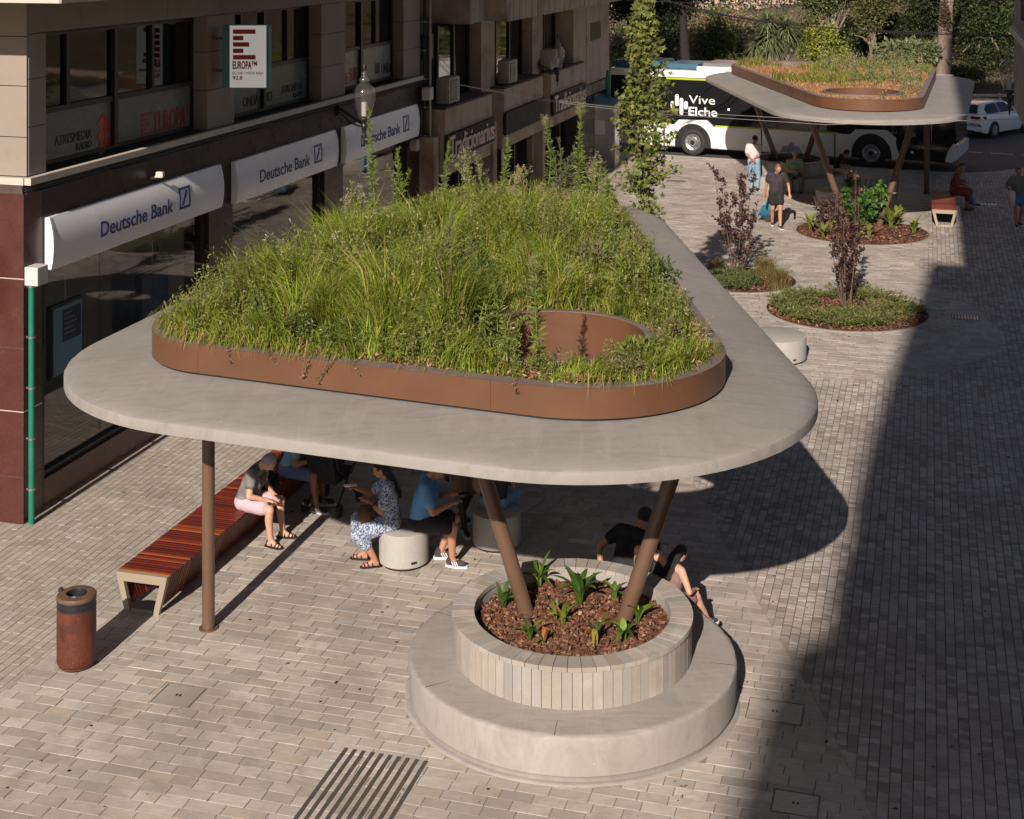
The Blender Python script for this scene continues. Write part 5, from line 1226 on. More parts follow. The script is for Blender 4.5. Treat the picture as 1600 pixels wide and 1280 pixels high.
for i,(px,py,s_,n_,lb_) in enumerate(((1266,362,.6,10,'yellow-green plant at the left end of the far bed'),(1287,372,.5,9,'second yellow-green plant from the left in the far bed'),(1358,372,.6,10,'bright strap-leaved plant at the foot of the right leaning column'),(1392,358,.7,11,'tall arching plant right of the right leaning column'),(1402,352,.65,9,'arching plant behind the tall one, right side of the far bed'),(1428,366,.55,10,'drooping plant at the right end of the far bed'),(1300,360,.4,7,'small dark plant among the shrub stems of the far bed'),(1340,378,.4,7,'small yellowing plant at the front of the far bed'))):
    g = G(px,py); strap_plant(g.x,g.y,.02,s_,n_,lb_,[(.14,.18,.03),(.10,.14,.03),(.2,.2,.05)],50+i,g_)
for i,a in enumerate(np.linspace(0,6.28,9)[:-1]):
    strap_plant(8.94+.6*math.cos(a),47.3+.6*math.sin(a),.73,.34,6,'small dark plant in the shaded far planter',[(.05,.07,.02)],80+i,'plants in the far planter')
# shrubs
def shrub(x,y,h,rad,label,cols,probs,nst,nl,leaf,name='purple_shrub',cat='shrub',spread=.3,seed=1,low=.12,mat='leaf'):
    r = np.random.RandomState(seed); e = empty(name,(x,y,0),0,label,cat); m = MB(); CC,DD = [],[]
    for k in range(nst):
        a = r.rand()*6.28; q = rad*math.sqrt(r.rand()); hh = h*(.55+.45*r.rand()) if k else h; A_ = Vector((x+.10*math.cos(a),y+.10*math.sin(a),0)); B_ = Vector((x+q*math.cos(a),y+q*math.sin(a),hh)); M_ = (A_+B_)/2+Vector((q*.25*math.cos(a),q*.25*math.sin(a),hh*.05))
        bz = lambda t: A_*(1-t)**2+M_*2*t*(1-t)+B_*t*t
        m.tube([bz(t) for t in np.linspace(0,1,7)],[.012*(1.1-.9*t) for t in np.linspace(0,1,7)],5)
        for b_ in range(9):
            t = .2+.75*r.rand(); P_ = bz(t); a2 = r.rand()*6.28; L = (.10+.22*r.rand())*(1.2-t*.6); Q_ = P_+Vector((math.cos(a2)*L*.7,math.sin(a2)*L*.7,L*.8)); m.tube([P_,Q_],.004,4)
            for u_ in range(nl//(nst*10)): t2 = r.rand(); CC.append(P_.lerp(Q_,t2)+Vector(r.normal(0,.018,3))); DD.append(r.normal(size=3)+np.array((math.cos(a2)*.6,math.sin(a2)*.6,.1)))
        for u_ in range(nl//(nst*10)): t2 = low+(1-low)*r.rand(); CC.append(bz(t2)+Vector(r.normal(0,.03,3))); DD.append(r.normal(size=3))
    m.build('stems',M['twig'],e); n = len(CC); L = leaf*(.6+.7*r.rand(n)); v,f,c = cards(np.array([tuple(c) for c in CC]),np.array(DD),L,L*.62,pal(cols,probs,n,r),r); fast_mesh('foliage',v,f,3,M[mat],e,col=c); return e
PUR = [(.045,.022,.022),(.075,.034,.03),(.028,.017,.017),(.15,.085,.065)]
g = G(1152,428); shrub(g.x,g.y,2.6,.72,'taller purple-leaved shrub in the left round bed, beside the teal shopping trolley',PUR,[.35,.3,.2,.15],13,2600,.07,seed=3)
g = G(1322,478); shrub(g.x,g.y,2.95,.40,'narrow purple-leaved shrub standing in the juniper bed',PUR,[.35,.3,.2,.15],14,3000,.07,seed=6)
g = G(1345,352); shrub(g.x,g.y,1.15,.75,'glossy broad-leaved green shrub between the leaning columns of the far canopy',[(.05,.11,.02),(.09,.17,.03),(.035,.07,.018)],[.4,.35,.25],16,1900,.20,'green_shrub',seed=8)
g = G(1290,352); shrub(g.x,g.y,.8,.35,'small dark red-leaved bush at the left of the far bed',PUR,[.3,.3,.3,.1],8,500,.09,'dark_bush',seed=9)
# juniper carpet and ornamental grasses
def carpet(cx,cy,r_,n,h,label,cols,parent,seed,holes=()):
    r = np.random.RandomState(seed); nt_ = n//30; a = r.rand(nt_)*6.28; q = r_*np.sqrt(r.rand(nt_)); X,Y = cx+q*np.cos(a),cy+q*np.sin(a); k = fbm(X,Y,1.6,seed) > -.22; X,Y = X[k],Y[k]; nt_ = len(X); az = r.rand(nt_)*6.28; K = 30
    t = np.tile(np.linspace(0,1,K),nt_); XX = np.repeat(X,K)+np.cos(np.repeat(az,K))*t*.32; YY = np.repeat(Y,K)+np.sin(np.repeat(az,K))*t*.32; ZZ = .02+h*np.sin(t*2.2)*np.repeat(.6+.7*r.rand(nt_),K); C = np.stack([XX,YY,ZZ],1)+r.normal(0,.018,(nt_*K,3))
    D = np.stack([np.cos(np.repeat(az,K)),np.sin(np.repeat(az,K)),np.full(nt_*K,.5)],1)+r.normal(0,.6,(nt_*K,3)); L = .05+.05*r.rand(nt_*K)
    v,f,c = cards(C,D,L,L*.28,pal(cols,None,nt_*K,r),r); o = fast_mesh('juniper_carpet',v,f,3,M['leaf'],parent,col=c); o['kind'] = 'stuff'; return o
carpet(7.05,31.15,1.45,30000,.13,'',[(.105,.125,.035),(.14,.155,.05),(.075,.09,.03),(.18,.175,.065)],bed2,4)
carpet(4.8,33.6,.75,9000,.14,'',[(.085,.115,.035),(.12,.13,.06),(.07,.085,.03)],bed1,5)
def tuft(x,y,h,n,label,cols,seed):
    r = np.random.RandomState(seed); a = r.rand(n)*6.28; P_ = np.c_[x+.09*r.normal(size=n),y+.09*r.normal(size=n),np.full(n,.01)]; v,f,c = blades(P_,h*(.6+.5*r.rand(n)),np.full(n,.007),a,.3+.7*r.rand(n),pal(cols,None,n,r),r)
    o = fast_mesh('ornamental_grass',v,f,3,M['leaf'],None,col=c); tag(o,label,'grass tuft','ornamental grass tufts in the left bed')
for i,(px,py,hh_,lb_) in enumerate(((1215,452,.62,'front ornamental grass tuft in the left bed'),(1196,432,.6,'rear ornamental grass tuft, behind the purple shrub foot'),(1120,425,.4,'small ornamental grass tuft at the left of the bed'))):
    g = G(px,py); tuft(g.x,g.y,hh_,700,lb_,[(.14,.13,.04),(.09,.11,.03),(.25,.15,.07)],i)

# dry leaves blown over the paving
n = 420; X = rs.uniform(-5,11,n); Y = 13+30*rs.rand(n)**1.3; k = rs.rand(n) < .75; X[k],Y[k] = np.array([5.29,7.09,9.43,.6,2.5])[rs.randint(0,5,n)][k]+rs.normal(0,2.0,k.sum()),np.array([33.95,31.1,39.6,15.3,28])[rs.randint(0,5,n)][k]+rs.normal(0,2.2,k.sum())
ok_ = (X > lb(Y)-1.5)&np.all([(X-c_[0])**2+(Y-c_[1])**2 > (c_[2]+.15)**2 for c_ in CIRC],0)&(Y > 12.5); X,Y = X[ok_],Y[ok_]; n = len(X); D = rs.normal(size=(n,3)); D[:,2] *= .12; LL = .03+.045*rs.rand(n)
v,f,c = cards(np.c_[X,Y,np.full(n,.012)],D,LL,LL*.5,pal([(.14,.07,.035),(.22,.13,.06),(.08,.045,.03),(.25,.2,.1)],None,n)); m_ = fast_mesh('fallen_leaves',v,f,3,M['petal'],None,col=c); tag(m_,'small dry leaves scattered over the paving near the beds','fallen leaves',kind='stuff')
# slender plane tree behind the near canopy
def star_leaves(C,Nn,S,col,r):
    n = len(C); k = 10; ang = np.linspace(0,2*math.pi,k,endpoint=False); rad = np.array([1,.42,.85,.42,.62,.25,.62,.42,.85,.42])
    Nn = Nn/np.linalg.norm(Nn,axis=1)[:,None]; q = r.normal(size=(n,3)); q -= (q*Nn).sum(1)[:,None]*Nn; q /= np.linalg.norm(q,axis=1)[:,None]; w = np.cross(Nn,q)
    V = C[:,None,:]+(q[:,None,:]*np.cos(ang)[None,:,None]+w[:,None,:]*np.sin(ang)[None,:,None])*(rad[None,:,None]*S[:,None,None]); V += Nn[:,None,:]*(-.25*S[:,None,None]*(rad[None,:,None]**2))
    return V.reshape(-1,3),np.arange(n*k).reshape(n,k),np.repeat(col,k,0)
tx,ty = 2.50,28.0; e = empty('slender_tree',(tx,ty,0),0,'slender upright tree with lobed yellow-green leaves behind the near canopy, in front of the bus','tree')
m = MB(); m.tube([(tx,ty,0),(tx+.02,ty,2),(tx-.02,ty,4),(tx+.06,ty,6.4)],[.06,.05,.035,.012],10); m.build('trunk',M['bark'],e,angle=40)
m = MB(); r = np.random.RandomState(21); CC = []
for k in range(125):
    z = 2.3+4.2*r.rand()**.95; a = r.rand()*6.28; R_ = (.60-.10*abs((z-3.3)/1.2)) if z < 4.2 else .55*(6.9-z)/2.4; R_ = max(.10,R_)*(.65+.55*r.rand())
    A_ = Vector((tx,ty,z-.12)); B_ = Vector((tx+R_*math.cos(a),ty+R_*math.sin(a),z+.18+.15*r.rand())); m.tube([A_,(A_+B_)/2+Vector((0,0,.03)),B_],[.010,.007,.004],5)
    for u_ in range(24): t = .15+.9*r.rand(); CC.append(tuple(A_.lerp(B_,t)+Vector(r.normal(0,.06,3))))
m.build('branches',M['twig'],e); n = len(CC); Nn = r.normal(size=(n,3))*.8+np.array((-.2,-.6,.55))
v,f,c = star_leaves(np.array(CC),Nn,.055+.035*r.rand(n),pal([(.14,.165,.035),(.10,.13,.03),(.20,.20,.05),(.07,.09,.025)],[.4,.3,.15,.15],n,r),r); fast_mesh('crown',v,f,10,M['leaf'],e,col=c)

# ---------------------------------------------------------------- people
def cloth(name,c,var=.12,bmp=.25,**k): return pm(name,c,.85,var,14,bmp,obj=True,bscale=22,**k)
SK = {k:pm('skin_'+k,c,.5,.07,20,.05,obj=True) for k,c in {'fair':(.56,.31,.215),'tan':(.42,.205,.125),'brown':(.30,.14,.085),'dark':(.055,.028,.023)}.items()}
HR = {k:pm('hair_'+k,c,.45,.4,8,.8,obj=True,stretch=(30,30,2),bscale=20) for k,c in {'black':(.010,.008,.008),'brown':(.055,.028,.015),'grey':(.30,.28,.26),'blond':(.22,.13,.06),'stubble':(.16,.095,.065)}.items()}
def fleck(name,a,b_,scale=55,th=.52):
    m,t,b,o = node_mat(name); n = nz(t,posvec(t,True),scale,2,.5,1.2); t.links.new(ramp(t,n,[(th-.02,a),(th+.02,b_)]),b.inputs['Base Color']); b.inputs['Roughness'].default_value = .9; return m
CM = dict(grey=cloth('grey_patterned_top',(.16,.145,.135),.6),pink=cloth('pale_pink_shorts',(.50,.37,.40)),lightblue=cloth('light_blue_shirt',(.14,.27,.36)),slate=cloth('slate_blue_shorts',(.10,.14,.24)),
    dress=fleck('blue_dress_with_pale_flecks',(.05,.10,.22),(.55,.57,.6)),blue=cloth('blue_t_shirt',(.11,.27,.52)),black=cloth('black_fabric',(.014,.013,.014)),khaki=cloth('khaki_fabric',(.22,.17,.11)),
    jeans=cloth('faded_jeans',(.19,.30,.40),.2),white=cloth('white_shirt',(.50,.45,.45)),whiteblue=cloth('pale_blue_white_shirt',(.36,.42,.50)),darknavy=cloth('dark_plum_sportswear',(.035,.024,.032)),green=cloth('pale_green_check_shirt',(.20,.25,.18),.35),
    reddot=fleck('dark_red_dotted_dress',(.16,.02,.02),(.5,.3,.26),60,.62),denim=cloth('denim_shorts',(.05,.13,.24)),olive=cloth('grey_green_top',(.10,.11,.10)),rose=cloth('dusty_pink_dress',(.20,.125,.115),.3),
    sole=cloth('white_sole',(.7,.68,.68),.05),shoe=cloth('dark_shoe_fabric',(.045,.035,.04)),sandal=cloth('black_sandal_strap',(.012,.011,.011)),leather=cloth('brown_bag_leather',(.11,.06,.035)),teal=cloth('teal_trolley_fabric',(.02,.16,.24)),wine=cloth('wine_red_fabric',(.16,.01,.03)),sand=cloth('sand_trousers',(.42,.36,.28)))
def remesh(name,mb,mat,parent,vox,sm=4,rough=0.0,seed=0):
    me = bpy.data.meshes.new('t'); me.from_pydata([tuple(v) for v in mb.v],[],mb.f); o = bpy.data.objects.new('t',me)
    a = o.modifiers.new('r','REMESH'); a.mode = 'VOXEL'; a.voxel_size = vox; a.use_smooth_shade = True
    if sm: s = o.modifiers.new('s','SMOOTH'); s.factor = .5; s.iterations = sm
    m2 = bake(o); bpy.data.objects.remove(o); bpy.data.meshes.remove(me)
    if rough:
        for v in m2.vertices:
            p = v.co; k = noise.noise(Vector((p.x*9+seed,p.y*9,p.z*5)))*rough+noise.noise(Vector((p.x*26,p.y*26+seed,p.z*11)))*rough*.5; v.co = p+v.normal*k
    A = W[parent]  # builder works in local coordinates already
    m2.polygons.foreach_set('use_smooth',[True]*len(m2.polygons)); m2.name = name; m2.materials.clear()
    return link(name,m2,mat,parent)
def cap(mb,a,ra,b,rb,n=14):
    a,b = Vector(a),Vector(b); mb.ell(a,(ra,)*3,None,n,8); mb.ell(b,(rb,)*3,None,n,8)
    if (b-a).length > 1e-4: mb.tube([a,b],[ra,rb],n)
def ik(a,b,l1,l2,pole):
    a,b = Vector(a),Vector(b); d = b-a; L = min(d.length,(l1+l2)*.999); dn = d.normalized(); b2 = a+dn*L; x = (l1*l1-l2*l2+L*L)/(2*L); hgt = math.sqrt(max(0,l1*l1-x*x)); pv = Vector(pole); pv = (pv-dn*pv.dot(dn)).normalized(); return a+dn*x+pv*hgt, b2
def person(label,loc,face,skin,hair,top,bottom,shoes='sneaker',seat=None,s=1.0,lean=8,head=20,turn=0,hands=None,feet=None,vox=.012,belly=0.0,hairlen='short',female=False,sleeve=.55,short=.75,sidelean=0,topmat2=None,extra=None,grip=(0,0)):
    """local frame: +y is the way the body faces, +x its right. hands/feet: wrist and ankle targets (right, left)"""
    rz = math.atan2(-face[0],face[1]); e = empty('person',(loc[0],loc[1],loc[2] if len(loc) > 2 else 0),rz,label,'person')
    zs = seat if seat is not None else 0; sit = seat is not None
    hz = (zs+.10*s) if sit else .93*s
    Rm = Matrix.Rotation(-R(lean),3,'X') @ Matrix.Rotation(R(sidelean),3,'Y'); P = Vector((0,0,hz))
    sw = (.165 if female else .19)*s; T_ = lambda x,y,z: P+Rm@Vector((x*s,y*s,z*s))
    hip = [Vector((.088*s,0,hz-.01)),Vector((-.088*s,0,hz-.01))]; sh = [P+Rm@Vector((sw,0,.44*s)),P+Rm@Vector((-sw,0,.44*s))]; N = T_(0,.0,.50); Hm = Rm@Matrix.Rotation(R(turn),3,'Z')@Matrix.Rotation(-R(head),3,'X'); Hc = N+Hm@Vector((0,.035*s,.155*s))
    if feet is None: feet = [(.13,.36,.085),(-.13,.38,.085)] if sit else [(.09,.02,.085),(-.09,0.0,.085)]
    if sit: feet = [(f[0],f[1],f[2]) for f in feet]
    if hands is None: hands = [(.10,.33,hz+.13),(-.10,.33,hz+.13)] if sit else [(.26,.05,hz-.12),(-.26,.02,hz-.12)]
    kn,an,el,wr = [],[],[],[]
    for i in (0,1):
        k,a_ = ik(hip[i],Vector(feet[i]),.43*s,.42*s,(.25*(1-2*i),1,.6 if sit else .2)); kn.append(k); an.append(a_)
        q,w = ik(sh[i],Vector(hands[i]),.29*s,.26*s,((1-2*i)*.7,-.5,-.7)); el.append(q); wr.append(w)
    # body, one continuous surface
    m = MB(); cap(m,hip[0],.10*s,hip[1],.10*s); 
    for sx in (-1,1): cap(m,T_(sx*.065,0,.02),.098*s,T_(sx*.075,.01,.30),.102*s)
    cap(m,T_(0,.02,.05),.11*s+belly*.5,T_(0,.02,.28),.105*s); cap(m,sh[0]*.86+sh[1]*.14,.066*s,sh[0]*.14+sh[1]*.86,.066*s); cap(m,T_(0,-.01,.42),.06*s,Hc-Hm@Vector((0,.02*s,.06*s)),.05*s)
    m.ell(Hc,(.073*s,.092*s,.108*s),Hm,16,12); m.ell(Hc+Hm@Vector((0,.03*s,-.055*s)),(.055*s,.06*s,.055*s),Hm,12,8)
    m.ell(Hc+Hm@Vector((0,.098*s,-.012*s)),(.013*s,.020*s,.024*s),Hm,8,6); m.ell(Hc+Hm@Vector((0,.085*s,-.060*s)),(.026*s,.012*s,.010*s),Hm,8,6)
    for sx in (-1,1): m.ell(Hc+Hm@Vector((sx*.076*s,-.005*s,-.005*s)),(.010*s,.018*s,.030*s),Hm,8,6); m.ell(Hc+Hm@Vector((sx*.03*s,.085*s,.022*s)),(.022*s,.010*s,.008*s),Hm,8,6)
    for i in (0,1):
        cap(m,sh[i],.056*s,el[i],.042*s); cap(m,el[i],.042*s,wr[i],.027*s); cap(m,hip[i],.098*s,kn[i],.060*s); 
        c_ = kn[i].lerp(an[i],.33)+Vector((0,-.018*s,0)); cap(m,kn[i],.055*s,c_,.056*s); cap(m,c_,.056*s,an[i],.036*s)
        fd = Vector(((.18)*(1-2*i),1,0)).normalized(); cap(m,an[i]-Vector((0,0,.045*s))-fd*.03*s,.034*s,an[i]+fd*.14*s-Vector((0,0,.06*s)),.025*s); cap(m,an[i],.036*s,an[i]+fd*.07*s-Vector((0,0,.045*s)),.032*s)
        d = (wr[i]-el[i]).normalized(); x_ = d.cross(Vector((0,0,1))); x_ = x_.normalized() if x_.length > .1 else Vector((1,0,0)); nrm = x_.cross(d)
        pc = wr[i]+d*.045*s; m.obox(pc,.078*s,.085*s,.030*s,Matrix((x_,d,nrm)).transposed())
        for q in range(4):
            o_ = x_*((q-1.5)*.021*s); b0 = wr[i]+d*.082*s+o_; L = (.036,.042,.040,.032)[q]*s; b1 = b0+d*L-nrm*.010*s; b2 = b1+d*L*.5-nrm*L*.75; cap(m,b0,.0098*s,b1,.0092*s,8); cap(m,b1,.0092*s,b2,.008*s,8)
        t0 = wr[i]+d*.03*s+x_*(.035*s)*(1-2*i); cap(m,t0,.0115*s,t0+d*.035*s+x_*.022*s*(1-2*i)-nrm*.012*s,.010*s,8)
    remesh('body',m,SK[skin],e,vox,2)
    m = MB()
    for sx in (-1,1): m.ell(Hc+Hm@Vector((sx*.029*s,.086*s,.008*s)),(.012*s,.008*s,.007*s),Hm,8,5)
    m.frame = W[e]; m.build('eyes',HR['black'],e,smooth=True)
    # clothes
    g = .016*s
    def torso(mb,low=-.02,g=g,tank=False):
        for sx in (-1,1): cap(mb,T_(sx*.065,0,low+.03),.102*s+g,T_(sx*.078,.01,.31),.106*s+g)
        cap(mb,T_(0,.02+belly*.6,.08),.115*s+g+belly,T_(0,.02+belly*.3,.27),.108*s+g+belly*.5)
        if female: 
            for sx in (-1,1): mb.ell(T_(sx*.07,.10,.28),(.058*s,.055*s,.06*s))
        if not tank: cap(mb,sh[0]*.88+sh[1]*.12,.070*s+g*.6,sh[0]*.12+sh[1]*.88,.070*s+g*.6); cap(mb,T_(0,-.01,.43),.07*s,T_(0,0,.475),.066*s)
        else:
            for sx in (-1,1): cap(mb,T_(sx*.085,.02,.33),.03*s,T_(sx*.085,-.01,.485),.018*s)
    if top:
        m = MB(); torso(m,-.04 if bottom != 'dress' else -.04,tank=(sleeve == 0))
        if sleeve:
            for i in (0,1):
                if sleeve <= 1: q = sh[i].lerp(el[i],sleeve); cap(m,sh[i],.066*s+g*.6,q,.058*s+g*.9)
                else: cap(m,sh[i],.066*s+g*.5,el[i],.052*s+g*.5); cap(m,el[i],.052*s+g*.5,el[i].lerp(wr[i],sleeve-1),.036*s+g*.5)
        if bottom == 'dress':
            for i in (0,1): cap(m,hip[i],.115*s+g,kn[i]+Vector((0,.0,-.01)),.085*s+g)
            km = (kn[0]+kn[1])/2; hm_ = (hip[0]+hip[1])/2; cap(m,hm_,.115*s+g,km,.085*s+g)
            for i in (0,1): cap(m,kn[i],.085*s+g,kn[i].lerp(an[i],.42)+Vector((0,-.0,0)),.085*s)
            cap(m,km,.08*s+g,km.lerp((an[0]+an[1])/2,.42),.085*s)
        remesh('dress' if bottom == 'dress' else 'top',m,CM[top],e,vox*1.05,3,.0065 if vox < .016 else .004,len(label))
    if bottom and bottom != 'dress':
        kind,bm_ = bottom; m = MB(); cap(m,hip[0],.112*s+g*.5,hip[1],.112*s+g*.5); cap(m,T_(-.06,0,.04),.105*s+g*.4,T_(.06,0,.04),.105*s+g*.4)
        for i in (0,1):
            if kind == 'shorts': q = hip[i].lerp(kn[i],short); cap(m,hip[i],.106*s+g*.7,q,(.106-.032*short)*s+g)
            elif kind == 'trousers': cap(m,hip[i],.104*s+g*.6,kn[i],.068*s+g); cap(m,kn[i],.068*s+g,an[i]+Vector((0,-.005,.0)),.052*s+g*.6)
        remesh({'shorts':'shorts','trousers':'trousers'}[kind],m,CM[bm_],e,vox*1.05,3,.005 if vox < .016 else .003,3)
    # hair
    if hairlen != 'bald':
        m = MB(); m.ell(Hc+Hm@Vector((0,-.016*s,.020*s)),(.082*s,.096*s,.104*s),Hm,16,10)
        if hairlen == 'long':
            for sx in (-1,0,1): m.ell(Hc+Hm@Vector((sx*.045*s,-.055*s,-.04*s)),(.052*s,.05*s,.09*s),Hm); cap(m,Hc+Hm@Vector((sx*.045*s,-.07*s,-.06*s)),.046*s,T_(sx*.06,-.115,.30),.04*s)
        if hairlen == 'bun': m.ell(Hc+Hm@Vector((0,-.11*s,.02*s)),(.045*s,.04*s,.045*s),Hm)
        # keep the face clear
        mm = MB(); mm.v,mm.f = m.v,m.f; o = remesh('hair',m,HR[hair],e,vox*1.0,2,.006,2)
        bm = bmesh.new(); bm.from_mesh(o.data); fr = Hm@Vector((0,1,0)); upv = Hm@Vector((0,0,1)); kill = [v for v in bm.verts if (v.co-Hc).dot(fr) > .045*s and (v.co-Hc).dot(upv) < .055*s]; bmesh.ops.delete(bm,geom=kill,context='VERTS'); bm.to_mesh(o.data); bm.free()
    # shoes
    for i in (0,1):
        fd = Vector(((.18)*(1-2*i),1,0)).normalized(); fx = fd.cross(Vector((0,0,1))); Mx = Matrix((fx,fd,Vector((0,0,1)))).transposed(); ac_ = an[i]; b0 = Vector((ac_.x,ac_.y,ac_.z-.085*s)); 
        m = MB(); T2 = W[e]
        outl = [(-.034,-.075),(-.040,0),(-.044,.09),(-.036,.155),(-.012,.19),(.018,.185),(.040,.14),(.044,.06),(.036,-.03),(.028,-.078),(0,-.092)]
        zt = .026 if shoes == 'sneaker' else .018
        pts = [b0+Mx@Vector((x*1.12*s,y*s,0)) for x,y in outl]; n = len(pts); m.add([tuple(p) for p in pts]+[tuple(p+Vector((0,0,zt*s))) for p in pts],[tuple(range(n))[::-1],tuple(range(n,2*n))]+[(j,(j+1)%n,(j+1)%n+n,j+n) for j in range(n)]); m.frame = T2; m.build('sole',CM['sole' if shoes == 'sneaker' else 'sandal'],e)
        if shoes == 'sneaker':
            m = MB(); cap(m,b0+Mx@Vector((0,-.04*s,.058*s)),.040*s,b0+Mx@Vector((0,.05*s,.05*s)),.040*s); cap(m,b0+Mx@Vector((0,.05*s,.05*s)),.040*s,b0+Mx@Vector((0,.135*s,.045*s)),.034*s); cap(m,b0+Mx@Vector((0,-.035*s,.07*s)),.040*s,b0+Mx@Vector((0,-.02*s,.10*s)),.040*s); sh_ = remesh('shoe',m,CM['shoe'],e,max(vox*.8,.009),2)
            if vox < .016:
                m = MB(T2)
                for q in range(3):
                    for sx in (-1,1): m.obox(b0+Mx@Vector((sx*.0425*s,(.012+.026*q)*s,.056*s)),.004,.011*s,.05*s,Mx@Matrix.Rotation(.5,3,'X'))
                m.build('stripe',CM['sole'],e)
        else:
            m = MB(T2)
            for yy,zz in ((.03,.062),(.085,.050),(.13,.040),(-.055,.07)): m.tube([b0+Mx@Vector((.045*s*math.cos(t),yy*s+.01*math.sin(t),(.01+zz*math.sin(t))*s)) for t in np.linspace(0,math.pi,9)],.0075*s,6)
            m.build('strap',CM['sandal'],e)
    return e,dict(wr=wr,el=el,kn=kn,an=an,sh=sh,Hc=Hc,T=T_,P=P)
def bag(name,label,cat,c,sx,sy,sz,rz,mat,strap=None):
    e = empty(name,(c[0],c[1],c[2]-sz/2),rz,label,cat); m = MB(W[e]); m.box(-sx/2,sx/2,-sy/2,sy/2,0,sz,min(sx,sy,sz)*.28); m.build('body',CM[mat] if isinstance(mat,str) else mat,e,smooth=True)
    if strap: m = MB(); m.tube(strap,.008,6); m.build('strap',CM['sandal'],e)
    return e
fw = (WD.x,WD.y)                                                        # facing the plaza
# bench pair
person('woman in a grey top and pale pink shorts, bent over on the near wooden bench',(-3.47,19.16),fw,'fair','grey','grey',('shorts','pink'),'sandal',.45,.98,22,35,0,[(.10,.36,.60),(-.12,.34,.60)],[(.10,.40,.085),(-.22,.42,.085)],.0135,female=True,sleeve=.5,short=.72)
bag('phone','dark phone held by the woman in pink shorts','phone',(-3.02,19.03,.62),.07,.15,.012,.5,'black')
bag('handbag','black bag lying behind the woman in pink shorts','bag',(-3.25,19.62,.60),.26,.34,.28,.3,'black')
person('man in a light blue shirt and slate shorts on the near wooden bench',(-3.08,20.35),fw,'brown','grey','lightblue',('shorts','slate'),'sneaker',.45,1.03,24,25,0,[(.12,.42,.72),(-.10,.42,.72)],[(.12,.46,.085),(-.16,.42,.085)],.0145,sleeve=.55,short=.8)
# pushchair in the shade
g = G(519,792); e = empty('pushchair',(g.x,g.y,0),R(-20),'black pushchair parked in the shade beyond the wooden bench','pushchair'); T2 = W[e]
m = MB(T2)
for sx in (-.22,.22): m.tube([(sx,.32,.09),(sx,-.25,.62),(sx,-.42,1.0)],.014,8); m.tube([(sx,-.3,.09),(sx,.12,.5),(sx,.3,.55)],.014,8)
m.tube([(-.22,-.42,1.0),(.22,-.42,1.0)],.023,8); m.build('frame',M['iron'],e)
m = MB(T2); m.prism([(-.28,.42),(.22,.42),(.28,.50),(-.14,.52),(-.34,.98),(-.42,.95)],-.20,.20,axis=0); m.build('seat',CM['black'],e)
m = MB(T2); m.lathe([(.001,.42),(.2,.38),(.28,.24),(.30,.05)],(0,0),20); m.v = [(x*.8,y*.9-.14,z+.62) for x,y,z in m.v]; m.build('hood',CM['black'],e,smooth=True)
for sx in (-.26,.26):
    for y_ in (-.3,.32): m = MB(T2); m.tube([(sx-.02,y_,.09),(sx+.02,y_,.09)],.09,18); m.build('wheel',M['rubber'],e)
# pair on the near stool
_,J = person('woman with long dark hair in a flecked blue dress looking at her phone',(-1.52,18.50),(-1,-.06),'tan','black','dress','dress','sandal',.45,1.0,4,22,0,[(.02,.42,.92),(-.02,.30,.78)],[(.10,.34,.085),(-.13,.20,.085)],.0135,hairlen='long',female=True,sleeve=.72)
bag('phone','pale phone held up by the woman in the blue dress','phone',(-2.03,18.46,.98),.16,.075,.012,.3,M['signwhite'])
bag('shoulder_bag','small brown leather shoulder bag on the lap of the woman in the blue dress','bag',(-1.83,18.34,.66),.20,.15,.22,.2,'leather',[(-1.75,18.36,.75),(-1.58,18.30,.95),(-1.50,18.40,1.06)])
person('man in a bright blue T-shirt and black shorts, sitting hunched on the near stool',(-1.17,18.47),(1,-.05),'tan','grey','blue',('shorts','black'),'sneaker',.45,1.06,11,30,0,[(.12,.42,.80),(-.10,.44,.84)],[(.08,.43,.085),(-.16,.26,.085)],.0135,belly=.05,sleeve=.62,short=.82,hairlen='bald')
bag('phone','dark phone held by the man in the bright blue T-shirt','phone',(-.60,18.45,.88),.15,.075,.012,.3,'black')
person('dark-skinned person in khaki knee shorts walking in the shade behind the blue T-shirt man',(-.66,19.55),(.5,-.86),'dark','black','olive',('shorts','khaki'),'sneaker',None,1.0,4,10,0,None,[(.08,.22,.085),(-.08,-.16,.12)],.0145,short=.92)
person('person in faded jeans sitting on the shaded stool behind the left leaning column',(-.24,19.12),(.3,.95),'brown','black','darknavy',('trousers','jeans'),'sneaker',.45,.98,6,10,vox=.015)
bag('tote_bag','khaki cloth bag held in the shade above the shaded stool','bag',(-.45,19.0,.86),.10,.26,.30,.3,'khaki')
# trio on the round bench
def onring(cx,cy,deg,r_=1.47): a = R(deg); return (cx+r_*math.cos(a),cy+r_*math.sin(a)),(math.cos(a),math.sin(a))
p,d = onring(.626,15.3,66,1.64); person('man in a black T-shirt leaning on the near planter rim, seen from behind',p,d,'tan','black','black',('trousers','sand'),'sneaker',.45,1.05,30,10,-20,[(.10,.42,.62),(-.30,.0,.56)],None,.0135,sleeve=.5,sidelean=8)
p,d = onring(.626,15.3,51,1.42); person('bare-shouldered woman in a black top beside the right leaning column, seen from behind',p,d,'fair','black','black',('shorts','black'),'sandal',.45,.95,6,14,15,None,None,.0135,hairlen='long',female=True,sleeve=0)
p,d = onring(.626,15.3,41,1.44); person('long-haired girl in a dusty pink strap top on the near round bench',p,d,'fair','black','rose',('shorts','rose'),'sneaker',.45,.80,16,24,-10,[(.16,.28,.62),(-.14,.26,.62)],[(.16,.50,.22),(-.10,.34,.085)],.0135,hairlen='long',female=True,sleeve=0)
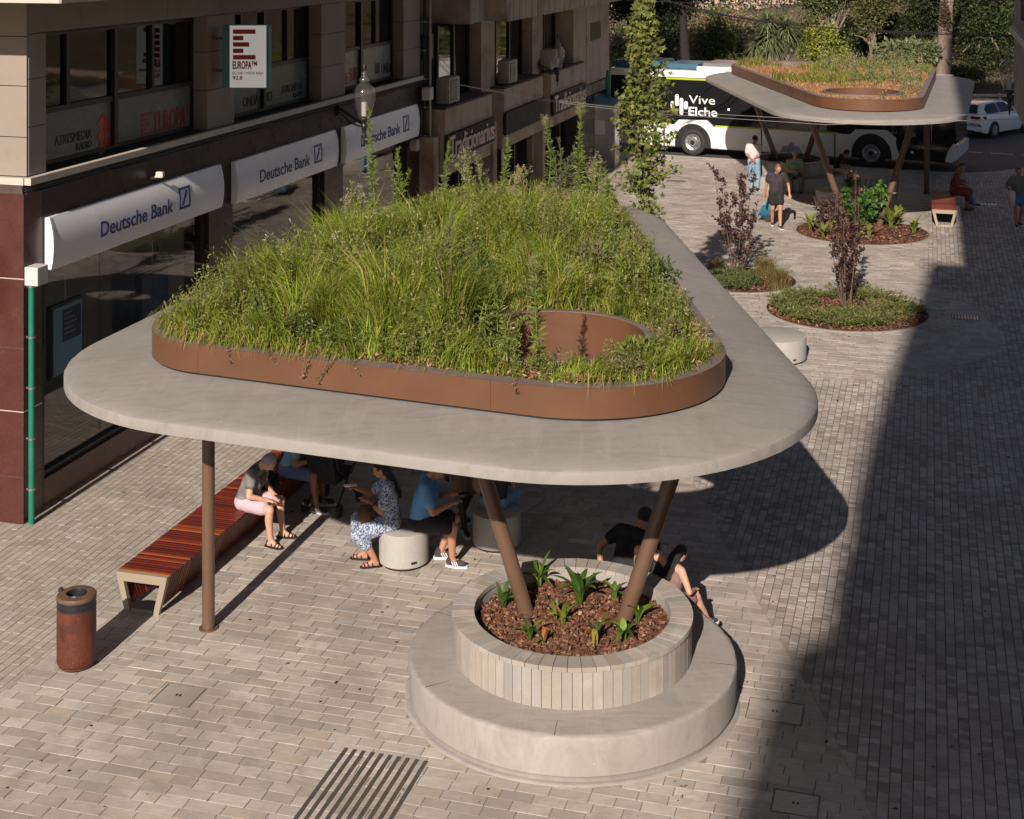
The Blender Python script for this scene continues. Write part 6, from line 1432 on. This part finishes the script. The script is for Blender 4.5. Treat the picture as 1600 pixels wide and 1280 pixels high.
# far figures
g = G(1178,299); person('man in a white shirt and faded jeans standing beside the far round bench',(g.x,g.y),(.45,.9),'brown','black','white',('trousers','jeans'),'sneaker',None,1.03,2,5,-30,[(-.02,-.16,.98),(.02,-.18,1.0)],None,.023,sleeve=.7)
g = G(1213,356); _,J = person('shaven-headed man in dark sportswear walking and pulling a teal trolley',(g.x,g.y),(.06,-1),'tan','stubble','darknavy',('shorts','black'),'sneaker',None,1.06,5,22,10,[(.30,-.12,.88),(-.34,.12,.92)],[(.06,-.22,.12),(-.06,.20,.085)],.018,sleeve=.55,short=.62,hairlen='short')
g = G(1192,345); e = empty('shopping_trolley',(g.x+.02,g.y,0),R(-18),'teal wheeled shopping trolley pulled by the walking man','trolley'); T2 = W[e]
Sh = Matrix(((1,.0,.42,0),(0,1,0,0),(0,0,1,0),(0,0,0,1))); m = MB(T2@Sh); m.box(-.15,.17,-.13,.13,.10,.74,.04); m.build('bag',CM['teal'],e,smooth=True)
m = MB(T2@Sh); m.box(-.155,.175,-.135,.135,.66,.76,.03); m.build('flap',CM['teal'],e,smooth=True); m = MB(T2@Sh); m.box(-.22,-.152,-.11,.11,.14,.42,.02); m.build('pocket',CM['teal'],e,smooth=True)
m = MB(T2@Sh)
for y_ in (-.1,.1): m.tube([(.17,y_,.06),(.19,y_,.80),(.17,y_*.5,.98)],.011,6)
m.tube([(.17,-.05,.98),(.17,.05,.98)],.015,6); m.tube([(-.16,-.15,.05),(.2,-.15,.05)],.012,6); m.build('handle',M['iron'],e)
for y_ in (-.17,.17): m = MB(T2); m.tube([(.14,y_-.015,.085),(.14,y_+.015,.085)],.085,16); m.build('wheel',M['rubber'],e)
p,d = onring(8.94,47.3,-95); person('grey-haired man in a pale green shirt sitting on the far round bench, facing the viewer',p,d,'tan','grey','green',('trousers','olive'),'sneaker',.45,1.0,6,10,0,[(.06,.24,.72),(-.06,.24,.72)],None,.023,belly=.04,sleeve=.7)
p,d = onring(8.94,47.3,78); person('person in a pale shirt bent forward behind the far planter, seen from behind',p,d,'tan','grey','whiteblue',('trousers','olive'),'sneaker',.45,1.08,38,40,0,None,None,.023)
p,d = onring(8.94,47.3,-14); person('dark-clothed young person sitting on the right side of the far round bench, looking down',p,d,'brown','black','black',('shorts','sand'),'sneaker',.45,1.0,20,35,0,None,None,.023)
person('woman in a dark red dotted dress sitting on the far wooden bench',(12.95,43.05),(.93,-.36),'brown','blond','reddot','dress','sandal',.45,1.0,12,20,0,None,None,.023,hairlen='long',female=True,sleeve=.9)
person('person in dark top and faded jeans sitting beyond the woman in the red dress',(13.15,43.75),(.93,-.36),'brown','brown','darknavy',('trousers','jeans'),'sneaker',.45,1.0,14,20,0,None,[(.10,.62,.085),(-.1,.5,.085)],.023)
person('woman in sunglasses, grey-green top and denim shorts walking at the right edge',(13.88,40.3),(-.1,-1),'brown','brown','olive',('shorts','denim'),'sneaker',None,.97,3,5,0,[(.24,.22,1.0),(-.26,.02,.8)],[(.07,.12,.085),(-.07,-.12,.1)],.020,female=True,sleeve=.7,short=.6,hairlen='bun')
bag('tote_bag','white cloth bag hanging from the arm of the woman at the right edge','bag',(13.62,40.05,.82),.08,.26,.42,.3,'white')

# ---------------------------------------------------------------- bus
BD = Vector((.9029,-.4299,0)); BN = Vector((-.4299,-.9029,0)); B0 = Vector((6.67,54.1,-.05))
BM = Matrix(((BD.x,0,BN.x,B0.x),(BD.y,0,BN.y,B0.y),(0,1,0,B0.z),(0,0,0,1)))
bus = empty('city_bus',tuple(B0),0,'white and black city bus with lime stripes parked along the kerb behind the far canopy','bus')
def bb(): return MB(BM)
S0,S1 = -3.25,9.35
m = bb(); m.box(S0,S1-.25,.32,2.96,-2.5,-.06); m.build('body',M['blackglass'],bus)
def arch(c,r_): return [(c+r_*math.cos(t),.50+r_*math.sin(t)) for t in np.linspace(math.pi,0,17)]
def skirt(s0,s1,wheels):
    poly = [(s0,.30)]
    for c in wheels: poly += [(c-.62,.30)]+[(c+.62*math.cos(t),.42+.66*math.sin(t)) for t in np.linspace(math.pi,0,17)]+[(c+.62,.30)]
    return poly+[(s1,.30),(s1,1.10),(s0,1.10)]
for s0,s1,wh in ((S0,-1.16,[]),(-1.10,2.55,[0.0]),(2.60,5.2,[]),(5.25,7.35,[6.51])):
    m = bb()
    if wh: 
        p = skirt(s0,s1,wh); from mathutils.geometry import tessellate_polygon
        tr = tessellate_polygon([[Vector((a,b,0)) for a,b in p]]); m.add([(a,b,0) for a,b in p],[tuple(t) for t in tr]); n = len(p); m.add([(a,b,0) for a,b in p]+[(a,b,-.25) for a,b in p],[(j,(j+1)%n,(j+1)%n+n,j+n) for j in range(n)])
    else: m.box(s0,s1,.30,1.10,-.055,0)
    m.build('side_panel',M['white'],bus)
for c in (0.0,6.51):             # flared wheel housings
    o = [(c+.98*k[0],k[1]) for k in ((-1,.34),(-.86,1.0),(-.55,1.30),(.55,1.33),(.80,1.12),(1,.34))]; i_ = [(c+.70*math.cos(t),.44+.74*math.sin(t)) for t in np.linspace(0,math.pi,15)]
    p = o+[(i_[0][0],.34)]+i_+[(i_[-1][0],.34)]; tr = tessellate_polygon([[Vector((a,b,0)) for a,b in p]]); n = len(p)
    m = bb(); m.add([(a,b,.05) for a,b in p],[tuple(t) for t in tr]); m.add([(a,b,.05) for a,b in p]+[(a,b,.0) for a,b in p],[(j,(j+1)%n,(j+1)%n+n,j+n) for j in range(n)]); m.build('wheel_housing',M['white'],bus)
    m = bb(); m.add([(c+.70*math.cos(t),.44+.74*math.sin(t),.002) for t in np.linspace(0,math.pi,15)]+[(c-.7,.3,.002),(c+.7,.3,.002)],[tuple(range(15))+(15,16)]); m.build('arch_lining',M['black'],bus)
    def wring(mb,prof): 
        k = len(mb.v); mb.lathe(prof,(0,0),36); mb.v = mb.v[:k]+[(c+x,.49+y,z) for x,y,z in mb.v[k:]]
    m = bb(); wring(m,[(.30,.00),(.31,.065),(.46,.06),(.485,.03),(.485,-.22)]); wh = m.build('wheel',M['rubber'],bus,smooth=True)
    m = bb(); wring(m,[(.315,.062),(.30,.075),(.28,.05),(.20,.02),(.16,.045),(.13,.085),(.001,.09)]); m.build('rim',M['steel'],wh,angle=30)
    m = bb(); 
    for k in range(10): a = k*math.pi/5; wm = Vector((c+.235*math.cos(a),.49+.235*math.sin(a),.035)); m.obox(wm,.03,.03,.04,Matrix.Identity(3))
    m.build('wheel_nut',M['iron'],wh)
    m = bb(); m.tube([(c,.49,.088),(c,.49,.10)],.09,16); m.build('hub',M['black'],wh)
# windows, pillars and stripes
for k,(s0,s1,y0,y1) in enumerate(((-1.1,.02,1.16,2.74),(.06,1.62,1.16,2.5),(1.66,3.1,1.16,2.62),(3.14,4.6,1.16,2.74),(4.64,5.9,1.16,2.74),(5.94,7.3,1.3,2.74),(7.36,8.0,.40,2.74),(8.04,8.7,.40,2.74))):
    m = bb(); m.box(s0,s1,y0,y1,-.054,-.03+.004*(k%2)); m.build('window',M['blackglass'],bus)
m = bb(); m.box(S0,-1.14,1.16,2.74,-.054,-.02); m.build('rear_panel',M['black'],bus)
m = bb(); m.prism([(-1.05,2.77),(.45,2.77),(1.65,2.34),(1.9,2.34),(1.9,2.40),(1.7,2.40),(.5,2.84),(-1.05,2.84)],-.03,-.008); m.build('upper_stripe',M['lime'],bus)
m = bb(); m.box(S0,-.85,1.10,1.155,-.03,.004); m.box(.85,5.35,1.10,1.155,-.03,.004); m.build('lower_stripe',M['lime'],bus)
m = bb(); m.prism([(S0,2.86),(.5,2.86),(1.72,2.43),(2.0,2.42),(8.9,2.80),(8.9,3.12),(S0,3.12)],-.05,.004); m.build('roof_side',M['white'],bus)
m = bb(); m.box(S0,8.9,3.0,3.12,-2.5,-.052); m.build('roof',M['white'],bus)
m = bb(); m.box(S0,-1.4,3.121,3.40,-2.0,-.25,.04); m.build('roof_unit',M['bluepanel'],bus)
m = bb()
for i in range(4):
    for j in range(3): m.box(-3.1+.42*i,-2.8+.42*i,3.401,3.41,-1.85+.5*j,-1.5+.5*j)
m.build('roof_vent',M['black'],bus)
m = bb(); m.box(-1.2,.15,3.121,3.34,-2.0,-.2,.05); m.build('roof_unit',M['bluepanel'],bus)
m = bb(); m.box(.25,3.4,3.121,3.40,-2.0,-.30,.04); m.build('roof_box',M['steel'],bus)
m = bb(); m.box(.1,3.4,3.121,3.28,-.298,-.08,.02); 
m.build('roof_shoulder',M['white'],bus)
m = bb(); m.prism([(8.7,.30),(9.22,.30),(9.36,.55),(9.38,1.2),(9.30,2.2),(9.10,3.0),(8.7,3.12)],-2.5,-.02); m.build('front',M['blackglass'],bus)
m = bb(); m.prism([(9.0,.34),(9.24,.32),(9.39,.56),(9.40,.95),(9.28,.98),(9.1,.7)],-.30,.004); m.prism([(9.3,.34),(9.44,.5),(9.44,.9),(9.38,.9)],-2.4,-.1); m.build('bumper',M['white'],bus)
for z_ in (.62,.80): m = bb(); m.box(9.36,9.425,z_,z_+.12,-.28,-.10,.01); m.build('headlight',M['greyprint'],bus)
m = bb(); m.tube([(9.2,2.6,-.1),(9.5,2.5,.18)],.02,6); m.box(9.42,9.56,1.75,2.5,.10,.32,.04); m.build('wing_mirror',M['black'],bus)
m = bb(); m.tube([(8.55,1.0,-.03),(8.55,1.9,-.03)],.015,6); m.build('door_handle',M['steel'],bus)
# lettering and emblem
def BS(px,py):                    # photo pixel on the bus side
    t = (px-800)/FPX; s_ = (t*B0.y-B0.x)/(BD.x-t*BD.y); Y = B0.y+s_*BD.y; return s_,HCAM-(py+90)*Y/FPX-B0.z
def btext(s,x0,y0,x1,y1,z=-.024,bold=0,mat='whiteprint'):
    a,h1 = BS(x0,y0); b,h0 = BS(x1,y1); m = bb(); letter(m,s,a,b,h0,h1,z,z+.006,bold); return m
m = btext('Vive',1076,149,1117,164); m2 = btext('Elche',1075.5,167,1120.5,183,bold=.02)
m.v += [];k = len(m.v); m.v += m2.v; m.f += [tuple(i+k for i in f) for f in m2.f]; m.m += m2.m
for (x0,x1,y0,y1) in ((1047,1054,158,170),(1054,1061,147,166),(1061,1068,153,180),(1068,1075,158,171.5)):
    a,h1 = BS(x0+.6,y0); b,h0 = BS(x1-.6,y1); r_ = (b-a)/2; pts = [((a+b)/2+r_*math.cos(t),h1-r_+r_*math.sin(t)) for t in np.linspace(0,math.pi,9)]+[((a+b)/2+r_*math.cos(t),h0+r_+r_*math.sin(t)) for t in np.linspace(math.pi,2*math.pi,9)]; m.prism(pts,-.024,-.018)
m.build('lettering',M['whiteprint'],bus)
btext('avanza',975,120,1003,131,mat='greyprint').build('lettering',M['greyprint'],bus)
btext('Urbino 12 hybrid',1367,203,1401,211,z=-.02).build('lettering',M['greyprint'],bus)
for px,py in ((1138,171),(1425,238)): a,h = BS(px,py); m = bb(); m.box(a-.04,a+.05,h-.05,h+.03,-.024,-.018); m.build('sticker',M['whiteprint'],bus)

# ---------------------------------------------------------------- parked white hatchback
g = Vector((18.75,59.6,-.05)); ang = math.atan2(.68,.73); car = empty('parked_car',tuple(g),ang,'white hatchback seen from behind at the right edge, parked beyond the road','car'); T2 = W[car]
# local x forward, rear axle at x=0
st = [(-.86,.42,.62,.80,.70,.60),(-.80,.30,.92,1.00,.80,.66),(-.55,.22,.95,1.33,.86,.60),(-.2,.20,.95,1.43,.89,.58),(.5,.20,.94,1.46,.90,.58),(1.2,.20,.93,1.44,.90,.58),(1.75,.20,.93,1.20,.90,.62),(2.15,.20,.92,.98,.88,.70),(2.9,.22,.82,.84,.86,.70),(3.30,.26,.66,.68,.78,.6),(3.38,.34,.50,.52,.66,.5)]
def sec(x,zb,zl,zt,wl,wt): return [(x,-wl*.94,zb),(x,-wl,zb+.2),(x,-wl,zl-.12),(x,-wl*.97,zl),(x,-wt,zt-.03),(x,-wt*.8,zt),(x,wt*.8,zt),(x,wt,zt-.03),(x,wl*.97,zl),(x,wl,zl-.12),(x,wl,zb+.2),(x,wl*.94,zb)]
V,F = [],[]
for s_ in st: V += sec(*s_)
for i in range(len(st)-1):
    for k in range(12): F.append((i*12+k,i*12+(k+1)%12,(i+1)*12+(k+1)%12,(i+1)*12+k))
F += [tuple(range(12)),tuple((len(st)-1)*12+k for k in range(12))[::-1]]
m = MB(T2); m.add(V,F); m.build('body',M['carwhite'],car,angle=28)
def lerp(a,b,t): return tuple(a[i]+(b[i]-a[i])*t for i in range(3))
for sd,ro in ((3,4),(8,7)):          # side glass between beltline and roof
    sy = -1 if sd == 3 else 1
    for idx,nm in (((2,3),'rear_side_window'),((4,5),'front_side_window')):
        m = MB(T2)
        for i in idx:
            q = [sec(*st[i])[sd],sec(*st[i+1])[sd],sec(*st[i+1])[ro],sec(*st[i])[ro]]; L = lambda u,v: Vector(lerp(lerp(q[0],q[1],u),lerp(q[3],q[2],u),v))+Vector((0,sy*.012,.006))
            u0,u1 = (.22 if i == 2 else (.05 if i == 4 else 0)),(.95 if i == 3 else 1); top1 = .86 if i != 5 else .55
            m.add([tuple(L(u0,.10)),tuple(L(u1,.10)),tuple(L(u1,top1)),tuple(L(u0,.62 if i == 2 else .86))],[(0,1,2,3)])
        m.build(nm,M['blackglass'],car)
m = MB(T2); A_ = [(-.815,-.58,.99),(-.815,.58,.99),(-.60,.50,1.30),(-.60,-.50,1.30)]; m.add([(x-.012,y,z+.02) for x,y,z in A_],[(0,1,2,3)]); m.build('rear_window',M['blackglass'],car)
m = MB(T2); m.box(-.66,-.50,-.52,.52,1.33,1.36,.01); m.build('spoiler',M['carwhite'],car)
for sy in (-1,1): m = MB(T2); m.prism([(-.885,sy*.34),(-.885,sy*.66),(-.74,sy*.80),(-.60,sy*.885),(-.60,sy*.80),(-.80,sy*.40)],.80,.90); m.build('tail_light',M['taillight'],car)
m = MB(T2); m.box(-.885,-.862,-.26,.26,.56,.66); m.build('number_plate',M['signface'],car)
m = MB(T2); m.box(-.90,-.70,-.72,.72,.30,.52,.04); m.build('bumper',M['carwhite'],car,angle=30)
m = MB(T2); m.box(-.905,-.80,-.5,.5,.24,.34,.02); m.build('rear_diffuser',M['black'],car)
for x_ in (0,2.62):
    for sy in (-1,1):
        m = MB(T2); m.tube([(x_,sy*.74,.31),(x_,sy*.905,.31)],.375,26); m.build('wheel_arch',M['black'],car)
        m = MB(T2); m.tube([(x_,sy*.72,.315),(x_,sy*.915,.315)],.315,26); w_ = m.build('wheel',M['rubber'],car,angle=30)
        m = MB(T2); m.tube([(x_,sy*.90,.315),(x_,sy*.925,.315)],.20,20); m.build('rim',M['steel'],w_)
for sy in (-1,1):
    m = MB(T2); m.box(1.55,1.72,sy*.92-.06,sy*.92+.06,.94,1.06,.03); m.build('wing_mirror',M['carwhite'],car)
    for x_ in (.62,1.42): m = MB(T2); m.box(x_-.1,x_+.06,sy*.905-.01,sy*.905+.01,.80,.83); m.build('door_handle',M['carwhite'],car)

# ---------------------------------------------------------------- planted slope beyond the road
nx,ny = 90,40; xs_ = np.linspace(-6,52,nx); ys_ = np.linspace(0,1,ny); V = []
for j,v_ in enumerate(ys_):
    for x in xs_:
        y = 66-.25*(x-12)*.35+22*v_; z = -.02+7.5*v_**1.2+.5*noise.noise(Vector((x*.25,y*.25,0)))*min(1,v_*5)+.15*noise.noise(Vector((x,y,2))); V.append((x,y,z))
F = [(j*nx+i,j*nx+i+1,(j+1)*nx+i+1,(j+1)*nx+i) for j in range(ny-1) for i in range(nx-1)]
fast_mesh('hillside',V,F,4,M['earth'],smooth=True)['kind'] = 'structure'
V = []; nz_ = 36
for j in range(nz_):
    for x in xs_: z = 2.0+16*j/(nz_-1); y = 80+.12*(x-20)+.12*z+1.5*noise.noise(Vector((x*.22,z*.25,5)))+.5*noise.noise(Vector((x*.9,z*.9,1)))+.15*noise.noise(Vector((x*3,z*3,4))); V.append((x,y,z))
F = [(j*nx+i,j*nx+i+1,(j+1)*nx+i+1,(j+1)*nx+i) for j in range(nz_-1) for i in range(nx-1)]
fast_mesh('earth_cliff',V,F,4,M['cliff'],smooth=True)['kind'] = 'structure'
wl = MB(); wl.box(-10,50,64.6,64.9,-.06,.55); o = wl.build('low_garden_wall',M['beige_d']); tag(o,'low stone wall along the foot of the planted slope','wall')
GD = [(.06,.085,.025),(.04,.06,.018),(.09,.12,.035),(.12,.13,.05)]
DK = [(.018,.026,.010),(.03,.04,.014),(.012,.018,.008),(.05,.06,.02)]
def crown(name,blobs,n,leaf,cols,parent,seed,probs=None,thin=0):
    r = np.random.RandomState(seed); w_ = np.array([b[3]*b[4]*b[5] for b in blobs]); w_ = w_/w_.sum(); ci = r.choice(len(blobs),n,p=w_); B = np.array(blobs)[ci]
    u = r.normal(size=(n,3)); u /= np.linalg.norm(u,axis=1)[:,None]; rad = r.rand(n)**.45
    # clumps
    C = B[:,:3]+u*B[:,3:6]*rad[:,None]; nc = max(6,n//70); cc = C[r.choice(n,nc)]; a = r.randint(0,nc,n); C = C*.42+(cc[a]+r.normal(0,.16,(n,3))*np.minimum(B[:,3:6],1.6))*.58
    D = u+r.normal(0,.8,(n,3)); L = leaf*(.6+.8*r.rand(n)); v,f,c = cards(C,D,L,L*.55,pal(cols,probs,n,r,.35),r); return fast_mesh(name,v,f,3,M['leaf'],parent,col=c)
def tree(label,px,Y,trunk,blobs,n,leaf,cols,seed,name='tree',cat='tree',tm='bark',probs=None,nb=4):
    """trunk: (radius, height) ; blobs in photo pixels: (px,py,dY,rx,ry,rz)"""
    x = (px-800)*Y/FPX; z0 = max(-.05,HCAM-(100+90)*Y/FPX) if Y > 66 else -.05; v_ = (Y-66)/22.0; z0 = (7.5*v_**1.2-.1) if v_ > 0 else -.05
    e = empty(name,(x,Y,z0),0,label,cat); r = random.Random(seed); bl = []
    for b in blobs: p_ = PZ(b[0],b[1],Y+b[2]); bl.append((p_.x,p_.y,p_.z,b[3],b[4],b[5]))
    if trunk:
        zt = max(b[2] for b in bl); m = MB(); m.tube([(x,Y,z0-.2),(x+.1,Y,z0+(zt-z0)*.4),(x+r.uniform(-.2,.2),Y,zt)],[trunk,trunk*.8,trunk*.35],9); m.build('trunk',M[tm],e,angle=50)
        m = MB()
        for b in bl:
            for k in range(nb): q = Vector(b[:3])+Vector((r.uniform(-.7,.7)*b[3],r.uniform(-.6,.6)*b[4],r.uniform(-.3,.7)*b[5])); a = Vector((x,Y,z0+(zt-z0)*r.uniform(.3,.7))); m.tube([a,(a+q)/2+Vector((0,0,.15)),q],[trunk*.4,trunk*.22,trunk*.08],5)
        m.build('branches',M[tm],e)
    crown('crown',bl,n,leaf,cols,e,seed,probs); return e
tree('dark evergreen tree at the left with a thick shade-darkened trunk and overhanging crown',1068,62,.27,[(1000,-12,0,2.6,1.6,1.1),(1080,-18,1,2.2,1.6,1.0),(1030,-45,-1,3.0,2,.9),(965,10,1,1.6,1.3,1.3),(1130,-40,1,1.5,1.3,.9)],22000,.16,DK,1,tm='bark_shade',nb=0)
tree('grey-green feathery shrub beside the far building corner',968,70,0,[(968,75,0,.75,.7,1.1),(980,100,0,.9,.8,.8)],2600,.22,[(.17,.19,.11),(.12,.14,.07),(.24,.22,.13)],2,'shrub','shrub')
tree('dark bush behind the slender tree',1000,72,0,[(1010,60,0,1.5,1,1.0),(1030,95,-1,1.3,1,.9)],3500,.15,DK+GD[:1],3,'shrub','shrub')
tree('olive-green shrub right of the darkened trunk',1098,68,0,[(1092,70,0,.75,.7,1.3),(1085,105,0,.9,.8,.9)],2600,.15,[(.15,.14,.06),(.10,.11,.04),(.20,.17,.09)],4,'shrub','shrub')
tree('loose green shrub with sunlit leaves left of the spiky yucca',1122,68,.05,[(1118,25,0,.9,.8,.7),(1125,62,0,.7,.7,.7),(1108,95,0,1.3,.9,.7),(1140,92,-1,.8,.8,.6)],5200,.14,GD+[(.14,.18,.04)],5,'shrub','shrub')
tree('dark ivy-like bush at the left foot of the yucca',1150,70,0,[(1150,60,0,.8,.8,.9),(1165,98,0,.9,.8,.7)],3200,.14,DK,6,'shrub','shrub')
tree('bright yellow-green shrub right of the yucca',1288,67,.06,[(1285,55,0,1.05,.9,.75),(1262,78,0,.8,.7,.6),(1300,88,0,1.1,.9,.55)],6500,.14,[(.22,.25,.03),(.15,.19,.03),(.28,.28,.05),(.08,.10,.02)],7,'shrub','shrub')
tree('tall leafy tree above the yellow-green shrub',1300,72,.16,[(1290,5,0,1.5,1.2,.9),(1262,-10,0,1.1,1,.9),(1330,-25,0,1.6,1.2,1.0),(1275,30,0,.7,.7,.5)],6500,.16,GD+[(.16,.17,.05)],8)
tree('olive pine-like tree in the middle of the slope',1362,70,.2,[(1365,15,0,1.1,1,1.2),(1350,52,0,.9,.9,.8),(1380,-20,0,1.5,1,1.0)],6000,.15,[(.13,.13,.045),(.09,.10,.03),(.06,.07,.025)],9)
tree('dark round bush beside the pine-like tree',1398,72,0,[(1398,38,0,.9,.8,.75),(1385,62,0,.9,.8,.6)],3600,.13,DK+GD[1:2],10,'shrub','shrub')
tree('rosemary-like spiky hedge above the right end of the far canopy',1420,66,0,[(1395,82,0,1.0,.7,.55),(1425,80,0,1.1,.7,.6),(1455,86,0,.9,.7,.55)],6000,.24,[(.12,.15,.07),(.09,.12,.05),(.16,.18,.09)],11,'hedge','hedge')
tree('dark leafy mass left of the grey trunk',1438,74,0,[(1440,30,0,1.5,1,1.2),(1455,-5,0,1.5,1,1.0)],5000,.16,DK+GD[:1],12,'shrub','shrub')
tree('dark thicket at the right, behind the white car',1540,72,.25,[(1520,40,0,1.9,1.3,1.6),(1565,30,0,1.8,1.3,1.5),(1530,90,-2,2.2,1.2,1.0),(1500,-20,0,1.8,1.3,1.2),(1575,85,-2,1.6,1.1,1.0),(1560,-20,0,2,1.3,1.3)],17000,.15,DK+GD[:2],13,tm='bark')
tree('sunlit bush at the far right in front of the thicket',1490,68,0,[(1492,112,0,.8,.6,.45),(1520,118,0,.9,.6,.4)],2200,.14,GD,14,'shrub','shrub')
tree('dark green bush filling the gap below the evergreen crown',1045,74,0,[(1045,40,0,1.7,1,1.5),(1080,20,0,1.3,1,1.3),(1010,20,0,1.5,1,1.4)],8000,.16,DK,15,'shrub','shrub')
tree('dusty pinkish-green bush beside the darkened trunk',1092,73,0,[(1095,40,0,1.1,.9,.9),(1150,30,1,1.2,1,.9)],3500,.14,[(.20,.15,.10),(.12,.11,.05),(.25,.17,.12)],16,'shrub','shrub')
tree('dark evergreen bush behind the yucca',1205,76,0,[(1190,60,0,2.0,1,1.0),(1240,75,0,2.0,1,1.0)],7000,.16,DK+GD[:2],17,'shrub','shrub')
tree('mid-green bush between the pine-like tree and the yellow-green shrub',1330,74,0,[(1325,60,0,1.3,1,1.1),(1345,85,0,1.4,1,.9)],6000,.15,GD+DK[:2],18,'shrub','shrub')
tree('dark bush behind the grey trunk',1465,76,0,[(1470,60,0,1.6,1,1.3),(1430,70,0,1.6,1,1.0)],7000,.16,DK+GD[:1],19,'shrub','shrub')
# grey trunk with ivy
x = (1474-800)*66/FPX; e = empty('tree',(x,66,-.05),0,'tall bare grey trunk rising from behind the right end of the far canopy','tree'); m = MB(); m.tube([(x-.1,66,-.2),(x,66,2.5),(x+.2,66.1,5.5),(x+.5,66.2,9)],[.42,.34,.28,.22],14); m.tube([(x+.1,66,4.2),(x+.9,66,7.5)],[.16,.10],9); m.build('trunk',M['bark'],e,angle=60)
crown('ivy',[(x+.05,65.75,4.5,.32,.16,1.0)],900,.12,[(.10,.07,.05),(.06,.06,.03)],e,31); crown('crown',[(x+1,66,9.5,2.5,2,1.3)],4000,.16,GD,e,32)
# yucca with long spiky heads
x = (1205-800)*67/FPX; e = empty('yucca',(x,67,.2),0,'large spiky yucca with fountains of narrow leaves above the rear of the bus','yucca')
r = np.random.RandomState(40); parts_ = []; m = MB()
for (px,py,rd,n) in ((1205,60,1.15,620),(1228,45,1.0,420),(1183,68,.9,360),(1246,62,.8,300),(1200,36,.8,320)):
    c_ = PZ(px,py,67+r.normal(0,.4)); m.tube([(x,67,.3),tuple((Vector((x,67,1.2))+c_)/2),tuple(c_)],[.16,.14,.11],9)
    D = r.normal(size=(n,3)); D[:,2] += .15; D /= np.linalg.norm(D,axis=1)[:,None]; L = rd*(.7+.35*r.rand(n)); C0 = np.tile(np.array(c_),(n,1)); s_ = np.cross(D,np.array([0,0,1.0])); s_ /= np.maximum(np.linalg.norm(s_,axis=1),.05)[:,None]; w_ = .030
    mid = C0+D*(L*.55)[:,None]; tip = C0+D*L[:,None]-np.array([0,0,1.0])*(.20*L)[:,None]
    V = np.stack([C0-s_*w_*.6,C0+s_*w_*.6,mid-s_*w_,mid+s_*w_,tip],1).reshape(-1,3); b_ = np.arange(n)[:,None]*5; F = np.concatenate([b_+np.array([[0,1,3]]),b_+np.array([[0,3,2]]),b_+np.array([[2,3,4]])]); parts_.append((V,F,np.repeat(pal([(.13,.16,.075),(.09,.115,.05),(.19,.21,.11)],None,n,r),5,0)))
m.build('trunk',M['bark'],e,angle=50); v,f,c = join(parts_); fast_mesh('leaves',v,f,3,M['leaf'],e,col=c)
# low plants that hide the foot of the slope
crown_o = crown('ground_cover',[(xx,70.5+1.5*math.sin(xx),1.0+.25*math.cos(xx*1.7),1.5,1.6,.6) for xx in np.arange(2,30,1.6)],16000,.13,GD+[(.17,.13,.08),(.12,.08,.05)],None,60); tag(crown_o,'mixed low plants covering the slope beyond the bus','ground cover',kind='stuff')
for row,(yy,col_) in enumerate(((76,GD),(80,DK+GD[:2]))):
    o = crown('ground_cover',[(xx,yy+.9*math.sin(xx*1.3),(1.1,3.0)[row]+3.6+.5*math.cos(xx*1.1+row)-1.6,1.7,1.8,1.3) for xx in np.arange(0,34,2.1)],15000,.17,col_+[(.15,.12,.07)],None,70+row); tag(o,('tangled low bushes half way up the planted slope','dark bushes along the top of the planted slope')[row],'ground cover',kind='stuff')
# pale railing behind the car
e = empty('fence',(21,64.2,0),0,'pale rail fence along the far kerb behind the white car','fence')
for k in range(7): xx = 17.5+k*1.9; m = MB(); m.box(xx-.05,xx+.05,64.1,64.2,-.05,1.22,.01); m.build('post',M['fencewood'],e)
for z_ in (.55,1.08): m = MB(); m.box(17.4,29,64.02,64.097,z_,z_+.11); m.build('rail',M['fencewood'],e)

bpy.data.scenes.remove(TMP)
